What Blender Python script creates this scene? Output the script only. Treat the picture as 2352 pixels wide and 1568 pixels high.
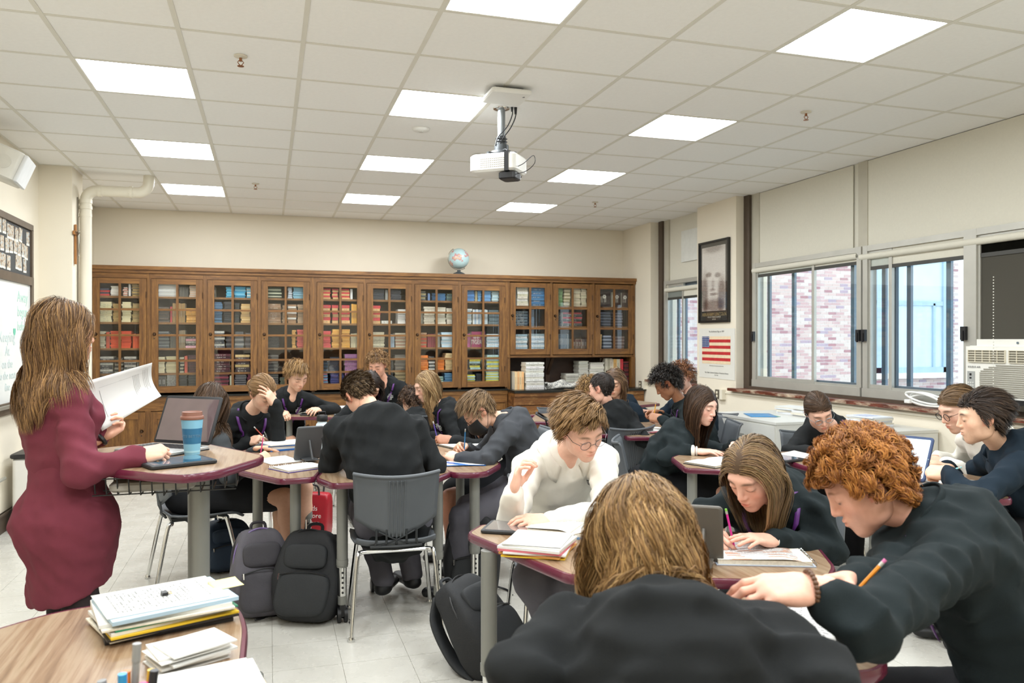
import bpy, bmesh, math, random
import numpy as np
from mathutils import Vector, Matrix, Euler
random.seed(7)
np.random.seed(7)
for _o in list(bpy.data.objects):
 bpy.data.objects.remove(_o)
SC = bpy.context.scene
COL = SC.collection
# ---------------------------------------------------------------- camera, world, exposure
F_PX, YAW, CAM_H, HOR = 1804.0, 0.3008, 1.48, 780.4
cam_d = bpy.data.cameras.new('camera')
cam_d.sensor_width = 36.0
cam_d.lens = F_PX / 2352.0 * 36.0
cam_d.clip_start = 0.05
cam_d.clip_end = 200
cam_d.dof.use_dof = True
cam_d.dof.focus_distance = 4.0
cam_d.dof.aperture_fstop = 5.0
cam = bpy.data.objects.new('camera', cam_d)
COL.objects.link(cam)
cam.location = (0, 0, CAM_H)
cam.rotation_euler = (math.pi / 2 - 0.002, 0, -YAW)
SC.camera = cam
world = bpy.data.worlds.new('overcast_sky')
SC.world = world
world.use_nodes = True
_bg = world.node_tree.nodes['Background']
_bg.inputs['Color'].default_value = (0.86, 0.93, 1.0, 1)
_bg.inputs['Strength'].default_value = 2.7
LAMP_STRENGTH = 27.0
SC.view_settings.view_transform = 'Standard'
SC.view_settings.look = 'None'
SC.view_settings.gamma = 1.0
SC.view_settings.use_curve_mapping = False
SC.view_settings.exposure = 0.2
try:
 SC.cycles.max_bounces = 7
 SC.cycles.diffuse_bounces = 4
 SC.cycles.use_adaptive_sampling = True
 SC.cycles.adaptive_threshold = 0.08
 SC.cycles.glossy_bounces = 3
 SC.cycles.transmission_bounces = 4
 SC.cycles.transparent_max_bounces = 10
 SC.cycles.caustics_reflective = False
 SC.cycles.caustics_refractive = False
 SC.cycles.sample_clamp_indirect = 6
except Exception:
 pass
# ---------------------------------------------------------------- pixel helpers (photo frame 2352 x 1568)
_S, _C = math.sin(YAW), math.cos(YAW)
def ray(px, py):
 u = (px - 1176) / F_PX
 v = (HOR - py) / F_PX
 return Vector((_S + u * _C, _C - u * _S, v))
def atz(px, py, z):
 r = ray(px, py); t = (z - CAM_H) / r.z
 return Vector((r.x * t, r.y * t, z))
def atd(px, py, d):
 r = ray(px, py)
 return Vector((r.x * d, r.y * d, CAM_H + r.z * d))
def aty(px, py, y):
 r = ray(px, py); t = y / r.y
 return Vector((r.x * t, y, CAM_H + r.z * t))
def atx(px, py, x):
 r = ray(px, py); t = x / r.x
 return Vector((x, r.y * t, CAM_H + r.z * t))
# ---------------------------------------------------------------- materials
def lin(c):
 if isinstance(c, str):
  c = c.lstrip('#')
  c = [int(c[i:i + 2], 16) / 255 for i in (0, 2, 4)]
  c = [x / 12.92 if x <= 0.04045 else ((x + 0.055) / 1.055) ** 2.4 for x in c]
 return (c[0], c[1], c[2], 1.0)
MATS = {}
def _new(name):
 m = bpy.data.materials.new(name)
 m.use_nodes = True
 nt = m.node_tree
 return m, nt, nt.nodes['Principled BSDF']
def N(nt, t, **kw):
 n = nt.nodes.new(t)
 for k, v in kw.items():
  if hasattr(n, k) and k not in ('inputs',):
   setattr(n, k, v)
 return n
def ramp(nt, fac, stops):
 r = nt.nodes.new('ShaderNodeValToRGB')
 els = r.color_ramp.elements
 while len(els) < len(stops):
  els.new(0.5)
 for e, (p, c) in zip(els, stops):
  e.position = p
  e.color = lin(c)
 nt.links.new(fac, r.inputs['Fac'])
 return r
def coords(nt, kind='Object', scale=(1, 1, 1), rot=(0, 0, 0), loc=(0, 0, 0)):
 tc = nt.nodes.new('ShaderNodeTexCoord')
 mp = nt.nodes.new('ShaderNodeMapping')
 mp.inputs['Scale'].default_value = scale
 mp.inputs['Rotation'].default_value = rot
 mp.inputs['Location'].default_value = loc
 nt.links.new(tc.outputs[kind], mp.inputs['Vector'])
 return mp.outputs['Vector']
def noise(nt, vec, scale=5, detail=4, rough=0.6, dist=0.0):
 n = nt.nodes.new('ShaderNodeTexNoise')
 n.inputs['Scale'].default_value = scale
 n.inputs['Detail'].default_value = detail
 n.inputs['Roughness'].default_value = rough
 n.inputs['Distortion'].default_value = dist
 if vec is not None:
  nt.links.new(vec, n.inputs['Vector'])
 return n
def bump(nt, b, h, strength=0.2, dist=0.01):
 n = nt.nodes.new('ShaderNodeBump')
 n.inputs['Strength'].default_value = strength
 n.inputs['Distance'].default_value = dist
 nt.links.new(h, n.inputs['Height'])
 nt.links.new(n.outputs['Normal'], b.inputs['Normal'])
def plain(name, color, rough=0.5, metal=0.0, var=0.06, vscale=6, bumps=0.0, bscale=80, sheen=0.0, coat=0.0, spec=None, sss=0.0):
 """Solid colour with mild procedural tone variation."""
 if name in MATS:
  return MATS[name]
 m, nt, b = _new(name)
 c = lin(color)
 vec = coords(nt)
 n = noise(nt, vec, vscale, 3)
 lo = tuple(max(0, x * (1 - var)) for x in c[:3]); hi = tuple(min(1, x * (1 + var)) for x in c[:3])
 r = ramp(nt, n.outputs['Fac'], [(0.3, lo), (0.7, hi)])
 nt.links.new(r.outputs['Color'], b.inputs['Base Color'])
 b.inputs['Roughness'].default_value = rough
 b.inputs['Metallic'].default_value = metal
 if sheen:
  b.inputs['Sheen Weight'].default_value = sheen
  b.inputs['Sheen Roughness'].default_value = 0.5
 if coat:
  b.inputs['Coat Weight'].default_value = coat
 if spec is not None:
  b.inputs['Specular IOR Level'].default_value = spec
 if sss:
  b.inputs['Subsurface Weight'].default_value = sss
  b.inputs['Subsurface Radius'].default_value = (0.012, 0.005, 0.003)
  b.inputs['Subsurface Scale'].default_value = 1.0
 if bumps:
  n2 = noise(nt, vec, bscale, 3)
  bump(nt, b, n2.outputs['Fac'], bumps, 0.004)
 MATS[name] = m
 return m
def wood(name, dark, mid, light, axis='Z', scale=1.0, rough=0.45, wear=None):
 if name in MATS:
  return MATS[name]
 m, nt, b = _new(name)
 sc = {'X': (1.2, 14, 14), 'Y': (14, 1.2, 14), 'Z': (14, 14, 1.2)}[axis]
 vec = coords(nt, 'Object', tuple(s * scale for s in sc))
 n = noise(nt, vec, 2.2, 6, 0.65, 1.2)
 r = ramp(nt, n.outputs['Fac'], [(0.28, dark), (0.5, mid), (0.75, light)])
 out = r.outputs['Color']
 fine = noise(nt, coords(nt, 'Object', tuple(s * scale * 6 for s in sc)), 3, 2)
 mx = nt.nodes.new('ShaderNodeMixRGB'); mx.blend_type = 'MULTIPLY'; mx.inputs[0].default_value = 0.55
 fr = ramp(nt, fine.outputs['Fac'], [(0.35, (0.55, 0.5, 0.45)), (0.6, (1, 1, 1))])
 nt.links.new(out, mx.inputs[1]); nt.links.new(fr.outputs['Color'], mx.inputs[2])
 out = mx.outputs[0]
 if wear:
  w = noise(nt, coords(nt, 'Object', (1, 1, 4)), 3.5, 6, 0.7)
  wr = ramp(nt, w.outputs['Fac'], [(0.5, (0, 0, 0)), (0.68, (1, 1, 1))])
  mw = nt.nodes.new('ShaderNodeMixRGB')
  nt.links.new(wr.outputs['Color'], mw.inputs[0]); nt.links.new(out, mw.inputs[1]); mw.inputs[2].default_value = lin(wear)
  out = mw.outputs[0]
 nt.links.new(out, b.inputs['Base Color'])
 b.inputs['Roughness'].default_value = rough
 bump(nt, b, n.outputs['Fac'], 0.12, 0.003)
 MATS[name] = m
 return m
def emission(name, color, strength):
 if name in MATS:
  return MATS[name]
 m, nt, b = _new(name)
 b.inputs['Base Color'].default_value = lin(color)
 b.inputs['Emission Color'].default_value = lin(color)
 b.inputs['Emission Strength'].default_value = strength
 MATS[name] = m
 return m
def glass(name, tint=(1, 1, 1), refl=0.10, rough=0.02, gl=(1, 1, 1), haze=0.0, hc=(0.8, 0.85, 0.9)):
 if name in MATS:
  return MATS[name]
 m = bpy.data.materials.new(name); m.use_nodes = True
 nt = m.node_tree; nt.nodes.clear()
 o = nt.nodes.new('ShaderNodeOutputMaterial')
 t = nt.nodes.new('ShaderNodeBsdfTransparent'); t.inputs[0].default_value = lin(tint)
 g = nt.nodes.new('ShaderNodeBsdfGlossy'); g.inputs['Roughness'].default_value = rough; g.inputs[0].default_value = lin(gl)
 mx = nt.nodes.new('ShaderNodeMixShader')
 lw = nt.nodes.new('ShaderNodeLayerWeight'); lw.inputs['Blend'].default_value = 0.5
 pw = nt.nodes.new('ShaderNodeMath'); pw.operation = 'POWER'; pw.inputs[1].default_value = 4.0
 nt.links.new(lw.outputs['Facing'], pw.inputs[0])
 mul = nt.nodes.new('ShaderNodeMath'); mul.operation = 'MULTIPLY_ADD'
 mul.inputs[1].default_value = 0.5; mul.inputs[2].default_value = refl
 nt.links.new(pw.outputs[0], mul.inputs[0]); nt.links.new(mul.outputs[0], mx.inputs[0])
 nt.links.new(t.outputs[0], mx.inputs[1]); nt.links.new(g.outputs[0], mx.inputs[2])
 out = mx.outputs[0]
 if haze:
  d = nt.nodes.new('ShaderNodeBsdfDiffuse'); d.inputs[0].default_value = lin(hc)
  m2 = nt.nodes.new('ShaderNodeMixShader'); m2.inputs[0].default_value = haze
  nt.links.new(out, m2.inputs[1]); nt.links.new(d.outputs[0], m2.inputs[2]); out = m2.outputs[0]
 nt.links.new(out, o.inputs['Surface'])
 MATS[name] = m
 return m
def objcolor(name, rough=0.55, text=False, text_axis='X'):
 """Base colour from the object's own colour; optional printed lettering band."""
 if name in MATS:
  return MATS[name]
 m, nt, b = _new(name)
 oi = nt.nodes.new('ShaderNodeObjectInfo')
 out = oi.outputs['Color']
 if text:
  tc = nt.nodes.new('ShaderNodeTexCoord')
  sep = nt.nodes.new('ShaderNodeSeparateXYZ'); nt.links.new(tc.outputs['Generated'], sep.inputs[0])
  mp = nt.nodes.new('ShaderNodeMapping'); mp.inputs['Scale'].default_value = (34, 1, 1)
  nt.links.new(tc.outputs['Generated'], mp.inputs['Vector'])
  add = nt.nodes.new('ShaderNodeVectorMath'); add.operation = 'ADD'
  cmb = nt.nodes.new('ShaderNodeCombineXYZ')
  rm = nt.nodes.new('ShaderNodeMath'); rm.operation = 'MULTIPLY'; rm.inputs[1].default_value = 50
  nt.links.new(oi.outputs['Random'], rm.inputs[0]); nt.links.new(rm.outputs[0], cmb.inputs[0])
  nt.links.new(mp.outputs[0], add.inputs[0]); nt.links.new(cmb.outputs[0], add.inputs[1])
  n = noise(nt, add.outputs[0], 1.0, 1)
  r = ramp(nt, n.outputs['Fac'], [(0.5, (0, 0, 0)), (0.52, (1, 1, 1))])
  def band(sock, lo, hi):
   g = nt.nodes.new('ShaderNodeMath'); g.operation = 'GREATER_THAN'; g.inputs[1].default_value = lo
   l = nt.nodes.new('ShaderNodeMath'); l.operation = 'LESS_THAN'; l.inputs[1].default_value = hi
   nt.links.new(sock, g.inputs[0]); nt.links.new(sock, l.inputs[0])
   k = nt.nodes.new('ShaderNodeMath'); k.operation = 'MULTIPLY'
   nt.links.new(g.outputs[0], k.inputs[0]); nt.links.new(l.outputs[0], k.inputs[1])
   return k.outputs[0]
  k = nt.nodes.new('ShaderNodeMath'); k.operation = 'MULTIPLY'
  nt.links.new(band(sep.outputs[0], 0.18, 0.72), k.inputs[0]); nt.links.new(band(sep.outputs[2], 0.3, 0.7), k.inputs[1])
  k2 = nt.nodes.new('ShaderNodeMath'); k2.operation = 'MULTIPLY'
  nt.links.new(k.outputs[0], k2.inputs[0]); nt.links.new(r.outputs['Color'], k2.inputs[1])
  # lettering is light on dark spines and dark on light spines
  hsv = nt.nodes.new('ShaderNodeSeparateColor'); hsv.mode = 'HSV'
  nt.links.new(oi.outputs['Color'], hsv.inputs[0])
  gt = nt.nodes.new('ShaderNodeMath'); gt.operation = 'GREATER_THAN'; gt.inputs[1].default_value = 0.3
  nt.links.new(hsv.outputs[2], gt.inputs[0])
  inkmix = nt.nodes.new('ShaderNodeMixRGB'); nt.links.new(gt.outputs[0], inkmix.inputs[0])
  inkmix.inputs[1].default_value = (0.65, 0.62, 0.55, 1); inkmix.inputs[2].default_value = (0.12, 0.1, 0.1, 1)
  k3 = nt.nodes.new('ShaderNodeMath'); k3.operation = 'MULTIPLY'; k3.inputs[1].default_value = 0.6
  nt.links.new(k2.outputs[0], k3.inputs[0])
  mx = nt.nodes.new('ShaderNodeMixRGB'); nt.links.new(k3.outputs[0], mx.inputs[0])
  nt.links.new(out, mx.inputs[1]); nt.links.new(inkmix.outputs[0], mx.inputs[2]); out = mx.outputs[0]
 nt.links.new(out, b.inputs['Base Color'])
 b.inputs['Roughness'].default_value = rough
 MATS[name] = m
 return m
def attrcolor(name, attr='tint', rough=0.55, aniso=0.0, spec=None, bumpy=0.0):
 if name in MATS:
  return MATS[name]
 m, nt, b = _new(name)
 a = nt.nodes.new('ShaderNodeAttribute'); a.attribute_name = attr
 nt.links.new(a.outputs['Color'], b.inputs['Base Color'])
 b.inputs['Roughness'].default_value = rough
 if spec is not None:
  b.inputs['Specular IOR Level'].default_value = spec
 MATS[name] = m
 return m
# ---------------------------------------------------------------- mesh builder and object helpers
class MB:
 def __init__(self):
  self.v = []; self.f = []; self.m = []; self.mi = 0
 def add(self, vs, fs):
  o = len(self.v)
  self.v.extend([tuple(x) for x in vs])
  for f in fs:
   self.f.append(tuple(i + o for i in f)); self.m.append(self.mi)
  return self
 def box(self, c, s, rot=None, taper=1.0):
  hx, hy, hz = s[0] / 2, s[1] / 2, s[2] / 2
  P = []
  for z, k in ((-hz, 1.0), (hz, taper)):
   P += [(-hx * k, -hy * k, z), (hx * k, -hy * k, z), (hx * k, hy * k, z), (-hx * k, hy * k, z)]
  P = [Vector(p) for p in P]
  if rot is not None:
   R = rot if isinstance(rot, Matrix) else Euler(rot).to_matrix()
   P = [R @ p for p in P]
  c = Vector(c)
  return self.add([p + c for p in P], [(3, 2, 1, 0), (4, 5, 6, 7), (0, 1, 5, 4), (1, 2, 6, 5), (2, 3, 7, 6), (3, 0, 4, 7)])
 def bb(self, x0, x1, y0, y1, z0, z1):
  return self.box(((x0 + x1) / 2, (y0 + y1) / 2, (z0 + z1) / 2), (abs(x1 - x0), abs(y1 - y0), abs(z1 - z0)))
 def rbox(self, c, s, r, rot=None, n=3):
  """box with edges rounded in its local XY outline and a small chamfer top and bottom"""
  hx, hy = s[0] / 2, s[1] / 2
  r = min(r, hx * 0.99, hy * 0.99)
  pts = []
  for cx, cy, a0 in ((hx - r, hy - r, 0), (-hx + r, hy - r, 90), (-hx + r, -hy + r, 180), (hx - r, -hy + r, 270)):
   for i in range(n + 1):
    a = math.radians(a0 + 90 * i / n)
    pts.append((cx + r * math.cos(a), cy + r * math.sin(a)))
  R = Matrix.Identity(3) if rot is None else (rot if isinstance(rot, Matrix) else Euler(rot).to_matrix())
  ch = min(0.25 * s[2], r * 0.4)
  c = Vector(c); hz = s[2] / 2
  rings = [(-hz, 1 - ch / hx, 1 - ch / hy), (-hz + ch, 1, 1), (hz - ch, 1, 1), (hz, 1 - ch / hx, 1 - ch / hy)]
  vs = []; L = len(pts)
  for z, kx, ky in rings:
   vs += [R @ Vector((x * kx, y * ky, z)) + c for x, y in pts]
  fs = [tuple(reversed(range(L))), tuple(range(3 * L, 4 * L))]
  for k in range(3):
   for i in range(L):
    j = (i + 1) % L
    fs.append((k * L + i, k * L + j, (k + 1) * L + j, (k + 1) * L + i))
  return self.add(vs, fs)
 def cyl(self, p0, p1, r0, r1=None, n=12, caps=True):
  p0 = Vector(p0); p1 = Vector(p1); r1 = r0 if r1 is None else r1
  d = (p1 - p0)
  q = d.to_track_quat('Z', 'Y').to_matrix() if d.length > 1e-9 else Matrix.Identity(3)
  vs = []
  for p, r in ((p0, r0), (p1, r1)):
   for i in range(n):
    a = 2 * math.pi * i / n
    vs.append(p + q @ Vector((r * math.cos(a), r * math.sin(a), 0)))
  fs = [(i, (i + 1) % n, n + (i + 1) % n, n + i) for i in range(n)]
  if caps:
   fs += [tuple(reversed(range(n))), tuple(range(n, 2 * n))]
  return self.add(vs, fs)
 def tube(self, pts, r, n=8, closed=False, caps=True):
  pts = [Vector(p) for p in pts]
  L = len(pts)
  rs = r if isinstance(r, (list, tuple)) else [r] * L
  vs = []; up = None
  for i, p in enumerate(pts):
   a = pts[(i - 1) % L] if (closed or i > 0) else p
   b = pts[(i + 1) % L] if (closed or i < L - 1) else p
   t = (b - a).normalized()
   if up is None:
    up = Vector((0, 0, 1)) if abs(t.z) < 0.9 else Vector((1, 0, 0))
   x = up.cross(t)
   if x.length < 1e-6:
    x = Vector((1, 0, 0)).cross(t)
   x.normalize(); y = t.cross(x); up = y
   for k in range(n):
    an = 2 * math.pi * k / n
    vs.append(p + (x * math.cos(an) + y * math.sin(an)) * rs[i])
  fs = []
  for i in range(L if closed else L - 1):
   j = (i + 1) % L
   for k in range(n):
    kk = (k + 1) % n
    fs.append((i * n + k, i * n + kk, j * n + kk, j * n + k))
  if not closed and caps:
   fs += [tuple(reversed(range(n))), tuple(range((L - 1) * n, L * n))]
  return self.add(vs, fs)
 def prism(self, poly, z0, z1, ch=0.0):
  L = len(poly)
  if ch:
   cx = sum(p[0] for p in poly) / L; cy = sum(p[1] for p in poly) / L
   def ins(p):
    d = math.hypot(p[0] - cx, p[1] - cy); k = (d - ch) / d
    return (cx + (p[0] - cx) * k, cy + (p[1] - cy) * k)
   rings = [(z0, [ins(p) for p in poly]), (z0 + ch, poly), (z1 - ch, poly), (z1, [ins(p) for p in poly])]
  else:
   rings = [(z0, poly), (z1, poly)]
  vs = []
  for z, pp in rings:
   vs += [(p[0], p[1], z) for p in pp]
  K = len(rings)
  fs = [tuple(reversed(range(L))), tuple(range((K - 1) * L, K * L))]
  for k in range(K - 1):
   for i in range(L):
    j = (i + 1) % L
    fs.append((k * L + i, k * L + j, (k + 1) * L + j, (k + 1) * L + i))
  return self.add(vs, fs)
 def lathe(self, prof, c=(0, 0, 0), n=20, rot=None, caps=True):
  R = Matrix.Identity(3) if rot is None else (rot if isinstance(rot, Matrix) else Euler(rot).to_matrix())
  c = Vector(c); vs = []
  for r, z in prof:
   for i in range(n):
    a = 2 * math.pi * i / n
    vs.append(c + R @ Vector((r * math.cos(a), r * math.sin(a), z)))
  fs = []
  for k in range(len(prof) - 1):
   for i in range(n):
    j = (i + 1) % n
    fs.append((k * n + i, k * n + j, (k + 1) * n + j, (k + 1) * n + i))
  if caps:
   fs += [tuple(reversed(range(n))), tuple(range((len(prof) - 1) * n, len(prof) * n))]
  return self.add(vs, fs)
 def sphere(self, c, r, n=12, m=8, scale=(1, 1, 1), rot=None):
  R = Matrix.Identity(3) if rot is None else (rot if isinstance(rot, Matrix) else Euler(rot).to_matrix())
  c = Vector(c); vs = [c + R @ Vector((0, 0, -r * scale[2]))]
  for k in range(1, m):
   t = -math.pi / 2 + math.pi * k / m
   for i in range(n):
    a = 2 * math.pi * i / n
    vs.append(c + R @ Vector((r * scale[0] * math.cos(t) * math.cos(a), r * scale[1] * math.cos(t) * math.sin(a), r * scale[2] * math.sin(t))))
  vs.append(c + R @ Vector((0, 0, r * scale[2])))
  top = len(vs) - 1
  fs = []
  for i in range(n):
   j = (i + 1) % n
   fs.append((0, 1 + j, 1 + i)); fs.append((top, 1 + (m - 2) * n + i, 1 + (m - 2) * n + j))
  for k in range(m - 2):
   for i in range(n):
    j = (i + 1) % n
    fs.append((1 + k * n + i, 1 + k * n + j, 1 + (k + 1) * n + j, 1 + (k + 1) * n + i))
  return self.add(vs, fs)
 def grid(self, fn, nu, nv):
  """surface from fn(u,v), u,v in 0..1"""
  vs = [fn(i / nu, j / nv) for j in range(nv + 1) for i in range(nu + 1)]
  fs = [(j * (nu + 1) + i, j * (nu + 1) + i + 1, (j + 1) * (nu + 1) + i + 1, (j + 1) * (nu + 1) + i) for j in range(nv) for i in range(nu)]
  return self.add(vs, fs)
 def sheet(self, fn, nu, nv, th):
  """thin solid sheet following fn(u,v) (offset along the surface normal by th)"""
  P = np.array([[tuple(fn(i / nu, j / nv)) for i in range(nu + 1)] for j in range(nv + 1)], float)
  du = np.gradient(P, axis=1); dv = np.gradient(P, axis=0)
  nr = np.cross(du, dv); nr /= (np.linalg.norm(nr, axis=2, keepdims=True) + 1e-12)
  A = (P + nr * th / 2).reshape(-1, 3); B = (P - nr * th / 2).reshape(-1, 3)
  W = nu + 1; K = len(A); fs = []
  for j in range(nv):
   for i in range(nu):
    q = (j * W + i, j * W + i + 1, (j + 1) * W + i + 1, (j + 1) * W + i)
    fs.append(q); fs.append(tuple(K + x for x in reversed(q)))
  edge = [i for i in range(W)] + [j * W + nu for j in range(1, nv + 1)] + [nv * W + i for i in range(nu - 1, -1, -1)] + [j * W for j in range(nv - 1, 0, -1)]
  for a, b in zip(edge, edge[1:] + edge[:1]):
   fs.append((b, a, K + a, K + b))
  return self.add(list(A) + list(B), fs)
 def mesh(self, name, mats, smooth=False):
  me = bpy.data.meshes.new(name)
  me.from_pydata([tuple(p) for p in self.v], [], self.f)
  if not isinstance(mats, (list, tuple)):
   mats = [mats]
  for mm in mats:
   me.materials.append(mm)
  if any(self.m):
   me.polygons.foreach_set('material_index', self.m)
  if smooth:
   me.polygons.foreach_set('use_smooth', [True] * len(me.polygons))
   if smooth != 'all':
    try:
     me.set_sharp_from_angle(angle=math.radians(40))
    except Exception:
     pass
  me.update()
  return me
 def build(self, name, mats, parent=None, smooth=False, world=False):
  if world and parent is not None:
   L = Vector(parent.location)
   self.v = [tuple(Vector(p) - L) for p in self.v]
  return link(name, self.mesh(name, mats, smooth), parent)
def link(name, data, parent=None, loc=None, rot=None, scale=None):
 o = bpy.data.objects.new(name, data)
 COL.objects.link(o)
 if parent is not None:
  o.parent = parent
 if loc is not None:
  o.location = loc
 if rot is not None:
  o.rotation_euler = rot
 if scale is not None:
  o.scale = scale
 return o
def tag(o, label=None, cat=None, group=None, kind=None):
 if label: o['label'] = label
 if cat: o['category'] = cat
 if group: o['group'] = group
 if kind: o['kind'] = kind
 return o
def thing(name, label, cat, loc=(0, 0, 0), rotz=0, group=None):
 o = bpy.data.objects.new(name, None)
 o.empty_display_size = 0.05
 COL.objects.link(o)
 o.location = loc
 o.rotation_euler = (0, 0, rotz)
 return tag(o, label, cat, group)
def struct(name, mb, mat, parent=None, smooth=False):
 o = mb.build(name, mat, parent, smooth)
 if parent is None:
  o['kind'] = 'structure'
 return o
def copy_tree(o, parent=None):
 c = o.copy(); COL.objects.link(c); c.parent = parent
 for ch in list(o.children):
  copy_tree(ch, c)
 return c
def text_mesh(body, size, mat, name='lettering', extrude=0.0006, align='CENTER', space=1.0):
 cu = bpy.data.curves.new(name, 'FONT')
 cu.body = body; cu.size = size; cu.align_x = align; cu.align_y = 'CENTER'; cu.extrude = extrude
 cu.resolution_u = 2
 cu.space_character = space
 tmp = bpy.data.objects.new('tmp', cu)
 COL.objects.link(tmp)
 dg = bpy.context.evaluated_depsgraph_get()
 me = bpy.data.meshes.new_from_object(tmp.evaluated_get(dg))
 bpy.data.objects.remove(tmp); bpy.data.curves.remove(cu)
 me.materials.clear(); me.materials.append(mat)
 return me
def curve_pts(ctrl, n=24):
 """Catmull-Rom through control points"""
 P = [Vector(p) for p in ctrl]
 P = [P[0] * 2 - P[1]] + P + [P[-1] * 2 - P[-2]]
 out = []
 seg = len(P) - 3
 for s in range(seg):
  p0, p1, p2, p3 = P[s:s + 4]
  k = max(2, n // seg)
  for i in range(k):
   t = i / k
   out.append(0.5 * ((2 * p1) + (p2 - p0) * t + (2 * p0 - 5 * p1 + 4 * p2 - p3) * t * t + (3 * p1 - p0 - 3 * p2 + p3) * t ** 3))
 out.append(P[-2])
 return out
def ROT(z=0, x=0, y=0):
 return Euler((math.radians(x), math.radians(y), math.radians(z))).to_matrix()
# ================================================================ MATERIALS OF THE ROOM
CEIL = 3.045
M_wall = plain('cream_wall_paint', '#e8dfcc', 0.7, var=0.02, vscale=1.5, bumps=0.08, bscale=60)
M_ceil = plain('acoustic_tile', '#f4f3f0', 0.9, var=0.015, vscale=40, bumps=0.25, bscale=220)
M_bar = plain('ceiling_grid_white', '#dedbd0', 0.6, var=0.02)
M_lampframe = plain('lamp_frame_white', '#e8e6e0', 0.5, var=0.01)
M_lamp = emission('lamp_diffuser', (0.925, 0.97, 1.0), LAMP_STRENGTH)
M_oak = wood('oak_vertical', '#4c3015', '#775026', '#966b36', 'Z', 1.0, 0.42)
M_oakx = wood('oak_horizontal', '#513418', '#7e552a', '#9d723b', 'X', 1.0, 0.42)
M_oakworn = wood('oak_worn', '#4f2f15', '#7a4d22', '#986430', 'X', 1.0, 0.5, wear='#b58850')
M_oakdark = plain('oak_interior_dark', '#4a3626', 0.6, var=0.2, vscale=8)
M_black = plain('black_worktop', '#16150f', 0.35, var=0.2, vscale=20, bumps=0.1)
M_trim = plain('dark_brown_trim', '#4c3f33', 0.5, var=0.12, vscale=14, bumps=0.1)
M_sill = wood('sill_redwood', '#3a1c12', '#6b3322', '#8a4a35', 'Y', 1.2, 0.4, wear='#cbb9a0')
M_alu = plain('window_aluminium', '#b9b7ae', 0.4, metal=0.35, var=0.05)
M_alud = plain('window_aluminium_dark', '#6f7c86', 0.4, metal=0.3, var=0.06)
M_blind = plain('shade_fabric_cream', '#dad6c7', 0.8, var=0.02, vscale=60, bumps=0.1, bscale=300)
M_blindbar = plain('shade_bottom_bar', '#3c3b36', 0.5, var=0.1)
M_chrome = plain('chrome', '#d8d8d6', 0.14, metal=1.0, var=0.03)
M_blackp = plain('black_plastic', '#18181a', 0.45, var=0.1)
M_white = plain('white_plastic', '#e6e5e0', 0.45, var=0.02)
M_paint = plain('painted_pipe_cream', '#e3dcca', 0.45, var=0.03, vscale=3)
M_paper = plain('white_paper', '#d8d7d2', 0.75, var=0.02, vscale=12)
M_outdoor = None
# vinyl floor tile: pale cream with fine speckle
def _floor_mat():
 m, nt, b = _new('vinyl_tile')
 vec = coords(nt)
 oi = nt.nodes.new('ShaderNodeObjectInfo')
 add = nt.nodes.new('ShaderNodeVectorMath'); add.operation = 'ADD'
 nt.links.new(vec, add.inputs[0]); nt.links.new(oi.outputs['Location'], add.inputs[1])
 n1 = noise(nt, add.outputs[0], 160, 3, 0.7)
 r = ramp(nt, n1.outputs['Fac'], [(0.27, '#aeaaa1'), (0.36, '#c6c3ba'), (0.62, '#cac7be'), (0.78, '#cfccc4')])
 n2 = noise(nt, add.outputs[0], 6, 3)
 r2 = ramp(nt, n2.outputs['Fac'], [(0.3, (0.96, 0.96, 0.95)), (0.7, (1, 1, 1))])
 mx = nt.nodes.new('ShaderNodeMixRGB'); mx.blend_type = 'MULTIPLY'; mx.inputs[0].default_value = 1
 nt.links.new(r.outputs[0], mx.inputs[1]); nt.links.new(r2.outputs[0], mx.inputs[2])
 nt.links.new(mx.outputs[0], b.inputs['Base Color'])
 rr = ramp(nt, n2.outputs['Fac'], [(0.3, (0.2, 0.2, 0.2)), (0.7, (0.34, 0.34, 0.34))])
 nt.links.new(rr.outputs[0], b.inputs['Roughness'])
 MATS['vinyl_tile'] = m
 return m
M_floor = _floor_mat()
M_grout = plain('floor_joint', '#8d877a', 0.8, var=0.1)
# ================================================================ FLOOR
YB, YF = 10.30, -2.0          # back wall, wall behind the camera
XL, XR = -1.96, 4.86
floor = struct('floor', MB().bb(XL - 0.1, XR + 0.4, YF - 0.1, YB + 0.1, -0.15, -0.003), M_grout)
TS = 0.3048
tile_me = MB().box((0, 0, -0.0025), (TS - 0.0016, TS - 0.0016, 0.005)).mesh('floor_tile', M_floor)
cells = []
ix0 = math.floor((XL - 0.017) / TS); ix1 = math.ceil((XR - 0.017) / TS)
for ix in range(ix0, ix1):
 for iy in range(-7, 34):
  x = 0.017 + (ix + 0.5) * TS; y = (iy + 0.5) * TS
  d = x * _S + y * _C
  vis = False
  if d > 0.5:
   px = 1176 + F_PX * (x * _C - y * _S) / d; py = HOR + F_PX * CAM_H / d
   vis = -60 < px < 2420 and py < 1650
  under = x > 1.1 and y < 4.2 or x > 2.2
  cells.append(((0 if vis else 50) + (20 if under else 0) + d, x, y))
cells.sort()
for k, x, y in cells[:298]:
 link('floor_tile', tile_me, floor, (x, y, 0))
mb = MB()
for k, x, y in cells[298:]:
 x0, x1 = max(x - TS / 2 + .0008, XL), min(x + TS / 2 - .0008, XR)
 if x1 > x0:
  mb.bb(x0, x1, y - TS / 2 + .0008, min(y + TS / 2 - .0008, YB), -0.005, 0)
tag(mb.build('floor_tiles_far', M_floor, floor), kind='stuff')
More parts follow.
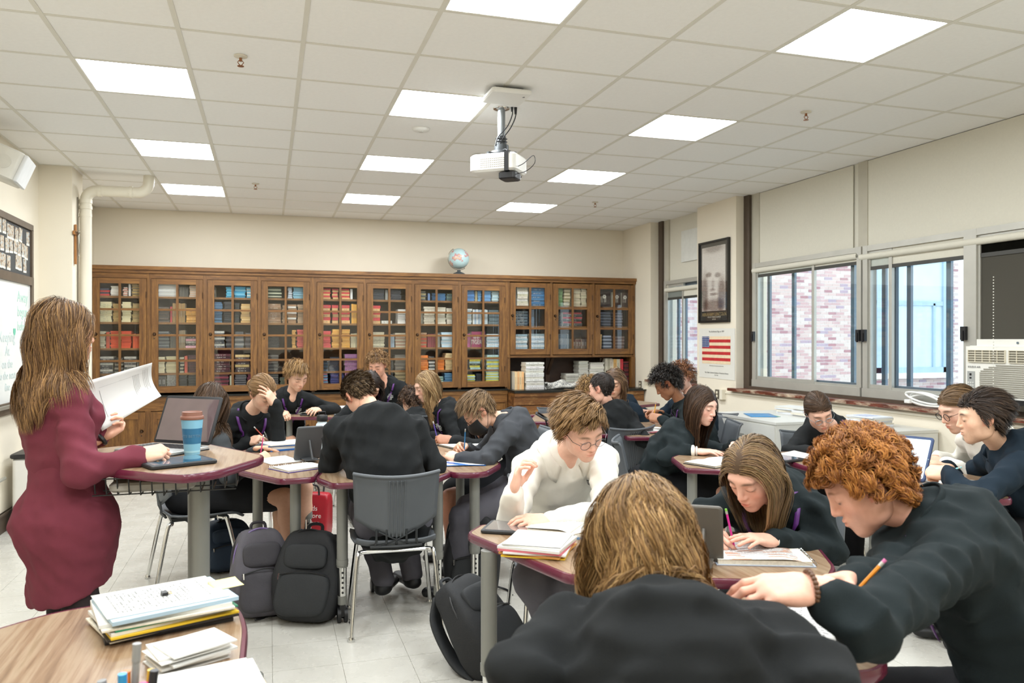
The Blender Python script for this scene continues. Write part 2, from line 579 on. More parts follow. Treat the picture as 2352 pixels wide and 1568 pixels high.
# ================================================================ WALLS
struct('wall_back', MB().bb(XL - 0.3, XR + 0.5, YB, YB + 0.2, -0.1, CEIL + 0.3), M_wall)
wl = MB().bb(XL - 0.2, XL, YF - 0.2, YB + 0.1, -0.1, CEIL + 0.3)
wl.bb(XL - 0.1, -1.69, 7.95, 8.36, 0, CEIL + 0.02)
struct('wall_left', wl, M_wall)
struct('wall_front', MB().bb(XL - 0.2, XR + 0.5, YF - 0.2, YF, -0.1, CEIL + 0.3), M_wall)
wr = MB()
wr.bb(XR, 5.25, YF, YB, -0.1, 0.93)
wr.bb(XR, 5.25, 9.44, YB, 0.93, CEIL + 0.02)
wr.bb(XR, 5.25, 7.44, 8.25, 0.93, CEIL + 0.02)
wr.bb(XR, 5.25, YF, 1.3, 0.93, CEIL + 0.02)
wr.bb(XR, 5.25, 1.2, YB, CEIL + 0.02, CEIL + 0.3)
struct('wall_right', wr, M_wall)
bb = MB().bb(XL, XL + 0.018, YF, 7.95, 0, 0.15); bb.bb(XL, XL + 0.03, YF, 7.95, 0.135, 0.15)
struct('baseboard_left', bb, M_trim)
struct('baseboard_right', MB().bb(XR - 0.018, XR, YF, YB, 0, 0.12), M_trim)
rail = MB().bb(XR - 0.012, XR, 1.3, 9.6, 0.885, 0.905)
struct('trim_1', rail, M_paint)
# ================================================================ CEILING
G = 0.6096
GX0, GY0 = -1.043, 4.885
ceil = struct('ceiling', MB().bb(XL - 0.2, 5.25, YF - 0.2, YB + 0.2, CEIL + 0.05, CEIL + 0.2), M_ceil)
full_me = MB().box((0, 0, 0.008), (G - 0.016, G - 0.016, 0.014)).mesh('ceiling_tile', M_ceil)
light_cells = {}
for r in range(-3, 3):
 for ci, base in enumerate((0, 3, 6)):
  light_cells[(base, r * 3)] = (ci, r)
light_cells = {k: v for k, v in light_cells.items() if GY0 + k[1] * G > YF + 0.1}
kx0 = math.floor((XL - GX0) / G); kx1 = math.ceil((5.02 - GX0) / G)
ky0 = math.floor((YF - GY0) / G); ky1 = math.ceil((YB - GY0) / G)
for i in range(kx0, kx1):
 for j in range(ky0, ky1):
  if (i, j) in light_cells:
   continue
  x0, x1 = max(GX0 + i * G, XL), min(GX0 + (i + 1) * G, 5.02)
  y0, y1 = max(GY0 + j * G, YF), min(GY0 + (j + 1) * G, YB)
  if x1 - x0 < 0.05 or y1 - y0 < 0.05:
   continue
  if x1 - x0 > G - 0.01 and y1 - y0 > G - 0.01:
   link('ceiling_tile', full_me, ceil, ((x0 + x1) / 2, (y0 + y1) / 2, CEIL))
  else:
   MB().bb(x0 + .008, x1 - .004, y0 + .008, y1 - .004, CEIL + 0.001, CEIL + 0.015).build('ceiling_tile', M_ceil, ceil)
for i in range(kx0 + 1, kx1):
 x = GX0 + i * G
 MB().bb(x - .012, x + .012, YF, YB, CEIL - 0.002, CEIL + 0.03).build('grid_bar', M_bar, ceil)
for j in range(ky0 + 1, ky1):
 y = GY0 + j * G
 MB().bb(XL, 5.02, y - .012, y + .012, CEIL - 0.0015, CEIL + 0.03).build('grid_bar', M_bar, ceil)
MB().bb(XL, XL + .02, YF, YB, CEIL - .002, CEIL + .02).build('grid_bar', M_bar, ceil)
MB().bb(XL, 5.02, YB - .02, YB, CEIL - .002, CEIL + .02).build('grid_bar', M_bar, ceil)
colname = ['left row of ceiling lights', 'middle row of ceiling lights', 'right row of ceiling lights']
ordn = {2: 'farthest', 1: 'second farthest', 0: 'third farthest', -1: 'fourth farthest', -2: 'fifth farthest', -3: 'sixth farthest'}
frame_mb = MB()
for a in (-1, 1):
 frame_mb.bb(a * (G / 2 - .012) - .006, a * (G / 2 - .012) + .006, -G / 2 + .006, G / 2 - .006, -0.001, 0.02)
 frame_mb.bb(-G / 2 + .007, G / 2 - .007, a * (G / 2 - .012) - .0055, a * (G / 2 - .012) + .0055, -0.0006, 0.0195)
frame_me = frame_mb.mesh('lamp_frame', M_lampframe)
_h = G / 2 - .018
dif = MB().bb(-_h, _h, -_h, _h, 0.005, 0.012)
dif.m = [1, 0, 0, 0, 0, 0]
dif_me = dif.mesh('diffuser', [M_lampframe, M_lamp])
for (i, j), (ci, r) in sorted(light_cells.items()):
 t = thing('ceiling_light', f'square lit LED ceiling panel, {ordn[r]} in the {colname[ci]}', 'ceiling light',
    (GX0 + (i + .5) * G, GY0 + (j + .5) * G, CEIL), 0, 'square LED ceiling panels')
 link('frame', frame_me, t)
 link('diffuser', dif_me, t)
# sprinklers and smoke detector
for (x, y), lab in zip([(-0.145, 4.581), (-0.122, 8.276), (3.526, 4.554), (3.546, 8.242)],
      ['brass sprinkler head beside the nearest light of the left row', 'brass sprinkler head beside the farthest light of the left row',
      'brass sprinkler head in the ceiling near the tall windows', 'brass sprinkler head in the far right of the ceiling']):
 t = thing('sprinkler', lab, 'sprinkler', (x, y, CEIL), 0, 'ceiling sprinklers')
 MB().lathe([(0.0, 0.0), (0.036, 0.0), (0.036, -0.006), (0.02, -0.012), (0.0, -0.012)][::-1], n=18).build('escutcheon', plain('sprinkler_white', '#d9d2c2', 0.4), t, True)
 mb = MB().cyl((0, 0, -0.012), (0, 0, -0.03), 0.008)
 for s in (-1, 1):
  mb.tube([(s * .008, 0, -.026), (s * .016, 0, -.036), (s * .006, 0, -.05), (0, 0, -.054)], 0.0025, 5)
 mb.lathe([(0.001, -0.054), (0.018, -0.056), (0.018, -0.058), (0.001, -0.06)][::-1], n=12)
 mb.build('head', plain('sprinkler_brass', '#9a6a4a', 0.35, metal=0.8), t, True)
t = thing('smoke_detector', 'flat white round detector disc on the ceiling behind the projector', 'detector', (1.08, 5.759, CEIL))
MB().lathe([(0.001, -0.022), (0.05, -0.022), (0.062, -0.014), (0.066, 0.0)], n=24).build('cover', M_white, t, True)
MB().lathe([(0.001, -0.026), (0.018, -0.026), (0.022, -0.0215)], n=16).build('sensor', plain('sensor_grey', '#cfcdc6', 0.5), t, True)
t = thing('pendant_fitting', 'small pale dome ceiling fitting just left of the projector', 'ceiling fitting', tuple(atz(1102, 362, CEIL - .02)))
MB().lathe([(0.001, -0.05), (0.03, -0.045), (0.055, -0.02), (0.065, 0.018)], n=20).build('dome', plain('dome_glass', '#d9d4c6', 0.3), t, True)
# wireless access point
wp = Vector((1.43, 4.73, CEIL))
t = thing('access_point', 'square white wireless access point fixed below the ceiling grid', 'access point', wp)
MB().rbox((0, 0, -0.035), (0.26, 0.26, 0.03), 0.02).build('housing', M_white, t, True)
MB().box((0, 0, -0.01), (0.18, 0.14, 0.02)).build('bracket', M_blackp, t)
MB().box((0.095, -0.06, -0.0505), (0.012, 0.02, 0.001)).build('badge', plain('badge_grey', '#777777', 0.4), t)
# ================================================================ PROJECTOR
pp = Vector((1.507, 5.10, CEIL))
t = thing('projector_mount', 'grey pole ceiling mount with chrome flange holding the projector', 'mount', pp)
MB().lathe([(0.001, -0.014), (0.035, -0.014), (0.055, -0.006), (0.058, 0)], n=24).build('flange', M_chrome, t, True)
M_dkgrey = plain('dark_grey_metal', '#4a4d4f', 0.4, metal=0.5)
MB().cyl((0, 0, -0.01), (0, 0, -0.20), 0.026, n=18).build('pole', plain('steel_pole', '#8f9496', 0.35, metal=0.7), t, True)
MB().cyl((0, 0, -0.19), (0, 0, -0.25), 0.031, 0.036, 16).cyl((0, 0, -.25), (0, 0, -.30), 0.048, 0.052, 16).build('swivel', M_dkgrey, t, True)
mb = MB().cyl((0, 0, -.295), (0, 0, -.312), 0.075, 0.08, 18)
for a in range(4):
 an = a * math.pi / 2 + .5
 mb.box((0.07 * math.cos(an), 0.07 * math.sin(an), -.318), (0.12, 0.02, 0.01), ROT(math.degrees(an)))
mb.build('bracket', M_dkgrey, t, True)
mb = MB()
for k in range(3):
 zz = -.205 - .02 * k
 mb.tube([(0.038 * math.cos(a), 0.038 * math.sin(a), zz + .006 * math.sin(a)) for a in np.linspace(0, 2 * math.pi, 17)[:-1]], 0.004, 5, closed=True)
mb.build('cable_coil', M_blackp, t, True)
mb = MB().tube(curve_pts([(0.06, -.05, -.001), (0.062, -.05, -.05), (0.03, -.04, -.13), (-.03, -.03, -.2), (-.05, -.02, -.26)], 20), 0.004, 5)
mb.tube(curve_pts([(0.085, -.05, -.001), (0.085, -.05, -.06), (0.05, -.05, -.14), (0.0, -.04, -.21), (-.02, -.03, -.25)], 20), 0.004, 5)
mb.cyl((0.085, -.05, 0), (0.085, -.05, -.045), 0.011, 0.008, 8).cyl((0.06, -.05, 0), (0.06, -.05, -.03), 0.009, 0.007, 8)
mb.build('cable', M_blackp, t, True)
prc = pp + Vector((-0.02, 0.0, -0.388))
t = thing('projector', 'white ceiling projector with vent grille and black strap', 'projector', prc, math.radians(-38))
MB().rbox((0, 0, 0), (0.33, 0.25, 0.12), 0.035, n=4).build('body', M_white, t, True)
mb = MB()
for i in range(13):
 for k in range(5):
  mb.box((-0.075 + i * 0.0135, -0.1252, -0.032 + k * 0.0135), (0.009, 0.002, 0.005))
tag(mb.build('vent_grille', plain('vent_dark', '#8a8678', 0.7), t), kind='stuff')
MB().cyl((-0.166, -0.01, 0.0), (-0.185, -0.01, 0.0), 0.036, 0.034, 20).build('lens_barrel', plain('lens_black', '#111316', 0.2), t, True)
MB().lathe([(0.001, 0.006), (0.02, 0.004), (0.03, 0)], (-0.185, -0.01, 0), 20, Euler((0, -math.pi / 2, 0)).to_matrix()).build('lens', plain('lens_blue', '#3a6f9a', 0.05, coat=1.0), t, True)
mb = MB()
for s in (-1, 1):
 mb.box((0.105, s * 0.1275, 0), (0.03, 0.003, 0.128))
mb.box((0.105, 0, 0.063), (0.03, 0.257, 0.003)).box((0.105, 0, -0.063), (0.03, 0.257, 0.003))
mb.build('strap', M_blackp, t)
MB().rbox((0.10, -0.05, -0.09), (0.12, 0.13, 0.05), 0.02).build('adapter_box', M_blackp, t, True)
MB().tube(curve_pts([(0.16, -.06, -.03), (0.22, -.10, -.02), (0.29, -.12, .02), (0.30, -.12, -.03), (0.24, -.11, -.075), (0.15, -.08, -.085)], 24), 0.0025, 5).build('cable', M_blackp, t, True)
MB().tube(curve_pts([(0.10, -.1, .06), (0.08, -.06, .09), (0.03, -.02, .10)], 10), 0.004, 5).build('cable', M_blackp, t, True)
# ================================================================ LEFT WALL THINGS
px_, py_ = -1.63, 8.20
t = thing('drain_pipe', 'cream painted drain pipe rising along the pilaster and bending along the ceiling', 'pipe', (px_, py_, 0))
pts = [(0, 0, 0), (0, 0, 2.78)] + [(0.10 - 0.10 * math.cos(a), 0, 2.78 + 0.10 * math.sin(a)) for a in np.linspace(0.2, math.pi / 2, 6)]
MB().tube(pts + [(0.40, 0, 2.88)], 0.05, 18).build('pipe_run', M_paint, t, True)
pts = [(0.38, 0, 2.88), (0.44, 0, 2.88)] + [(0.44 + 0.10 * math.sin(a), 0, 2.98 - 0.10 * math.cos(a)) for a in np.linspace(0.2, 1.35, 6)] + [(0.545, 0, 3.06)]
MB().tube(pts, 0.05, 18).build('elbow', M_paint, t, True)
mb = MB()
for p0, p1 in (((0, 0, 2.70), (0, 0, 2.73)), ((0, 0, 2.755), (0, 0, 2.79)), ((0.105, 0, 2.88), (0.135, 0, 2.88)), ((0.37, 0, 2.88), (0.40, 0, 2.88))):
 mb.cyl(p0, p1, 0.056, n=18)
mb.build('coupling', M_paint, t, True)
mb = MB().cyl((0, 0, 2.63), (0, 0, 2.66), 0.053, n=18).box((-0.05, 0, 2.645), (0.06, 0.03, 0.03))
mb.build('pipe_clamp', M_paint, t, True)
MB().cyl((-0.056, -0.07, 0), (-0.056, -0.07, 2.8), 0.006, n=8).build('wire', plain('wire_brown', '#6b6250', 0.5), t, True)
t = thing('crucifix', 'wooden wall cross with a small silver figure beside the pipe', 'crucifix', (-1.685, 8.02, 2.35))
M_cross = wood('cross_wood', '#8a5a2e', '#a8713c', '#b98448', 'Z', 1.0)
MB().box((0.008, 0, 0), (0.016, 0.032, 0.36)).build('upright', M_cross, t)
MB().box((0.009, 0, 0.10), (0.016, 0.17, 0.032)).build('crossbar', M_cross, t)
mb = MB().tube([(0.03, 0, 0.09), (0.034, 0, 0.03), (0.03, 0, -0.02), (0.034, 0.005, -0.06), (0.028, 0, -0.11)], [0.012, 0.013, 0.01, 0.009, 0.006], 8)
mb.sphere((0.032, 0, 0.112), 0.013)
for s in (-1, 1):
 mb.tube([(0.03, s * 0.006, 0.085), (0.026, s * 0.04, 0.10), (0.022, s * 0.068, 0.112)], [0.006, 0.005, 0.004], 6)
mb.build('figure', plain('pewter', '#9b968a', 0.3, metal=0.8), t, True)
t = thing('wall_speaker', 'white wall loudspeaker tilted down on the left wall', 'speaker', (-1.80, 6.52, 2.74))
Rsp = Euler((0, math.radians(22), math.radians(6))).to_matrix()
MB().rbox((0, 0, 0), (0.20, 0.36, 0.22), 0.03, Rsp).build('cabinet', plain('speaker_cabinet', '#dcd9cf', 0.5), t, True)
MB().rbox(Rsp @ Vector((0.11, 0, 0)), (0.03, 0.34, 0.205), 0.012, Rsp).build('grille', plain('speaker_grille', '#e2e3e2', 0.6, bumps=0.3, bscale=400), t, True)
MB().cyl(Rsp @ Vector((-0.0, -0.178, 0.0)), Rsp @ Vector((0.0, -0.184, 0)), 0.05, n=24).build('side_knob', plain('speaker_knob', '#d2cfc4', 0.5), t, True)
MB().cyl((-0.16, 0, 0.0), (-0.05, 0, 0), 0.03, n=12).build('wall_bracket', M_white, t, True)
# whiteboard + bulletin strip, 4.2 .. 7.69 along the wall
fr = plain('board_frame', '#5c4e40', 0.45, var=0.15, vscale=10)
t = thing('bulletin_board', 'dark bulletin strip in a brown frame above the whiteboard', 'bulletin board', (XL, 5.9, 2.2))
MB().bb(0.001, 0.012, -1.75, 1.75, -0.19, 0.22).build('cork_panel', plain('felt_charcoal', '#4a4a49', 0.9, bumps=0.2, bscale=200), t)
mb = MB().bb(0.001, 0.028, -1.8, 1.79, 0.215, 0.265)
mb.bb(0.001, 0.028, 1.745, 1.79, -0.2, 0.22).bb(0.001, 0.03, -1.8, 1.79, -0.255, -0.185)
mb.build('frame', fr, t)
t = thing('whiteboard', 'whiteboard with faint green marker writing below the bulletin strip', 'whiteboard', (XL, 5.9, 1.4))
M_wb = plain('whiteboard_face', '#e3e6e4', 0.15, var=0.02)
MB().bb(0.001, 0.014, -1.75, 1.74, -0.42, 0.545).build('writing_surface', M_wb, t)
MB().bb(0.001, 0.03, 1.735, 1.79, -0.5, 0.545).bb(0.001, 0.03, -1.8, 1.79, -0.50, -0.41).build('frame', fr, t)
MB().bb(0.02, 0.085, -1.8, 1.75, -0.44, -0.425).bb(0.08, 0.088, -1.8, 1.75, -0.44, -0.415).build('marker_tray', plain('tray_alu', '#a9a79d', 0.4, metal=0.6), t)
ink = plain('marker_green_ink', '#a9cdc0', 0.5); inkg = plain('marker_grey_ink', '#bccac8', 0.5)
for txt, y, z, s in (('Away', 1.52, 0.43, 0.13), ('begun', 1.52, 0.31, 0.12), ('before', 1.52, 0.19, 0.11), ('Keeping', 1.12, 0.10, 0.12), ('At', 1.12, -0.01, 0.11),
      ('on the', 1.12, -0.11, 0.1), ('to the next', 1.12, -0.2, 0.09), ('line', 1.12, -0.29, 0.09)):
 me = text_mesh(txt, s, ink if y > 1.3 else inkg)
 o = link('marker_writing', me, t, (0.0148, y, z), (math.pi / 2, 0, math.pi / 2))
mb = MB()
hp = [(0.0, -0.045), (0.035, 0.005), (0.03, 0.03), (0.012, 0.035), (0.0, 0.022), (-0.012, 0.035), (-0.03, 0.03), (-0.035, 0.005)]
mb.add([(0.0152, 1.3 + a, 0.14 + b) for a, b in hp], [tuple(range(8))])
mb.build('marker_heart', plain('marker_teal', '#6fc3a8', 0.5), t)
# snapshots
def snap_mat():
 m, nt, b = _new('snapshot_print')
 oi = nt.nodes.new('ShaderNodeObjectInfo')
 tc = nt.nodes.new('ShaderNodeTexCoord')
 add = nt.nodes.new('ShaderNodeVectorMath'); add.operation = 'ADD'
 nt.links.new(tc.outputs['Object'], add.inputs[0]); nt.links.new(oi.outputs['Location'], add.inputs[1])
 n = noise(nt, add.outputs[0], 42, 3, 0.6)
 r = ramp(nt, n.outputs['Fac'], [(0.3, '#3b3330'), (0.42, '#8a6f58'), (0.5, '#d8c9b2'), (0.6, '#8fa4b0'), (0.72, '#e9e2d6')])
 sep = nt.nodes.new('ShaderNodeSeparateXYZ'); nt.links.new(tc.outputs['Generated'], sep.inputs[0])
 lo = ramp(nt, sep.outputs[2], [(0.14, (1, 1, 1)), (0.16, (0, 0, 0))])
 mx = nt.nodes.new('ShaderNodeMixRGB'); nt.links.new(lo.outputs[0], mx.inputs[0]); nt.links.new(r.outputs[0], mx.inputs[1]); mx.inputs[2].default_value = lin('#e9e6dc')
 nt.links.new(mx.outputs[0], b.inputs['Base Color']); b.inputs['Roughness'].default_value = 0.3
 return m
M_snap = snap_mat()
snap_me = MB().box((0, 0, 0), (0.002, 0.085, 0.115)).mesh('photo_print', M_snap)
k = 0
for row, z in enumerate((2.345, 2.225, 2.10)):
 for c in range(13):
  y = 7.58 - c * 0.105 - (0.04 if row == 1 else 0) + random.uniform(-.012, .012)
  if (row, c) in ((0, 1), (2, 0), (2, 4)):
   continue
  if y < 6.5:
   continue
  o = link('photo_print', snap_me, None, (XL + 0.0135 + 0.0004 * (c % 2), y, z + random.uniform(-.015, .015)), (random.uniform(-.08, .08), 0, 0))
  tag(o, f"small colour snapshot, {['first','second','third','fourth','fifth','sixth','seventh','eighth','ninth','tenth','eleventh','twelfth','thirteenth'][c]} from the corner in the {['top','middle','bottom'][row]} row of the bulletin strip", 'photo', 'snapshots pinned to the bulletin strip')
t = thing('conduit', 'thin grey metal conduit running low along the left wall', 'conduit', (XL + .004, 6, 0.42))
MB().tube([(0.025, -4, 0), (0.025, 0.9, 0)], 0.014, 8).build('conduit_pipe', plain('conduit_grey', '#a9a89f', 0.4, metal=0.6), t, True)
MB().box((0.012, 0.6, 0), (0.024, 0.03, 0.05)).box((0.012, -1.4, 0), (0.024, 0.03, 0.05)).build('strap', plain('conduit_grey', '#a9a89f', 0.4, metal=0.6), t)
t = thing('waste_bin', 'tall white bin with a black rim standing by the left wall', 'bin', (-1.73, 7.12, 0))
MB().rbox((0, 0, 0.28), (0.34, 0.36, 0.56), 0.04).build('body', M_white, t, True)
MB().rbox((0, 0, 0.575), (0.37, 0.39, 0.035), 0.045).build('rim', M_blackp, t, True)
MB().rbox((0, -0.178, 0.28), (0.03, 0.015, 0.56), 0.006).build('edge_strip', M_blackp, t, True)
# ================================================================ RIGHT WALL: WINDOWS, SHADES, POSTERS
M_winglass = glass('window_glass', (0.90, 0.96, 0.98), 0.06, 0.01)
M_winglassb = glass('window_glass_blue', (0.86, 0.93, 0.97), 0.08, 0.02)
M_screen = glass('insect_screen', (0.04, 0.04, 0.038), 0.04, 0.6, gl=(0.1, 0.1, 0.1), haze=0.75, hc='#5d5a52')
WX = 5.02            # frame plane
def win_unit(n, y0, y1, zb, zt, sashes, blue=False):
 """one aluminium window: y1>y0; sashes = list of (ya,yb,xoff,kind)"""
 fr = MB()
 fr.bb(WX - .05, WX + .05, y0, y0 + .055, zb, zt).bb(WX - .05, WX + .05, y1 - .055, y1, zb, zt)
 fr.bb(WX - .06, WX + .049, y0 + .001, y1 - .001, zb + .001, zb + .085).bb(WX - .049, WX + .049, y0 + .001, y1 - .001, zt - .05, zt - .001)
 fr.bb(WX - .03, WX - .022, y0 + .05, y1 - .05, zb + .08, zb + .105)
 w = fr.build(f'window_{n}', M_alu); w['kind'] = 'structure'
 for ya, yb, xo, kind in sashes:
  s = MB()
  x = WX + xo
  s.bb(x - .014, x + .014, ya, ya + .035, zb + .085, zt - .05).bb(x - .014, x + .014, yb - .035, yb, zb + .085, zt - .05)
  s.bb(x - .013, x + .013, ya + .001, yb - .001, zb + .086, zb + .12).bb(x - .013, x + .013, ya + .001, yb - .001, zt - .085, zt - .051)
  so = s.build('sash', M_alu if xo < 0 else M_alud, w)
  pm = M_screen if kind == 'screen' else (M_winglassb if kind == 'blue' else M_winglass)
  MB().bb(x - .003, x + .003, ya + .033, yb - .033, zb + .118, zt - .083).build('pane', pm, so)
 return w
ZB, ZT = 0.975, 2.30
w1 = win_unit(1, 8.27, 9.28, ZB, 2.25, [(8.30, 8.86, .03, 'blue'), (8.80, 9.24, -.02, 'blue')])
w2 = win_unit(2, 5.68, 7.30, ZB, ZT, [(6.32, 7.26, -.02, 'clear'), (5.72, 6.42, .03, 'clear')])
w3 = win_unit(3, 4.56, 5.66, ZB, ZT, [(4.62, 5.38, .03, 'blue'), (5.34, 5.62, -.02, 'blue')])
w4 = win_unit(4, 3.35, 4.56, ZB, ZT, [(3.4, 4.52, -.02, 'screen')])
w5 = win_unit(5, 1.32, 3.35, ZB, ZT, [(2.3, 3.3, -.02, 'clear'), (1.36, 2.36, .03, 'clear')])
# extra slim bars seen inside the panes (outer storm sashes)
for w, ys in ((w2, (6.78, 5.93, 7.19)), (w3, (4.87, 5.27, 5.55)), (w1, (9.13,))):
 for y in ys:
  MB().bb(WX + .075, WX + .10, y - .022, y + .022, ZB + .05, ZT - .05).build('storm_bar', M_alud, w)
for w, y, z in ((w2, 5.70, 1.52), (w2, 7.27, 1.52), (w3, 5.63, 1.52), (w3, 4.60, 1.53)):
 mb = MB().bb(WX - .075, WX - .05, y - .022, y + .022, z - .05, z + .05).bb(WX - .082, WX - .07, y - .008, y + .008, z - .06, z + .02)
 mb.build('latch', M_blackp, w)
# upper fixed panels behind the shades and dark side trims
up = MB().bb(WX - .01, WX + .1, 1.3, 7.36, ZT - .01, CEIL + .02)
up.bb(WX - .01, WX + .1, 8.25, 9.44, 2.24, CEIL + .02)
struct('trim_2', up, M_blind)
mb = MB().bb(4.955, WX + .06, 7.335, 7.44, 0.95, CEIL + .01)
struct('trim_3', mb, M_trim)
struct('trim_4', MB().bb(4.955, WX + .06, 9.30, 9.40, 0.95, CEIL + .01), M_trim)
# pale strips between trim and window
mb = MB().bb(4.985, WX + .05, 7.20, 7.335, 2.2, CEIL + .01).bb(4.985, WX + .05, 5.62, 5.73, 2.17, CEIL + .01).bb(4.99, WX + .05, 7.295, 7.335, 0.96, 2.3)
mb.bb(4.985, WX + .05, 9.18, 9.30, 2.1, CEIL + .01).bb(4.99, WX + .05, 9.24, 9.30, .96, 2.2)
struct('trim_5', mb, plain('shade_channel', '#bdb8a8', 0.6, var=0.05))
mb = MB().bb(4.80, WX + .04, 1.3, 7.52, 0.925, 0.955)
struct('trim_6', mb, M_sill)
mb = MB().bb(4.80, WX + .04, 8.24, 9.50, 0.925, 0.955)
struct('trim_7', mb, M_sill)
mb = MB().bb(4.93, WX + .04, 1.3, 7.34, 0.955, 0.985).bb(4.93, WX + .04, 8.25, 9.30, 0.955, 0.985)
struct('trim_8', mb, M_trim)
# roller shades: valance panel, tube, hanging cloth and bottom bar
def shade(y0, y1, z, drop, lab, top):
 t = thing('roller_shade', lab, 'roller shade', (4.985, (y0 + y1) / 2, z))
 h = (y1 - y0) / 2
 MB().cyl((0, -h, 0), (0, h, 0), 0.028, n=16).build('tube', M_blind, t, True)
 MB().bb(0.012, 0.016, -h + .02, h - .02, -drop, 0.0).build('cloth', M_blind, t)
 MB().bb(0.004, 0.022, -h + .02, h - .02, -drop - .03, -drop).build('bottom_bar', M_blindbar, t)
 if top:
  MB().bb(0.008, 0.014, -h + .07, h - .03, 0.02, CEIL - z - .005).build('upper_panel', M_blind, t)
 for s in (-1, 1):
  MB().cyl((0, s * h, 0), (0, s * (h + .015), 0), 0.022, 0.018, 12).build('end_bracket', plain('bracket_grey', '#77756b', 0.4, metal=0.5), t, True)
 return t
s1 = shade(5.735, 7.30, 2.222, .045, 'cream roller shade left of the mullion, drawn only to the window top', True)
s2 = shade(4.0, 5.70, 2.205, .09, 'wide cream roller shade right of the mullion, hanging a little lower', True)
shade(1.4, 3.9, 2.205, .09, 'cream roller shade nearest the camera past the photo edge', True)
s3 = shade(8.27, 9.25, 2.13, .10, 'narrow cream roller shade in the small window by the bookcases', False)
MB().bb(0.006, 0.012, -.43, .1, .33, .72).build('upper_panel', plain('panel_white', '#dfe0da', 0.6), s3)
def chain(t, x, y, z0, z1):
 mb = MB()
 n = int((z0 - z1) / 0.02)
 for i in range(n):
  mb.sphere((x, y, z0 - i * 0.02), 0.0045, 6, 4)
 tag(mb.build('bead_chain', plain('bead_white', '#dedcd2', 0.4), t, True), kind='stuff')
chain(s1, -.01, .76, -.05, -1.15)
chain(s3, -.01, .47, -.05, -1.0)
chain(s2, -.30, -.74, -.3, -1.17)
# framed mosaic portrait poster
def poster_mat():
 m, nt, b = _new('mosaic_portrait')
 tc = nt.nodes.new('ShaderNodeTexCoord')
 sep = nt.nodes.new('ShaderNodeSeparateXYZ'); nt.links.new(tc.outputs['Generated'], sep.inputs[0])
 w = nt.nodes.new('ShaderNodeTexWave'); w.bands_direction = 'Z'; w.inputs['Scale'].default_value = 15; w.inputs['Distortion'].default_value = 2.0; w.inputs['Detail Scale'].default_value = 3
 nt.links.new(tc.outputs['Generated'], w.inputs['Vector'])
 vec = coords(nt, 'Generated', (1, 26, 60))
 n = noise(nt, vec, 3, 2)
 # soft tonal zones: brow and eye bands, beard at the lower corners
 def blob(cy, cz, ry, rz, v):
  a = nt.nodes.new('ShaderNodeVectorMath'); a.operation = 'SUBTRACT'; nt.links.new(tc.outputs['Generated'], a.inputs[0]); a.inputs[1].default_value = (0.5, cy, cz)
  s = nt.nodes.new('ShaderNodeVectorMath'); s.operation = 'MULTIPLY'; nt.links.new(a.outputs[0], s.inputs[0]); s.inputs[1].default_value = (0, 1 / ry, 1 / rz)
  l = nt.nodes.new('ShaderNodeVectorMath'); l.operation = 'LENGTH'; nt.links.new(s.outputs[0], l.inputs[0])
  r = nt.nodes.new('ShaderNodeMapRange'); nt.links.new(l.outputs['Value'], r.inputs[0]); r.inputs[1].default_value = 0.5; r.inputs[2].default_value = 1.1; r.inputs[3].default_value = v; r.inputs[4].default_value = 0
  return r.outputs[0]
 tot = None
 for bl in ((.33, .55, .15, .05, .45), (.70, .57, .15, .05, .45), (.52, .42, .08, .1, .25), (.5, .26, .2, .03, .4), (.15, .25, .2, .35, .45), (.88, .28, .18, .4, .45), (.5, .08, .5, .14, .45), (.5, .97, .5, .09, .35), (.55, .33, .16, .03, .3)):
  o = blob(*bl)
  if tot is None:
   tot = o
  else:
   a = nt.nodes.new('ShaderNodeMath'); a.operation = 'ADD'; nt.links.new(tot, a.inputs[0]); nt.links.new(o, a.inputs[1]); tot = a.outputs[0]
 a = nt.nodes.new('ShaderNodeMath'); a.operation = 'MULTIPLY_ADD'; nt.links.new(w.outputs['Fac'], a.inputs[0]); a.inputs[1].default_value = 0.45; nt.links.new(n.outputs['Fac'], a.inputs[2])
 s = nt.nodes.new('ShaderNodeMath'); s.operation = 'SUBTRACT'; nt.links.new(a.outputs[0], s.inputs[0]); nt.links.new(tot, s.inputs[1])
 r = ramp(nt, s.outputs[0], [(0.2, '#5a4640'), (0.42, '#b3a89e'), (0.6, '#e0dbd4')])
 nt.links.new(r.outputs[0], b.inputs['Base Color']); b.inputs['Roughness'].default_value = 0.35
 return m
t = thing('framed_poster', 'tall black framed mosaic portrait poster on the window pier', 'poster', (XR, 7.862, 2.145))
mb = MB()
for s in (-1, 1):
 mb.bb(-.03, -.002, s * .305 - .012, s * .305 + .012, -.468, .468).bb(-.0292, -.0025, -.316, .316, s * .456 - .0115, s * .456 + .0115)
mb.build('frame', plain('frame_black', '#1d1c1a', 0.3, var=0.1), t)
MB().bb(-.012, -.004, -.30, .30, -.45, .45).build('mat_board', plain('mat_black', '#2a2926', 0.5), t)
MB().bb(-.014, -.012, -.235, .255, -.335, .40).build('print', poster_mat(), t)
gold = plain('poster_gold_text', '#a08a5c', 0.5); silv = plain('poster_pale_text', '#c9c4b6', 0.5)
R_right = (math.pi / 2, 0, -math.pi / 2)
link('lettering', text_mesh('ABRAHAM LINCOLN', 0.055, gold), t, (-.0135, 0, -.375), R_right)
link('lettering', text_mesh('THE GETTYSBURG ADDRESS', 0.022, silv), t, (-.0135, 0, -.405), R_right)
link('lettering', text_mesh('1809-1865', 0.018, silv), t, (-.0135, 0, -.43), R_right)
MB().bb(-.0175, -.0165, -.295, .295, -.445, .445).build('glazing', glass('poster_glazing', (1, 1, 1), 0.05, 0.03), t)
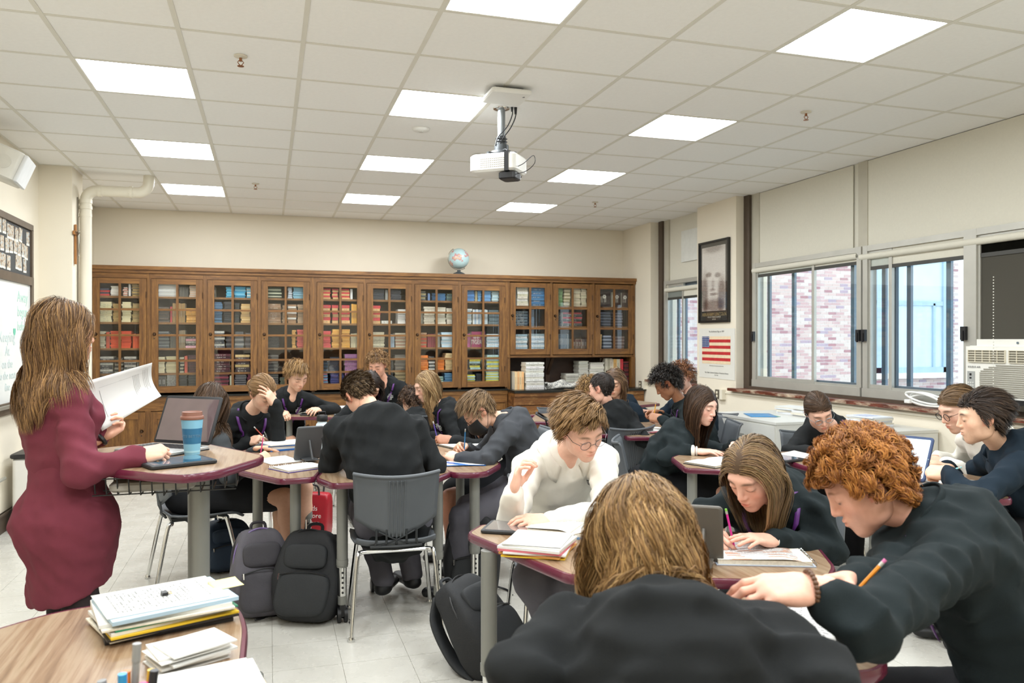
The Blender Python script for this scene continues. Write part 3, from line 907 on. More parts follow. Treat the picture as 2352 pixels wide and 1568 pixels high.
# flag poster
t = thing('flag_poster', 'white paper poster of an old striped flag below the framed portrait', 'poster', (XR, 7.825, 1.33))
mb = MB().sheet(lambda u, v: (-.004, .372 - .744 * u, -.285 + .57 * v - .008 * u), 8, 8, .001)
mb.build('sheet', plain('poster_paper', '#dddbd2', 0.6, var=0.02), t)
redc = plain('flag_red', '#b8262a', 0.7, var=0.18, vscale=20); crm = plain('flag_cream', '#e5cfae', 0.7, var=0.06, vscale=20); blu = plain('flag_blue', '#2f4f86', 0.7, var=0.15, vscale=20)
FY0, FY1, FZ0, FZ1 = .304, -.286, -.123, .19
for k in range(9):
 z1 = FZ1 - (FZ1 - FZ0) * k / 9; z0 = FZ1 - (FZ1 - FZ0) * (k + 1) / 9
 MB().bb(-.0062, -.0055, FY1, FY0, z0, z1).build('flag_stripe', crm if k % 2 == 0 else redc, t)
MB().bb(-.0072, -.0062, FY0 - .155, FY0, FZ1 - .125, FZ1).build('flag_canton', blu, t)
star = MB()
sp = []
for k in range(10):
 a = math.pi / 2 + k * math.pi / 5; r = .0095 if k % 2 == 0 else .004
 sp.append((0, r * math.cos(a), r * math.sin(a)))
star.add(sp, [tuple(range(10))])
star_me = star.mesh('flag_star', crm)
for i in range(5):
 for j in range(5):
  if (i in (1, 3) and j in (1, 3)) and False:
   continue
  link('flag_star', star_me, t, (-.0076, FY0 - .016 - i * .031, FZ1 - .014 - j * .0245))
gtx = plain('poster_grey_text', '#8f8d88', 0.6)
link('lettering', text_mesh('The Abolitionist Flag, ca. 1859', .026, gtx), t, (-.0062, 0, .245), R_right)
link('lettering', text_mesh('The Gilder Lehrman Institute of American History', .024, gtx), t, (-.0062, 0, -.225), R_right)
link('lettering', text_mesh('New York', .017, gtx), t, (-.0062, 0, -.25), R_right)
link('lettering', text_mesh('Thirteen stripes and twenty stars, hand sewn cotton', .014, gtx), t, (-.0062, 0, -.145), R_right)
# outlets
for y, lab in ((7.697, 'dark electrical outlet plate on the pier below the flag poster'), (9.607, 'dark electrical outlet plate near the far bookcase corner')):
 t = thing('wall_outlet', lab, 'outlet', (XR, y, 0.872), 0, 'wall outlets')
 MB().bb(-.05, 0, -.06, .06, -.055, .055).build('box', M_paint, t)
 MB().bb(-.054, -.05, -.005, .075, -.052, .052).build('plate', plain('outlet_plate', '#5a5347', 0.4), t)
 for s in (-1, 1):
  MB().cyl((-.054, .035, s * .02), (-.058, .035, s * .02), .016, n=12).build('socket', plain('socket_ivory', '#e7dfc8', 0.4), t, True)
# window air conditioner
t = thing('air_conditioner', 'white window air conditioner with louvred front', 'air conditioner', (4.74, 4.04, 1.26))
M_ac = plain('ac_white', '#e4e3db', 0.45, var=0.02); M_slot = plain('ac_slot', '#8d897c', 0.7); M_ac2 = plain('ac_ivory', '#d8d1bd', 0.5)
MB().rbox((.16, 0, 0), (.30, .68, .36), .02).build('casing', M_ac, t, True)
MB().bb(.0, .03, -.34, .34, -.18, .175).build('front_panel', M_ac, t)
for k in range(16):
 z = .045 - k * .0138
 yl = .34 - .115 - (max(0, 4 - k) ** 2) * .008
 MB().bb(-.004, .002, -.30, yl, z - .004, z + .004).build('louvre_slot', M_slot, t)
for yc in (.17, -.15):
 MB().bb(-.003, .002, yc - .145, yc + .145, .065, .15).build('vent_recess', M_slot, t)
 for k in range(6):
  MB().bb(-.012, .0, yc - .145, yc + .145, .066 + k * .0165 - .002, .066 + k * .0165 + .002).build('vent_bar', M_ac2, t)
 for k in range(6):
  y = yc - .145 + k * .058
  MB().bb(-.011, .0, y - .002, y + .002, .065, .15).build('vent_bar', M_ac2, t)
MB().bb(-.004, .002, .265, .325, -.16, .0).build('control_panel', plain('ac_panel', '#9fa19e', 0.4), t)
MB().bb(-.006, -.003, .29, .305, -.03, -.015).bb(-.006, -.003, .29, .305, -.052, -.042).build('display', M_blackp, t)
mb = MB()
for i in range(3):
 for j in range(4):
  mb.bb(-.006, -.003, .272 + i * .018, .284 + i * .018, -.085 - j * .018, -.075 - j * .018)
tag(mb.build('button_pad', plain('ac_button', '#c9c9c4', 0.4), t), kind='stuff')
link('lettering', text_mesh('SOLEUS AIR', .02, plain('ac_logo', '#8c8c8c', 0.4)), t, (-.003, .27, .03), R_right)
MB().bb(.02, .05, -.40, .27, .18, .225).build('top_rail', M_ac, t)
MB().cyl((.018, -.05, .2), (.014, -.05, .2), .008, n=10).build('screw', M_alud, t, True)
MB().bb(-.01, .28, -.34, .34, -.215, -.18).build('under_seal', M_blackp, t)
# white cable coil on the sill
c0 = Vector((4.87, 4.86, 0.962))
t = thing('cable_coil', 'loose white cable coiled on the window sill beside the air conditioner', 'cable', c0)
mb = MB()
for k, (ry, rz, tl) in enumerate(((.20, .045, .015), (.18, .05, .02), (.19, .04, .0))):
 pts = [(.02 * math.cos(a) + tl, ry * math.cos(a) + .02 * k, .045 + rz * math.sin(a + .3 * k) + .01 * k) for a in np.linspace(0, 2 * math.pi, 29)[:-1]]
 mb.tube(pts, .008, 7, closed=True)
mb.tube(curve_pts([(-.0, .15, .03), (-.02, 0, .01), (-.01, -.2, .012), (.0, -.45, .02), (.0, -.6, .1)], 24), .008, 7)
mb.build('cord', plain('cable_white', '#e9e8e3', 0.45), t, True)
MB().rbox((-.01, .17, .03), (.035, .06, .03), .008).build('plug', plain('cable_white', '#e9e8e3', 0.45), t, True)
# ================================================================ OUTSIDE
M_mortar = plain('mortar', '#e6e2dd', 0.9)
def brick_mat(kind):
 m, nt, b = _new('brick_' + kind)
 if kind == 'obj':
  src = nt.nodes.new('ShaderNodeObjectInfo').outputs['Random']
 else:
  g = nt.nodes.new('ShaderNodeNewGeometry'); src = g.outputs['Random Per Island']
 r = ramp(nt, src, [(0.0, '#a97f84'), (0.10, '#c0a09f'), (0.4, '#c9b2ac'), (0.7, '#cfbfb8'), (0.94, '#ab98a4')])
 r.color_ramp.interpolation = 'CONSTANT'
 nt.links.new(r.outputs[0], b.inputs['Base Color']); b.inputs['Roughness'].default_value = 0.85
 return m
YW = 14.1
bld = thing('brick_building', 'pale pink brick building wing seen outside through the windows', 'building', (10, YW, 0))
wb = MB().bb(-4.2, 6, 0.002, 1.0, -3.5, 9)
wb.build('wall', M_mortar, bld)
bL, bH = .203, .0677
bme = MB().box((0, 0, 0), (bL - .011, .05, bH - .011)).mesh('brick', brick_mat('obj'))
rows = []
wx0, wx1, wz0, wz1 = aty(2010, 700, YW).x - 10, aty(2172, 700, YW).x - 10, .75, 4.2
for j in range(int(6.0 / bH)):
 z = -1.2 + j * bH
 x = -4.1 + (j % 2) * bL * .5
 while x < 5.0:
  if not (wx0 - .1 < x < wx1 + .1 and wz0 - .05 < z < wz1):
   rows.append((x, z))
  x += bL
def bvis(x, z):
 p = Vector((x + 10, YW, z)); d = p.x * _S + p.y * _C
 px = 1176 + F_PX * (p.x * _C - p.y * _S) / d; py = HOR - F_PX * (p.z - CAM_H) / d
 return 1765 < px < 1975 and 640 < py < 870 or 2175 < px < 2222 and 610 < py < 880
first = [r for r in rows if bvis(*r)]
random.shuffle(first)
chosen = set(first[:300])
for x, z in chosen:
 link('brick', bme, bld, (x, 0.02, z))
mb = MB()
for x, z in rows:
 if (x, z) not in chosen:
  mb.box((x, 0.02, z), (bL - .011, .05, bH - .011))
tag(mb.build('brick_field', brick_mat('isl'), bld), kind='stuff')
M_bwin = plain('outside_window_blue', '#a9bfcc', 0.4, var=0.05); M_bpane = plain('outside_pane', '#c6d6de', 0.15, var=0.08, vscale=1.0)
wn = MB()
for a, b_ in ((wx0, wx0 + .12), (wx1 - .12, wx1)):
 wn.bb(a, b_, -.06, .03, wz0, wz1)
wn.bb(wx0, wx1, -.06, .03, wz0, wz0 + .12).bb(wx0, wx1, -.05, .03, 2.25, 2.35).bb(wx0 + .5, wx0 + .56, -.05, .03, wz0, 2.3).bb(wx1 - .4, wx1 - .34, -.05, .03, wz0, 2.3)
wo = wn.build('window', M_bwin, bld)
MB().bb(wx0 + .1, wx1 - .1, -.01, .02, wz0 + .1, wz1).build('pane', M_bpane, wo)
MB().bb(wx0 - .12, wx1 + .12, -.16, .05, wz0 - .12, wz0).build('sill', plain('stone_sill', '#e4dfd6', 0.7), bld)
b2 = thing('neighbour_wing', 'blue grey building corner glimpsed through the small far window', 'building', (6.4, 17.5, 0))
MB().bb(-2.0, 1.4, 0, 3, -3, 8).build('wall', plain('wing_bluegrey', '#9fb4c4', 0.7, var=0.1, vscale=1), b2)
for k in range(26):
 MB().bb(-2.0, 1.4, -.03, .0, -.6 + k * .16, -.6 + k * .16 + .14).build('siding_board', plain('wing_siding', '#b7c8d4', 0.7, var=0.05), b2)
MB().bb(-3.3, -3.1, -2.6, -2.4, -3, 7).build('downpipe', plain('wing_pipe', '#5a6670', 0.5), b2)
gr = struct('ground_outside', MB().bb(5.3, 40, -10, 40, -3.6, -3.5), plain('outside_paving', '#b9b6ae', 0.9))
# ================================================================ BOOKCASES ALONG THE BACK WALL
CY = 9.90           # door plane
M_cglass = glass('cabinet_glass', (0.985, 0.99, 0.985), 0.03, 0.01)
M_knob = plain('knob_bronze', '#4a3626', 0.3, metal=0.6)
DOORS = [(-1.899, -1.340), (-1.289, -0.735), (-0.683, -0.127), (-0.079, 0.481), (0.569, 1.128), (1.174, 1.733), (1.776, 2.337), (2.385, 2.967)]
WDOORS = [(3.041, 3.599), (3.640, 4.208), (4.251, 4.821)]
ORD = ['first', 'second', 'third', 'fourth', 'fifth', 'sixth', 'seventh', 'eighth']
def door(parent, x0, x1, z0, z1, rows, ox, knob_z, zr=None):
 """glazed door in world X, built local to the parent at (ox, CY, 0)"""
 a, b = x0 - ox, x1 - ox
 st, rl = 0.075, 0.075
 mb = MB()
 mb.bb(a, a + st, -.022, 0, z0, z1).bb(b - st, b, -.022, 0, z0, z1)
 mb.mi = 1
 mb.bb(a + st, b - st, -.022, 0, z1 - rl * .8, z1).bb(a + st, b - st, -.022, 0, z0, z0 + rl)
 d = mb.build('door', [M_oak, M_oakx], parent)
 gz0, gz1 = z0 + rl, z1 - rl * .8
 xm = (a + b) / 2
 MB().bb(xm - .013, xm + .013, -.02, -.002, gz0, gz1).build('muntin', M_oak, d)
 hs = (gz1 - gz0) / rows
 for k in range(1, rows):
  MB().bb(a + st, b - st, -.019, -.003, gz0 + k * hs - .012, gz0 + k * hs + .012).build('muntin', M_oakx, d)
 for k in range(rows):
  for p, q in ((a + st, xm - .013), (xm + .013, b - st)):
   MB().bb(p, q, -.012, -.009, gz0 + k * hs + .012 * (k > 0), gz0 + (k + 1) * hs - .012 * (k < rows - 1)).build('pane', M_cglass, d)
 mb = MB().lathe([(0.001, .03), (.014, .028), (.016, .02), (.008, .012), (.007, 0), (.02, 0)][::-1], (a + .032, -.022, knob_z), 14, Euler((math.pi / 2, 0, 0)).to_matrix())
 mb.build('knob', M_knob, d, True)
 MB().cyl((a + .032, -.0225, knob_z - .05), (a + .032, -.024, knob_z - .05), .007, n=10).build('keyhole', M_blackp, d)
 for z in (z1 - .22, z0 + .2):
  MB().cyl((b - .002, -.024, z), (b - .002, -.024, z + .07), .005, n=8).build('hinge', M_knob, d, True)
SH = [0.925, 1.095, 1.385, 1.685, 1.985]          # tops of the shelves of a tall case
TALL = []
for k, (x0, x1) in enumerate(DOORS):
 xl = -1.945 if k == 0 else (DOORS[k - 1][1] + x0) / 2
 xr = 3.005 if k == 7 else (x1 + DOORS[k + 1][0]) / 2
 ox = (xl + xr) / 2
 t = thing('bookcase', f"tall oak bookcase with glazed door, {ORD[k]} from the left along the back wall", 'bookcase', (ox, CY, 0), 0, 'glazed oak bookcases')
 h = (xr - xl) / 2
 MB().bb(-h, x0 - ox - .003, -.012, .02, .86, 2.25).build('face_stile', M_oak, t)
 MB().bb(x1 - ox + .003, h, -.012, .02, .86, 2.25).build('face_stile', M_oak, t)
 MB().bb(x0 - ox - .003, x1 - ox + .003, -.012, .02, 2.19, 2.25).build('face_rail', M_oakx, t)
 MB().bb(-h, -h + .02, .02, .39, .84, 2.27).build('side_panel', M_oak, t)
 MB().bb(h - .02, h, .02, .39, .84, 2.27).build('side_panel', M_oak, t)
 MB().bb(-h + .02, h - .02, .375, .39, .84, 2.27).build('back_panel', M_oakdark, t)
 for z in SH:
  MB().bb(-h + .02, h - .02, .03, .375, z - .024, z).build('shelf', M_oakx, t)
 door(t, x0, x1, 0.868, 2.185, 4, ox, 1.545)
 TALL.append((x0 + .03, x1 - .03))
# wall cabinets above the open niche
WSH = [1.355, 1.665, 1.935]
for k, (x0, x1) in enumerate(WDOORS):
 xl = 3.005 if k == 0 else (WDOORS[k - 1][1] + x0) / 2
 xr = 4.85 if k == 2 else (x1 + WDOORS[k + 1][0]) / 2
 ox = (xl + xr) / 2; h = (xr - xl) / 2
 t = thing('wall_cabinet', f"oak wall cabinet with glazed door over the open niche, {['leftmost', 'middle', 'rightmost'][k]} of three", 'cabinet', (ox, CY, 0), 0, 'glazed oak wall cabinets')
 MB().bb(-h, x0 - ox - .003, -.012, .02, 1.25, 2.25).build('face_stile', M_oak, t)
 MB().bb(x1 - ox + .003, h, -.012, .02, 1.25, 2.25).build('face_stile', M_oak, t)
 MB().bb(-h, -h + .02, .02, .39, 1.27, 2.27).build('side_panel', M_oak, t)
 MB().bb(h - .02, h, .02, .39, 1.27, 2.27).build('side_panel', M_oak, t)
 MB().bb(-h, h, .0, .39, 1.245, 1.275).build('bottom_board', M_oakx, t)
 MB().bb(-h + .02, h - .02, .375, .39, 1.27, 2.27).build('back_panel', M_oakdark, t)
 for z in WSH:
  MB().bb(-h + .02, h - .02, .03, .375, z - .02, z).build('shelf', M_oakx, t)
 door(t, x0, x1, 1.285, 2.235, 3, ox, 1.80)
t = thing('cabinet_cornice', 'long oak cornice board running over all the bookcases', 'cornice', (1.45, CY, 2.25))
MB().bb(-3.395, 3.41, -.03, .4, .0, .035).build('moulding', M_oakx, t)
MB().bb(-3.395, 3.42, -.05, .4, .035, .078).build('cap_board', M_oakx, t)
# niche: back, end post, brackets
t = thing('niche_surround', 'dark open niche with wooden brackets between worktop and wall cabinets', 'niche', (3.93, CY, .83))
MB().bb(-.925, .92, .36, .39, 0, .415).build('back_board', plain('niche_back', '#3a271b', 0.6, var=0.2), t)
MB().bb(-.925, -.885, 0, .36, 0, .415).build('end_panel', M_oak, t)
MB().bb(.865, .92, -.02, .36, 0, .415).build('end_panel', M_oak, t)
for x in (-.24, .52):
 MB().bb(x - .03, x + .03, .33, .36, 0, .4).build('bracket_post', M_oakdark, t)
 MB().box((x + .0, .24, .29), (.04, .03, .33), ROT(0, 42)).build('bracket_arm', M_oakdark, t)
# base cabinets, worktops
t = thing('worktop', 'black edged worktop ledge below the tall bookcases', 'worktop', (.53, CY, .83))
MB().bb(-2.48, 2.475, -.05, .39, -.01, .01).build('black_top', M_black, t)
MB().bb(-2.48, 2.475, -.03, .0, -.06, -.01).build('edge_moulding', M_oakx, t)
t = thing('worktop', 'deep worn black worktop under the open niche', 'worktop', (3.93, CY, .82))
MB().bb(-.93, .925, -.34, .39, -.022, .01).build('black_top', M_black, t)
MB().bb(-.92, .905, -.32, .0, -.07, -.022).build('edge_moulding', M_oakworn, t)
def base_cab(x0, x1, yf, ztop, mat, matx, lab, nd, knob=True):
 ox = (x0 + x1) / 2; h = (x1 - x0) / 2
 t = thing('base_cabinet', lab, 'cabinet', (ox, yf, 0), 0, 'oak base cabinets')
 MB().bb(-h, h, .02, YB - yf - .01, .0, ztop).build('carcass', mat, t)
 MB().bb(-h, h, -.005, .02, ztop - .11, ztop).build('top_rail', matx, t)
 MB().bb(-h, h, -.005, .02, 0, .10).build('plinth', matx, t)
 w = 2 * h / nd
 for i in range(nd):
  a, b = -h + i * w, -h + (i + 1) * w
  MB().bb(a, a + .03, -.005, .02, .1, ztop - .11).build('face_stile', mat, t)
  MB().bb(b - .03, b, -.005, .02, .1, ztop - .11).build('face_stile', mat, t)
  z0, z1 = .11, ztop - .12
  mb = MB().bb(a + .03, a + .10, -.02, -.0, z0, z1).bb(b - .10, b - .03, -.02, -.0, z0, z1)
  mb.mi = 1
  mb.bb(a + .10, b - .10, -.02, 0, z1 - .08, z1).bb(a + .10, b - .10, -.02, 0, z0, z0 + .08)
  d = mb.build('door', [mat, matx], t)
  MB().bb(a + .10, b - .10, -.01, 0, z0 + .08, z1 - .08).build('panel', mat, d)
  xm = (a + b) / 2
  MB().bb(xm - .03, xm + .03, -.019, 0, z0 + .08, z1 - .08).build('rail', mat, d)
  if knob:
   MB().lathe([(.02, 0), (.007, 0), (.008, .012), (.016, .02), (.014, .028), (.001, .03)], (b - .065, -.02, z1 - .22), 12, Euler((math.pi / 2, 0, 0)).to_matrix()).build('knob', M_knob, d, True)
   MB().cyl((b - .065, -.0205, z1 - .27), (b - .065, -.022, z1 - .27), .007, n=10).build('keyhole', M_blackp, d)
for k, (a, b) in enumerate([(-1.945, -.705), (-.705, .525), (.525, 1.755), (1.755, 3.0)]):
 base_cab(a, b, 9.885, .77, M_oak, M_oakx, f"oak base cabinet with panelled doors, {ORD[k]} from the left below the bookcases", 2)
M_oakw2 = wood('oak_worn_vertical', '#3f2716', '#5f3a1e', '#7c4c24', 'Z', 1.0, 0.5, wear='#a87640')
for k, (a, b) in enumerate([(3.01, 3.93), (3.93, 4.85)]):
 base_cab(a, b, 9.62, .75, M_oakw2, M_oakworn, f"scuffed oak base cabinet under the niche, {['left', 'right'][k]} one", 2, False)
# ---------------------------------------------------------------- books
ONM = 'first second third fourth fifth sixth seventh eighth ninth tenth eleventh twelfth thirteenth fourteenth fifteenth sixteenth seventeenth eighteenth nineteenth twentieth'.split()
BOOKS = []          # (x0,x1,y0,y1,z0,z1,color,label,group,lying)
def jit(c, k=0.06):
 c = lin(c)
 f = 1 + random.uniform(-k, k) * 1.5
 return tuple(min(1, max(0, x * f * (1 + random.uniform(-k, k) * .4))) for x in c[:3]) + (1,)
def stack(x0, x1, zb, h, n, col, lab, grp, y0=9.932, depth=.2, alt=None):
 """books lying flat, one on another, spines to the room"""
 z = zb; th = h / n
 for i in range(n):
  c = alt[i % len(alt)] if alt else col
  a = x0 + random.uniform(0, .012); b = x1 - random.uniform(0, .012)
  yy = y0 + random.uniform(0, .014)
  BOOKS.append((a, b, yy, yy + depth, z + .0006, z + th - .0006, jit(c), lab.replace('#', ONM[i] + ' up in'), grp, True)); z += th
def rowv(x0, x1, zb, h, n, col, lab, grp, y0=9.932, depth=.2, alt=None):
 """books standing upright"""
 w = (x1 - x0) / n
 for i in range(n):
  c = alt[i % len(alt)] if alt else col
  yy = y0 + random.uniform(0, .012)
  BOOKS.append((x0 + i * w + .0006, x0 + (i + 1) * w - .0006, yy, yy + depth, zb, zb + h * random.uniform(.965, 1), jit(c), lab.replace('#', ONM[i] + ' along in'), grp, False))
W_, K_, CRM, TAN, RED, ORG = '#d9d6cf', '#232426', '#d6cda6', '#b89a62', '#b5322c', '#d4552b'
SHN = ['bottom shelf', 'fourth shelf', 'third shelf', 'second shelf', 'top shelf']
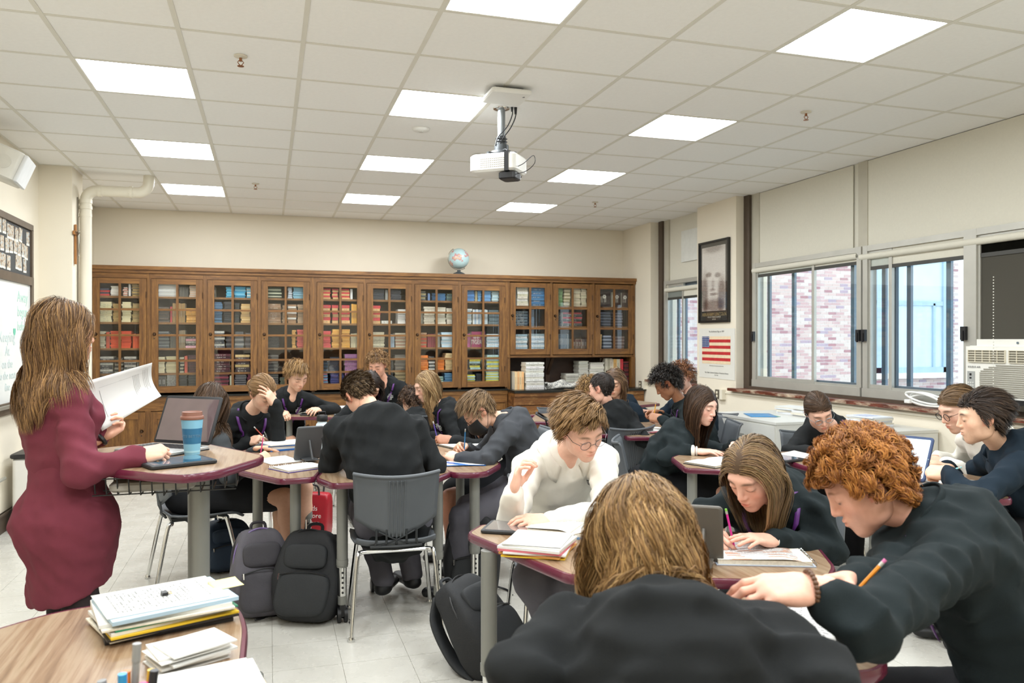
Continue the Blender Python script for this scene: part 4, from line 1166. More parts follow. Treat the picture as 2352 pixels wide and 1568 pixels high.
# per case: shelves bottom..top, entries (kind, u0, u1, height fraction, count, colour(s), noun)
L = {
 0: [[('s', .0, .5, .75, 5, ['#3b2b2b', '#87857e'], 'dark textbook'), ('s', .52, 1, .7, 4, ['#2e3033'], 'black textbook')],
  [('s', .0, .33, .75, 8, ['#4b4d50', '#b7b5ac', '#2c3038'], 'grey paperback'), ('s', .34, .56, .7, 8, ['#8e8b80', '#34363a'], 'grey paperback'), ('s', .57, .88, .74, 8, ['#4b4d50', '#b9b7ae'], 'grey paperback'), ('v', .89, 1, .6, 3, ['#8c8a84'], 'grey booklet')],
  [('s', .0, .15, .72, 9, ['#b5ad94'], 'beige paperback'), ('v', .16, .24, .7, 2, ['#c24a2c'], 'orange red book'), ('s', .25, .48, .73, 10, ['#cf4f2e'], 'orange red paperback'), ('s', .5, .76, .73, 10, ['#cf4f2e', '#c8472a'], 'orange red paperback'), ('v', .79, 1, .62, 6, ['#d2552c'], 'orange red upright book')],
  [('s', .0, .3, .86, 10, [CRM], 'pale yellow paperback'), ('s', .31, .49, .78, 12, [TAN], 'tan paperback'), ('s', .52, .76, .86, 10, [CRM], 'pale yellow paperback'), ('s', .77, 1, .8, 12, ['#a8905e', '#a8905e', '#97825a'], 'tan paperback')],
  [('s', .0, .24, .55, 4, ['#b8322f', '#2b2d3a', '#b8322f', '#30344a'], 'red hardback'), ('s', .26, .5, .72, 9, [W_], 'white paperback'), ('s', .55, .68, .66, 9, ['#cfc8bc', '#c98a78'], 'pale paperback'), ('v', .69, .74, .9, 2, ['#dddcd8'], 'white booklet'), ('s', .76, 1, .86, 13, ['#b3945a', '#b3945a', '#6f675a'], 'tan paperback')]],
 1: [[('v', .0, .2, .8, 2, ['#44423f'], 'grey folder'), ('s', .22, .5, .92, 9, ['#1d1f22'], 'black Beowulf paperback'), ('s', .54, .74, .85, 9, ['#1f2124', '#2b2d2f'], 'black paperback'), ('s', .75, 1, .92, 10, ['#25272a', '#343638'], 'black paperback')],
  [('s', .0, .19, .72, 8, ['#d3c9a8'], 'cream paperback'), ('s', .2, .5, .74, 12, ['#bfb591'], 'beige paperback'), ('s', .54, .66, .7, 9, ['#a8a08a', '#3a3a3a'], 'beige paperback'), ('v', .67, .74, .76, 2, ['#c3503f'], 'red book'), ('s', .75, 1, .8, 12, ['#4a2730', '#3a2128'], 'maroon paperback')],
  [('s', .0, .3, .72, 10, ['#3b4146', '#6d7170'], 'dark paperback'), ('v', .31, .5, .62, 5, ['#59554c', '#4a4a46'], 'grey book'), ('v', .53, .68, .78, 3, ['#7a6a54'], 'brown book'), ('s', .69, 1, .5, 5, ['#cf9aa6', '#3c3a38', '#8f8c80'], 'pink booklet')],
  [('s', .0, .3, .66, 11, ['#5f5148', '#4a4844'], 'brown paperback'), ('v', .31, .36, .7, 1, ['#b3303a'], 'red book'), ('v', .37, .68, .84, 9, ['#8f6f3f', '#9c7a45'], 'tan upright book'), ('s', .69, 1, .62, 6, ['#d29b4c', '#d8a254'], 'mustard paperback'), ],
  [('s', .0, .5, .92, 13, ['#d4d2cc', '#c5c6c6'], 'white paperback'), ('v', .54, .77, .74, 6, ['#54514a', '#484640'], 'grey upright book'), ('s', .78, 1, .88, 12, ['#b9b3a6', '#c9a284'], 'pale paperback')]],
 2: [[('s', .0, .4, .98, 11, ['#5b1f2b', '#8a3a48', '#2b1d22'], 'maroon hardback'), ('v', .42, .47, .8, 1, ['#b3b39e'], 'pale book'), ('s', .54, .86, .95, 12, ['#3b3a3c', '#6a6668'], 'dark paperback'), ('s', .87, 1, .85, 8, ['#6a2438'], 'maroon paperback')],
  [('s', .0, .44, .84, 8, ['#3b1a22', '#54222c'], 'dark maroon hardback'), ('s', .55, .95, .8, 7, ['#3a2a2c', '#3a2a2c', '#c7ad74', '#3a2a2c'], 'dark maroon hardback')],
  [('s', .0, .3, .74, 8, ['#54565a', '#c3c1b8', '#3e4246'], 'grey hardback'), ('s', .31, .5, .6, 6, ['#33353a', '#5a5a5c'], 'dark hardback'), ('s', .54, .8, .72, 7, ['#4a4d50', '#8a8a86'], 'grey hardback'), ('s', .81, 1, .66, 6, ['#3a2f30', '#5f5758'], 'dark hardback')],
  [('s', .0, .24, .9, 14, ['#4a6f8c', '#3c5f7d'], 'blue paperback'), ('s', .26, .5, .92, 10, ['#23262b', '#2d3238'], 'black hardback'), ('s', .54, .68, .88, 10, ['#26302c', '#2b2d30'], 'dark hardback'), ('s', .7, .96, .84, 9, ['#caa468', '#d0ae78'], 'tan paperback')],
  [('v', .0, .06, .8, 1, ['#3a3a3a'], 'dark folder'), ('s', .32, .5, .8, 7, ['#2f9ac0', '#5bb3d0'], 'turquoise magazine'), ('s', .53, .84, .84, 8, ['#2f9ac0', '#2b8fb8', '#7dc2d8'], 'turquoise magazine'), ('s', .85, 1, .8, 7, ['#58a9c4', '#c9d4d4'], 'turquoise magazine')]],
 3: [[('s', .0, .32, .95, 12, ['#33302f', '#6a6660'], 'dark paperback'), ('s', .34, .5, .6, 8, ['#3d4a2e', '#5b5a50'], 'dark green paperback')],
  [('s', .0, .32, .78, 10, ['#2b2928', '#55524e'], 'black paperback')],
  [('s', .0, .34, .6, 8, ['#1e1e20'], 'black hardback'), ('s', .66, .78, .8, 10, ['#b98a44'], 'tan paperback'), ('s', .79, 1, .82, 10, ['#b0423c', '#c0564e'], 'red paperback')],
  [('s', .0, .39, .86, 11, ['#8b6a4a', '#96755a'], 'brown paperback'), ('s', .4, .5, .8, 10, ['#9a7c5e'], 'brown paperback'), ('s', .54, .8, .84, 10, ['#93714f', '#93714f', '#cfcac0'], 'brown paperback'), ('s', .81, 1, .84, 9, ['#a58a6c'], 'tan paperback')],
  [('s', .0, .4, .86, 10, ['#2c3a2c', '#c3c0a8', '#3c4a38'], 'green and white paperback'), ('s', .55, .68, .88, 10, ['#c6c9cf', '#aebac6'], 'pale paperback'), ('s', .69, 1, .88, 10, ['#6f9db0', '#7faabb'], 'pale blue paperback')]],
 4: [[('s', .0, .17, .9, 12, ['#46688a', '#a05a5c', '#7a96a8'], 'blue and red paperback'), ('s', .22, .48, .92, 13, ['#2d2f5c', '#3a3c72'], 'navy paperback'), ('s', .54, .62, .9, 12, ['#2d2f5c'], 'navy paperback'), ('s', .63, 1, .98, 14, ['#a06a94', '#ab789e'], 'lilac paperback')],
  [('s', .0, .18, .5, 6, ['#3a4a58', '#2b2d30'], 'dark paperback'), ('s', .2, .48, .66, 8, ['#2b2d38'], 'dark paperback'), ('s', .62, 1, .8, 9, ['#8f5f86', '#9c6c92'], 'lilac paperback')],
  [('s', .0, .25, .76, 9, ['#d04a4a', '#c9423f'], 'coral red paperback'), ('s', .27, .5, .84, 10, ['#c98f3c', '#d09a48'], 'mustard paperback'), ('s', .54, .78, .84, 10, ['#d29a42', '#c98f38'], 'mustard paperback'), ('v', .8, 1, .66, 3, ['#b5a88a'], 'beige book')],
  [('s', .0, .25, .84, 6, ['#d1a36a', '#c43036'], 'tan and red textbook'), ('s', .28, .46, .84, 6, ['#c9a06a', '#b5343a'], 'tan and red textbook'), ('s', .53, .78, .84, 6, ['#d1a36a', '#c43036'], 'tan and red textbook'), ('v', .82, .97, .9, 3, ['#d59a34'], 'mustard upright book')],
  [('s', .0, .25, .84, 6, ['#d1a36a', '#c43036'], 'tan and red textbook'), ('s', .28, .46, .84, 6, ['#c9a06a', '#b5343a'], 'tan and red textbook'), ('s', .53, .78, .84, 6, ['#d1a36a', '#c43036'], 'tan and red textbook'), ('v', .79, .85, .84, 2, ['#d9d9d6'], 'white booklet')]],
 5: [[('s', .55, .64, .9, 10, ['#3a3a3a'], 'dark paperback'), ('s', .66, 1, .96, 11, ['#8a7a56', '#6f6046', '#9a8a68'], 'olive brown paperback')],
  [('s', .55, .64, .6, 7, ['#3a3a3a'], 'dark paperback'), ('s', .66, 1, .76, 9, ['#59524a', '#6f685c'], 'dark brown paperback')],
  [('s', .0, .38, .72, 9, ['#b9b096', '#c2b99e'], 'beige paperback'), ('v', .54, .66, .62, 3, ['#8fa0ac'], 'blue grey book'), ('s', .67, 1, .68, 9, ['#b3a890', '#a7826c'], 'beige paperback')],
  [('s', .0, .27, .84, 6, ['#d1a36a', '#c43036'], 'tan and red textbook'), ('s', .28, .6, .14, 1, ['#d9d6cf'], 'white paperback'), ('s', .74, 1, .68, 6, ['#cfccc6'], 'white paperback')],
  [('s', .0, .38, .9, 7, ['#2a2d33', '#30343a'], 'black hardback'), ('v', .4, .47, .84, 2, ['#8a8a84'], 'grey booklet'), ('s', .54, .86, .9, 7, ['#2b2e35', '#33363e'], 'black hardback')]],
 6: [[('s', .54, .74, .5, 6, ['#4c7a6a', '#a8bcb0'], 'green paperback'), ('s', .75, 1, .76, 8, ['#3d6a8c', '#5f8aa8'], 'blue paperback')],
  [('s', .0, .28, .72, 7, ['#dd7a2e', '#e58336'], 'bright orange paperback'), ('s', .29, .48, .66, 8, ['#d6d3cc', '#5a5a58'], 'white paperback'), ('s', .54, .76, .6, 6, ['#dd7a2e', '#e0803a'], 'bright orange paperback'), ('s', .78, 1, .82, 9, ['#d9bf90', '#d0b484'], 'cream paperback')],
  [('s', .0, .24, .7, 8, ['#c0482e', '#9c7a5a'], 'rust red paperback'), ('v', .26, .5, .64, 8, ['#8e3a44', '#7f323c'], 'maroon upright book'), ('v', .54, .62, .66, 2, ['#a8a8a2'], 'grey book'), ('s', .66, 1, .72, 9, ['#b4cfdc', '#d6dde0'], 'pale blue paperback')],
  [('v', .0, .12, .6, 2, ['#8f8a7c'], 'grey book'), ('s', .14, .48, .82, 8, ['#d0c8b4', '#c8c0ac'], 'cream paperback'), ('s', .54, .8, .8, 8, ['#cfc8b6', '#c4bca8'], 'cream paperback'), ('s', .81, 1, .76, 7, ['#c9c2ae'], 'cream paperback')],
  [('s', .0, .22, .76, 8, ['#3a3c3e', '#8c8878', '#b5a878'], 'dark paperback'), ('v', .27, .33, .6, 1, ['#5f7aa0'], 'blue book'), ('s', .38, .5, .62, 8, ['#2c5578'], 'blue hardback'), ('s', .54, .8, .62, 9, ['#2f5f88', '#3c6f98'], 'blue hardback'), ('s', .82, 1, .6, 8, ['#3a5a70', '#6a7a5a'], 'blue hardback')]],
 7: [[('s', .0, .3, .6, 6, ['#a9c4c8', '#d8cf52'], 'yellow and blue textbook'), ('v', .32, .48, .7, 3, ['#1f2022'], 'black book'), ('s', .6, 1, .96, 10, ['#a8c6c4', '#d9cf55'], 'yellow and blue textbook')],
  [('v', .0, .1, .5, 2, ['#222326'], 'black book'), ('s', .12, .46, .5, 5, ['#a8c6c4', '#d9cf55', '#3a4a3a'], 'yellow and blue textbook'), ('v', .53, .6, .5, 1, ['#222326'], 'black book'), ('s', .62, 1, .72, 7, ['#a8c6c4', '#d9cf55'], 'yellow and blue textbook')],
  [('v', .0, .16, .66, 3, ['#a8487a', '#b05a88'], 'magenta upright book'), ('v', .18, .47, .78, 1, ['#8a2450'], 'maroon tiger book'), ('v', .48, .58, .76, 2, ['#7a3058'], 'plum upright book'), ('s', .62, 1, .64, 8, ['#b9d2de', '#d6dde0'], 'pale blue paperback')],
  [('s', .0, .2, .74, 8, ['#a9bcc8', '#cfd2d2'], 'pale blue paperback'), ('v', .22, .48, .72, 5, ['#c9cdd0', '#8fa4b8'], 'white upright book'), ('v', .53, .66, .72, 3, ['#bcc6cc'], 'white upright book'), ('s', .68, 1, .7, 9, ['#54646a', '#6f8086'], 'grey paperback')],
  [('s', .0, .28, .92, 12, ['#3f78b4', '#4a86c2'], 'bright blue paperback'), ('v', .29, .35, .86, 1, ['#9a8f6a'], 'tan book'), ('s', .36, .48, .9, 12, ['#6aa0cc'], 'bright blue paperback'), ('s', .54, .76, .9, 12, ['#5b94c8', '#79aad4'], 'bright blue paperback'), ('s', .77, 1, .88, 11, ['#a9c8d6', '#c4d2cc'], 'pale blue paperback')]],
}
SHT = SH + [2.19]
for k, shelves in L.items():
 x0, x1 = DOORS[k][0] + .06, DOORS[k][1] - .06
 for s, ents in enumerate(shelves):
  zb = SH[s]; H = SHT[s + 1] - .03 - zb if s < 4 else 2.14 - zb
  if s == 0: H = .155 + .012
  for e, (kind, u0, u1, hf, n, cols, noun) in enumerate(ents):
   a, b = x0 + u0 * (x1 - x0), x0 + u1 * (x1 - x0)
   if kind == 's':
    lab = f"{noun}, # the {ONM[e]} stack, {SHN[s]}, {ORD[k]} bookcase"
    stack(a, b, zb, H * hf, n, cols[0], lab, f"{noun} stack, {SHN[s]}, {ORD[k]} bookcase", alt=cols)
   else:
    lab = f"{noun}, # the {ONM[e]} group, {SHN[s]}, {ORD[k]} bookcase"
    rowv(a, b, zb, H * hf, n, cols[0], lab, f"{noun} row, {SHN[s]}, {ORD[k]} bookcase", alt=cols)
WL = {
 0: [[('s', .0, .46, .72, 7, ['#9fb6c2', '#d4d9da'], 'blue dotted paperback'), ('s', .52, 1, .74, 7, ['#a7bcc8', '#d0d6d8'], 'blue dotted paperback')],
  [('s', .0, .48, .82, 10, ['#2f3a44', '#54626c'], 'dark paperback'), ('s', .52, .68, .5, 7, ['#3a4a58'], 'dark paperback')],
  [('v', .0, .1, .9, 2, ['#3f6a86'], 'blue book'), ('s', .12, .48, .9, 8, ['#cfc8b6', '#c2baa4', '#d9d6cf'], 'cream paperback'), ('s', .53, 1, .92, 10, ['#2f6088', '#3f7aa8'], 'blue hardback')]],
 1: [[('v', .0, .44, .74, 9, ['#34424e', '#2d3a46'], 'dark blue book'), ('v', .56, 1, .5, 5, ['#4a4038', '#5c5048'], 'brown book')],
  [('s', .0, .2, .6, 7, ['#34383c'], 'dark paperback'), ('s', .22, .85, .78, 9, ['#33302f', '#4a4744', '#a3343c'], 'dark paperback')],
  [('s', .0, .24, .9, 10, ['#5f8050', '#6f9060'], 'green paperback'), ('s', .26, .48, .88, 11, ['#8f8460', '#c9bea0'], 'olive paperback'), ('s', .54, .8, .9, 11, ['#c9bea2', '#bfb394'], 'cream paperback'), ('s', .81, 1, .88, 11, ['#c9bea2'], 'cream paperback')]],
 2: [[('s', .0, .16, .72, 6, ['#d2ae74'], 'tan paperback'), ('s', .18, .48, .66, 8, ['#3d4656', '#9aa2b2'], 'navy paperback'), ('s', .54, .9, .62, 8, ['#5a3f3a', '#7a6a64'], 'brown paperback')],
  [('s', .1, .46, .82, 10, ['#2c2f3a', '#5a5e6c'], 'black paperback'), ('s', .54, .84, .8, 10, ['#352f36', '#6a6068'], 'black paperback')],
  [('v', .0, .42, .76, 1, ['#33231f'], 'brown boxed book'), ('v', .50, .76, .76, 1, ['#3b2620'], 'brown boxed book'), ('v', .8, 1, .74, 1, ['#3f2a22'], 'brown boxed book')]]}
WT = WSH[1:] + [2.24]
for k, shelves in WL.items():
 x0, x1 = WDOORS[k][0] + .055, WDOORS[k][1] - .055
 for s, ents in enumerate(shelves):
  zb = WSH[s]; H = WT[s] - .03 - zb
  for e, (kind, u0, u1, hf, n, cols, noun) in enumerate(ents):
   a, b = x0 + u0 * (x1 - x0), x0 + u1 * (x1 - x0)
   where = f"{['bottom', 'middle', 'top'][s]} shelf of the {['leftmost', 'middle', 'rightmost'][k]} wall cabinet"
   nm = ONM[e]
   if kind == 's':
    stack(a, b, zb, H * hf, n, cols[0], f"{noun}, # the {nm} stack, {where}", f"{noun} stack, {where}", alt=cols)
   else:
    rowv(a, b, zb, H * hf, n, cols[0], f"{noun}, # the {nm} group, {where}", f"{noun} row, {where}", alt=cols)
# niche books on the deep worktop
NZ = .8305
rowv(3.075, 3.20, NZ, .235, 4, '#e0a86a', 'cream and orange book, # the row at the left end of the niche', 'cream and orange books in the niche', 9.78, .19, ['#e2c393', '#e6b27a'])
stack(3.215, 3.475, NZ, .355, 13, W_, 'white book, # the tall leaning stack at the niche left', 'tall white stack in the niche', 9.76, .2, ['#dedcd6', '#e4e3de', '#d4d2c4'])
stack(3.86, 4.06, NZ, .19, 9, '#c9c6b8', 'pale grey paperback, # the short niche stack', 'short pale stack in the niche', 9.98, .2, ['#c9c6b8', '#bcb9ac'])
stack(4.05, 4.20, NZ, .36, 20, '#d0cec2', 'white paperback, # the left tall stack of the niche', 'left tall white paperback stack in the niche', 9.98, .2, ['#d0cec2', '#c4c2b4'])
stack(4.21, 4.42, NZ, .34, 18, '#d8d6cc', 'white paperback, # the right tall stack of the niche', 'right tall white paperback stack in the niche', 9.95, .2, ['#d8d6cc', '#cfccc0'])
stack(4.42, 4.56, NZ, .16, 9, '#b9b4a2', 'beige paperback, # the low stack right of the white stacks', 'low beige stack in the niche', 9.95, .2, ['#b9b4a2', '#8f8a7c'])
rowv(4.44, 4.55, NZ + .245, .15, 3, '#b9b3a0', 'pale magazine, # the row on the small niche riser', 'pale magazines on the niche riser', 9.97, .18, ['#c9c2b0', '#a8a08e'])
rowv(4.55, 4.70, NZ + .22, .165, 3, '#c99a52', 'tan and red textbook, # the row at the niche top right', 'tan and red textbooks at the top right of the niche', 9.94, .2, ['#d0a15c', '#c9c0a8', '#bb2f38'])
stack(4.56, 4.70, NZ, .21, 5, '#c9943c', 'mustard and red textbook, # the lower right niche stack', 'mustard textbooks in the niche', 9.94, .2, ['#cf9a40', '#b8343a', '#d7cdb8'])
stack(4.705, 4.79, NZ, .35, 18, '#3a1c1e', 'dark red paperback, # the stack at the right niche end', 'dark red paperback stack in the niche', 9.94, .2, ['#5a2024', '#2b1a1c', '#6a262a'])
t = thing('niche_riser', 'small shelf riser among the niche books', 'shelf', (4.505, 10.06, NZ + .165))
MB().bb(-.075, .06, -.11, .12, 0.0, .012).build('board', plain('riser_pale', '#c9c2ae', .6), t)
MB().bb(-.075, .06, -.11, .12, .062, .078).build('board', plain('riser_pale', '#c9c2ae', .6), t)
MB().bb(-.075, -.065, -.11, .12, .012, .062).build('side', plain('riser_pale', '#c9c2ae', .6), t)
M_cover = objcolor('book_cover', 0.5, True)
M_pages = plain('page_edges', '#d6cfbd', 0.8, var=0.08, vscale=60)
bk = MB().box((0, 0, 0), (1, 1, 1)); bk.m = [0, 0, 0, 1, 1, 1]
book_me = bk.mesh('book', [M_cover, M_pages])
def barea(b):
 d = b[0] * _S + b[2] * _C
 return -((b[1] - b[0]) * (b[5] - b[4])) / d / d
special = [b for b in BOOKS if 'Beowulf' in b[7] or 'tiger' in b[7] or 'boxed' in b[7]]
rest = sorted([b for b in BOOKS if b not in special], key=barea)
indiv = special + rest[:297 - len(special)]
rest = rest[297 - len(special):]
M_spinetext = plain('spine_white_text', '#d8d5cc', .5)
beo = text_mesh('BEOWULF', .022, M_spinetext, extrude=.0003)
for b in indiv:
 x0, x1, y0, y1, z0, z1, c, lab, grp, lying = b
 o = link('book', book_me, None, ((x0 + x1) / 2, (y0 + y1) / 2, (z0 + z1) / 2), None, (x1 - x0, y1 - y0, z1 - z0))
 o.color = c
 tag(o, lab, 'book', grp)
 if 'Beowulf' in lab:
  s = link('spine_lettering', beo, o, (-.05, -.502, 0), (math.pi / 2, 0, 0), (1 / (x1 - x0), 1 / (z1 - z0) * .8, 1 / (y1 - y0)))
 if 'tiger' in lab:
  s = link('spine_lettering', text_mesh('TIGER', .055, M_spinetext, extrude=.0003), o, (0, -.502, -.18), (math.pi / 2, 0, 0), (1 / (x1 - x0), 1.5 / (z1 - z0), 1 / (y1 - y0)))
  s = link('spine_lettering', text_mesh('WHITE', .03, M_spinetext, extrude=.0003), o, (0.05, -.502, .1), (math.pi / 2, 0, 0), (1 / (x1 - x0), 1 / (z1 - z0), 1 / (y1 - y0)))
 if 'boxed' in lab:
  m2 = MB()
  for i in range(6):
   a = i * math.pi / 3
   m2.sphere((.018 * math.cos(a), 0, .018 * math.sin(a)), .011, 8, 5)
  s = link('emblem', m2.mesh('emblem', M_spinetext, True), o, (0.05, -.505, .18), None, (1 / (x1 - x0), .1 / (y1 - y0), 1 / (z1 - z0)))
mb = MB(); cols = []
for b in rest:
 x0, x1, y0, y1, z0, z1, c, lab, grp, lying = b
 mb.bb(x0, x1, y0, y1, z0, z1); cols += [c] * 8
me = mb.mesh('books_small', attrcolor('book_cover_many', 'tint', .55))
at = me.color_attributes.new('tint', 'FLOAT_COLOR', 'POINT')
at.data.foreach_set('color', np.array(cols, np.float32).ravel())
o = link('small_books', me)
tag(o, 'the many smaller paperbacks filling the shelves of the bookcases', 'books', None, 'stuff')
# rolled blanket on the worktop
t = thing('blanket', 'grey and white patterned blanket bundled on the niche worktop', 'blanket', (3.75, 9.75, NZ))
def blmat():
 m, nt, b = _new('blanket_weave')
 w = nt.nodes.new('ShaderNodeTexVoronoi'); w.inputs['Scale'].default_value = 60
 nt.links.new(coords(nt), w.inputs['Vector'])
 r = ramp(nt, w.outputs['Distance'], [(0.2, '#5f6570'), (0.45, '#b9b6ae'), (0.7, '#d8d5cc')])
 nt.links.new(r.outputs[0], b.inputs['Base Color']); b.inputs['Roughness'].default_value = .9
 return m
def bl(u, v):
 a = 2 * math.pi * v
 x = -.26 + .85 * u
 r = .038 + .012 * math.sin(9 * u) + .008 * math.sin(23 * u + a) + .01 * math.sin(3 * a + 11 * u)
 hump = .05 * math.exp(-((u - .62) / .18) ** 2)
 return (x, r * 1.7 * math.cos(a), max(.002, r + hump * (.5 + .5 * math.sin(a)) + r * math.sin(a)))
MB().grid(bl, 60, 16).build('cloth', blmat(), t, 'all')
t = thing('wicker_mat', 'dark wicker basket piece behind the blanket in the niche', 'basket', (3.68, 10.02, NZ))
MB().rbox((0, 0, .03), (.28, .16, .06), .03).build('body', plain('wicker', '#4a3524', .8, bumps=.5, bscale=90), t, True)
# ---------------------------------------------------------------- globe
t = thing('globe', 'desk globe with pale blue oceans on the bookcase top', 'globe', (2.376, 10.0, 2.329))
gs = .81
MB().lathe([(.001, 0), (.085, 0), (.085, .006), (.07, .022), (.035, .036), (.022, .044), (.022, .062), (.001, .062)], n=24).build('base', plain('globe_base', '#3f4548', .4), t, True)
def globe_mat():
 m, nt, b = _new('globe_map')
 n = noise(nt, coords(nt, 'Object'), 9, 5, .55)
 r = ramp(nt, n.outputs['Fac'], [(0.0, '#b9d3d6'), (0.54, '#bcd8da'), (0.56, '#c58a8a'), (0.6, '#d6a09a'), (0.64, '#d8c49a'), (0.7, '#b59ac0')])
 nt.links.new(r.outputs[0], b.inputs['Base Color']); b.inputs['Roughness'].default_value = .25
 return m
gc = (0, 0, .21)
MB().sphere(gc, .135, 32, 20, rot=ROT(0, 0, 23)).build('ball', globe_mat(), t, 'all')
arc = []
for a in np.linspace(math.radians(62 + 60), math.radians(62 + 60 + 180), 24):
 arc.append((.146 * math.cos(a), 0, .21 + .146 * math.sin(a)))
MB().tube(arc, .004, 6).build('meridian_arm', plain('globe_arm', '#8a8578', .3, metal=.6), t, True)
ax = Vector((math.cos(math.radians(122)), 0, math.sin(math.radians(122))))
MB().cyl(Vector(gc) + ax * .132, Vector(gc) + ax * .152, .005, n=8).build('pivot', M_chrome, t, True)
MB().cyl(Vector(gc) - ax * .132, Vector(gc) - ax * .152, .005, n=8).build('pivot', M_chrome, t, True)
# ================================================================ TABLES
T = 0.76
def lam_mat():
 m, nt, b = _new('zebrano_laminate')
 n = noise(nt, coords(nt, 'Object', (26, 1.3, 1), (0, 0, 0.35)), 1.6, 4, .6, .3)
 n2 = noise(nt, coords(nt, 'Object', (120, 3, 1), (0, 0, 0.35)), 2, 3)
 a = nt.nodes.new('ShaderNodeMath'); a.operation = 'MULTIPLY_ADD'; a.inputs[1].default_value = 0.3
 nt.links.new(n2.outputs['Fac'], a.inputs[0]); nt.links.new(n.outputs['Fac'], a.inputs[2])
 r = ramp(nt, a.outputs[0], [(0.42, '#6b5138'), (0.58, '#876c52'), (0.72, '#9a836a'), (0.85, '#877055')])
 nt.links.new(r.outputs[0], b.inputs['Base Color']); b.inputs['Roughness'].default_value = 0.3
 return m
M_lam = lam_mat()
M_maroon = plain('maroon_edge', '#5e1f33', 0.25, var=0.08, coat=0.3)
M_leg = plain('table_leg_grey', '#85857f', 0.45, metal=0.3, var=0.03, bumps=0.08, bscale=300)
M_under = plain('table_underside', '#4a4640', 0.8)
def round_poly(P, r=0.05, n=5):
 out = []; L_ = len(P)
 for i in range(L_):
  a, b, c = Vector(P[i - 1]).to_2d(), Vector(P[i]).to_2d(), Vector(P[(i + 1) % L_]).to_2d()
  d1 = (a - b); d2 = (c - b)
  rr = min(r, d1.length * .45, d2.length * .45)
  p1 = b + d1.normalized() * rr; p2 = b + d2.normalized() * rr
  for k in range(n + 1):
   t = k / n
   out.append(((1 - t) ** 2 * p1 + 2 * t * (1 - t) * b + t * t * p2))
 return out
def ccw(P):
 A = sum(P[i][0] * P[(i + 1) % len(P)][1] - P[(i + 1) % len(P)][0] * P[i][1] for i in range(len(P)))
 return P if A > 0 else P[::-1]
def leg(t, x, y, top, caster=True, r=0.029, fat=False):
 if fat:
  MB().cyl((x, y, .30), (x, y, top), 0.042, n=20).cyl((x, y, .292), (x, y, .305), .044, n=20).build('column', M_leg, t, True)
  MB().cyl((x, y, .04), (x, y, .30), 0.036, n=18).build('lower_column', M_leg, t, True)
  MB().rbox((x, y, .02), (.5, .42, .03), .05).build('foot_plate', M_leg, t, True)
  return
 lg = MB().cyl((x, y, .29), (x, y, top), r, n=16).cyl((x, y, .30), (x, y, .33), r + .002, n=16).build('leg', M_leg, t, True)
 MB().cyl((x, y, .13), (x, y, .30), r - .006, n=14).build('chrome_post', M_chrome, lg, True)
 mb = MB()
 for k in range(5):
  mb.cyl((x, y - r + .007, .16 + k * .026), (x, y - r + .004, .16 + k * .026), .006, n=8)
 tag(mb.build('adjuster_holes', M_blackp, lg), kind='stuff')
 if caster:
  MB().cyl((x, y, .095), (x, y, .14), .024, n=14).build('sleeve', M_leg, lg, True)
  cs = MB()
  for s in (-1, 1):
   cs.cyl((x + s * .008, y, .04), (x + s * .026, y, .04), .04, n=16)
  cs.box((x, y, .065), (.03, .05, .06))
  cs.build('caster', M_blackp, lg, True)
 else:
  MB().cyl((x, y, 0), (x, y, .14), r - .002, n=14).build('foot', M_leg, lg, True)
def table(poly, lab, z=T, r=0.04, legs=(), th=0.03, fat=None, caster=True):
 poly = ccw([(p[0], p[1]) for p in poly])
 cx = sum(p[0] for p in poly) / len(poly); cy = sum(p[1] for p in poly) / len(poly)
 t = thing('student_table' if not fat else 'standing_desk', lab, 'table' if not fat else 'desk', (cx, cy, 0))
 P = [(p[0] - cx, p[1] - cy) for p in round_poly(poly, r)]
 def inset(k):
  out = []
  n_ = len(P)
  for i in range(n_):
   a, b, c = Vector(P[i - 1]), Vector(P[i]), Vector(P[(i + 1) % n_])
   e = (c - a).normalized()
   out.append((b.x - e.y * k, b.y + e.x * k))
  return out
 I = inset(.014)
 MB().prism(I, z - th + .004, z + .0005).build('tabletop', M_lam, t)
 # edge band with rounded lip
 mb = MB(); n_ = len(P); rings = []
 for k, zz in ((.013, z + .0002), (.004, z), (.0, z - .007), (.0, z - th + .007), (.004, z - th), (.018, z - th)):
  rings.append([(q[0], q[1], zz) for q in inset(k)])
 vs = [p for rg in rings for p in rg]
 fs = []
 for k in range(len(rings) - 1):
  for i in range(n_):
   j = (i + 1) % n_
   fs.append((k * n_ + j, k * n_ + i, (k + 1) * n_ + i, (k + 1) * n_ + j))
 mb.add(vs, fs)
 mb.build('edge_band', M_maroon, t, True)
 for lx, ly in legs:
  leg(t, lx - cx, ly - cy, z - th + .002, caster)
 if fat:
  leg(t, fat[0] - cx, fat[1] - cy, z - th + .002, fat=True)
 return t
def P2(px, py, z=T):
 v = atz(px, py, z); return (v.x, v.y)
A1, A2, A3 = P2(543, 1079), P2(640, 1101), P2(723, 1096)
table([A1, A2, A3, (A3[0] + .10, A3[1] + .45), (.34, 5.55), (-.02, 5.68), (-.22, 5.3)], 'table with maroon edge between the two girls near the standing desk', legs=[(.14, 4.42), (-.06, 4.80), (.25, 5.4)])
B1, B2, B3, B4 = P2(725, 1097), P2(760, 1111), P2(994, 1101), P2(1039, 1083)
table([B1, B2, B3, B4, (.92, 4.72), (.34, 4.72)], 'table in front of the boy in black seen from behind', legs=[(.37, 4.20), (.88, 4.20), (.6, 4.65)])
C1, C2, C3, C4 = P2(1041, 1086), P2(1095, 1086), P2(1120, 1083), P2(1152, 1065)
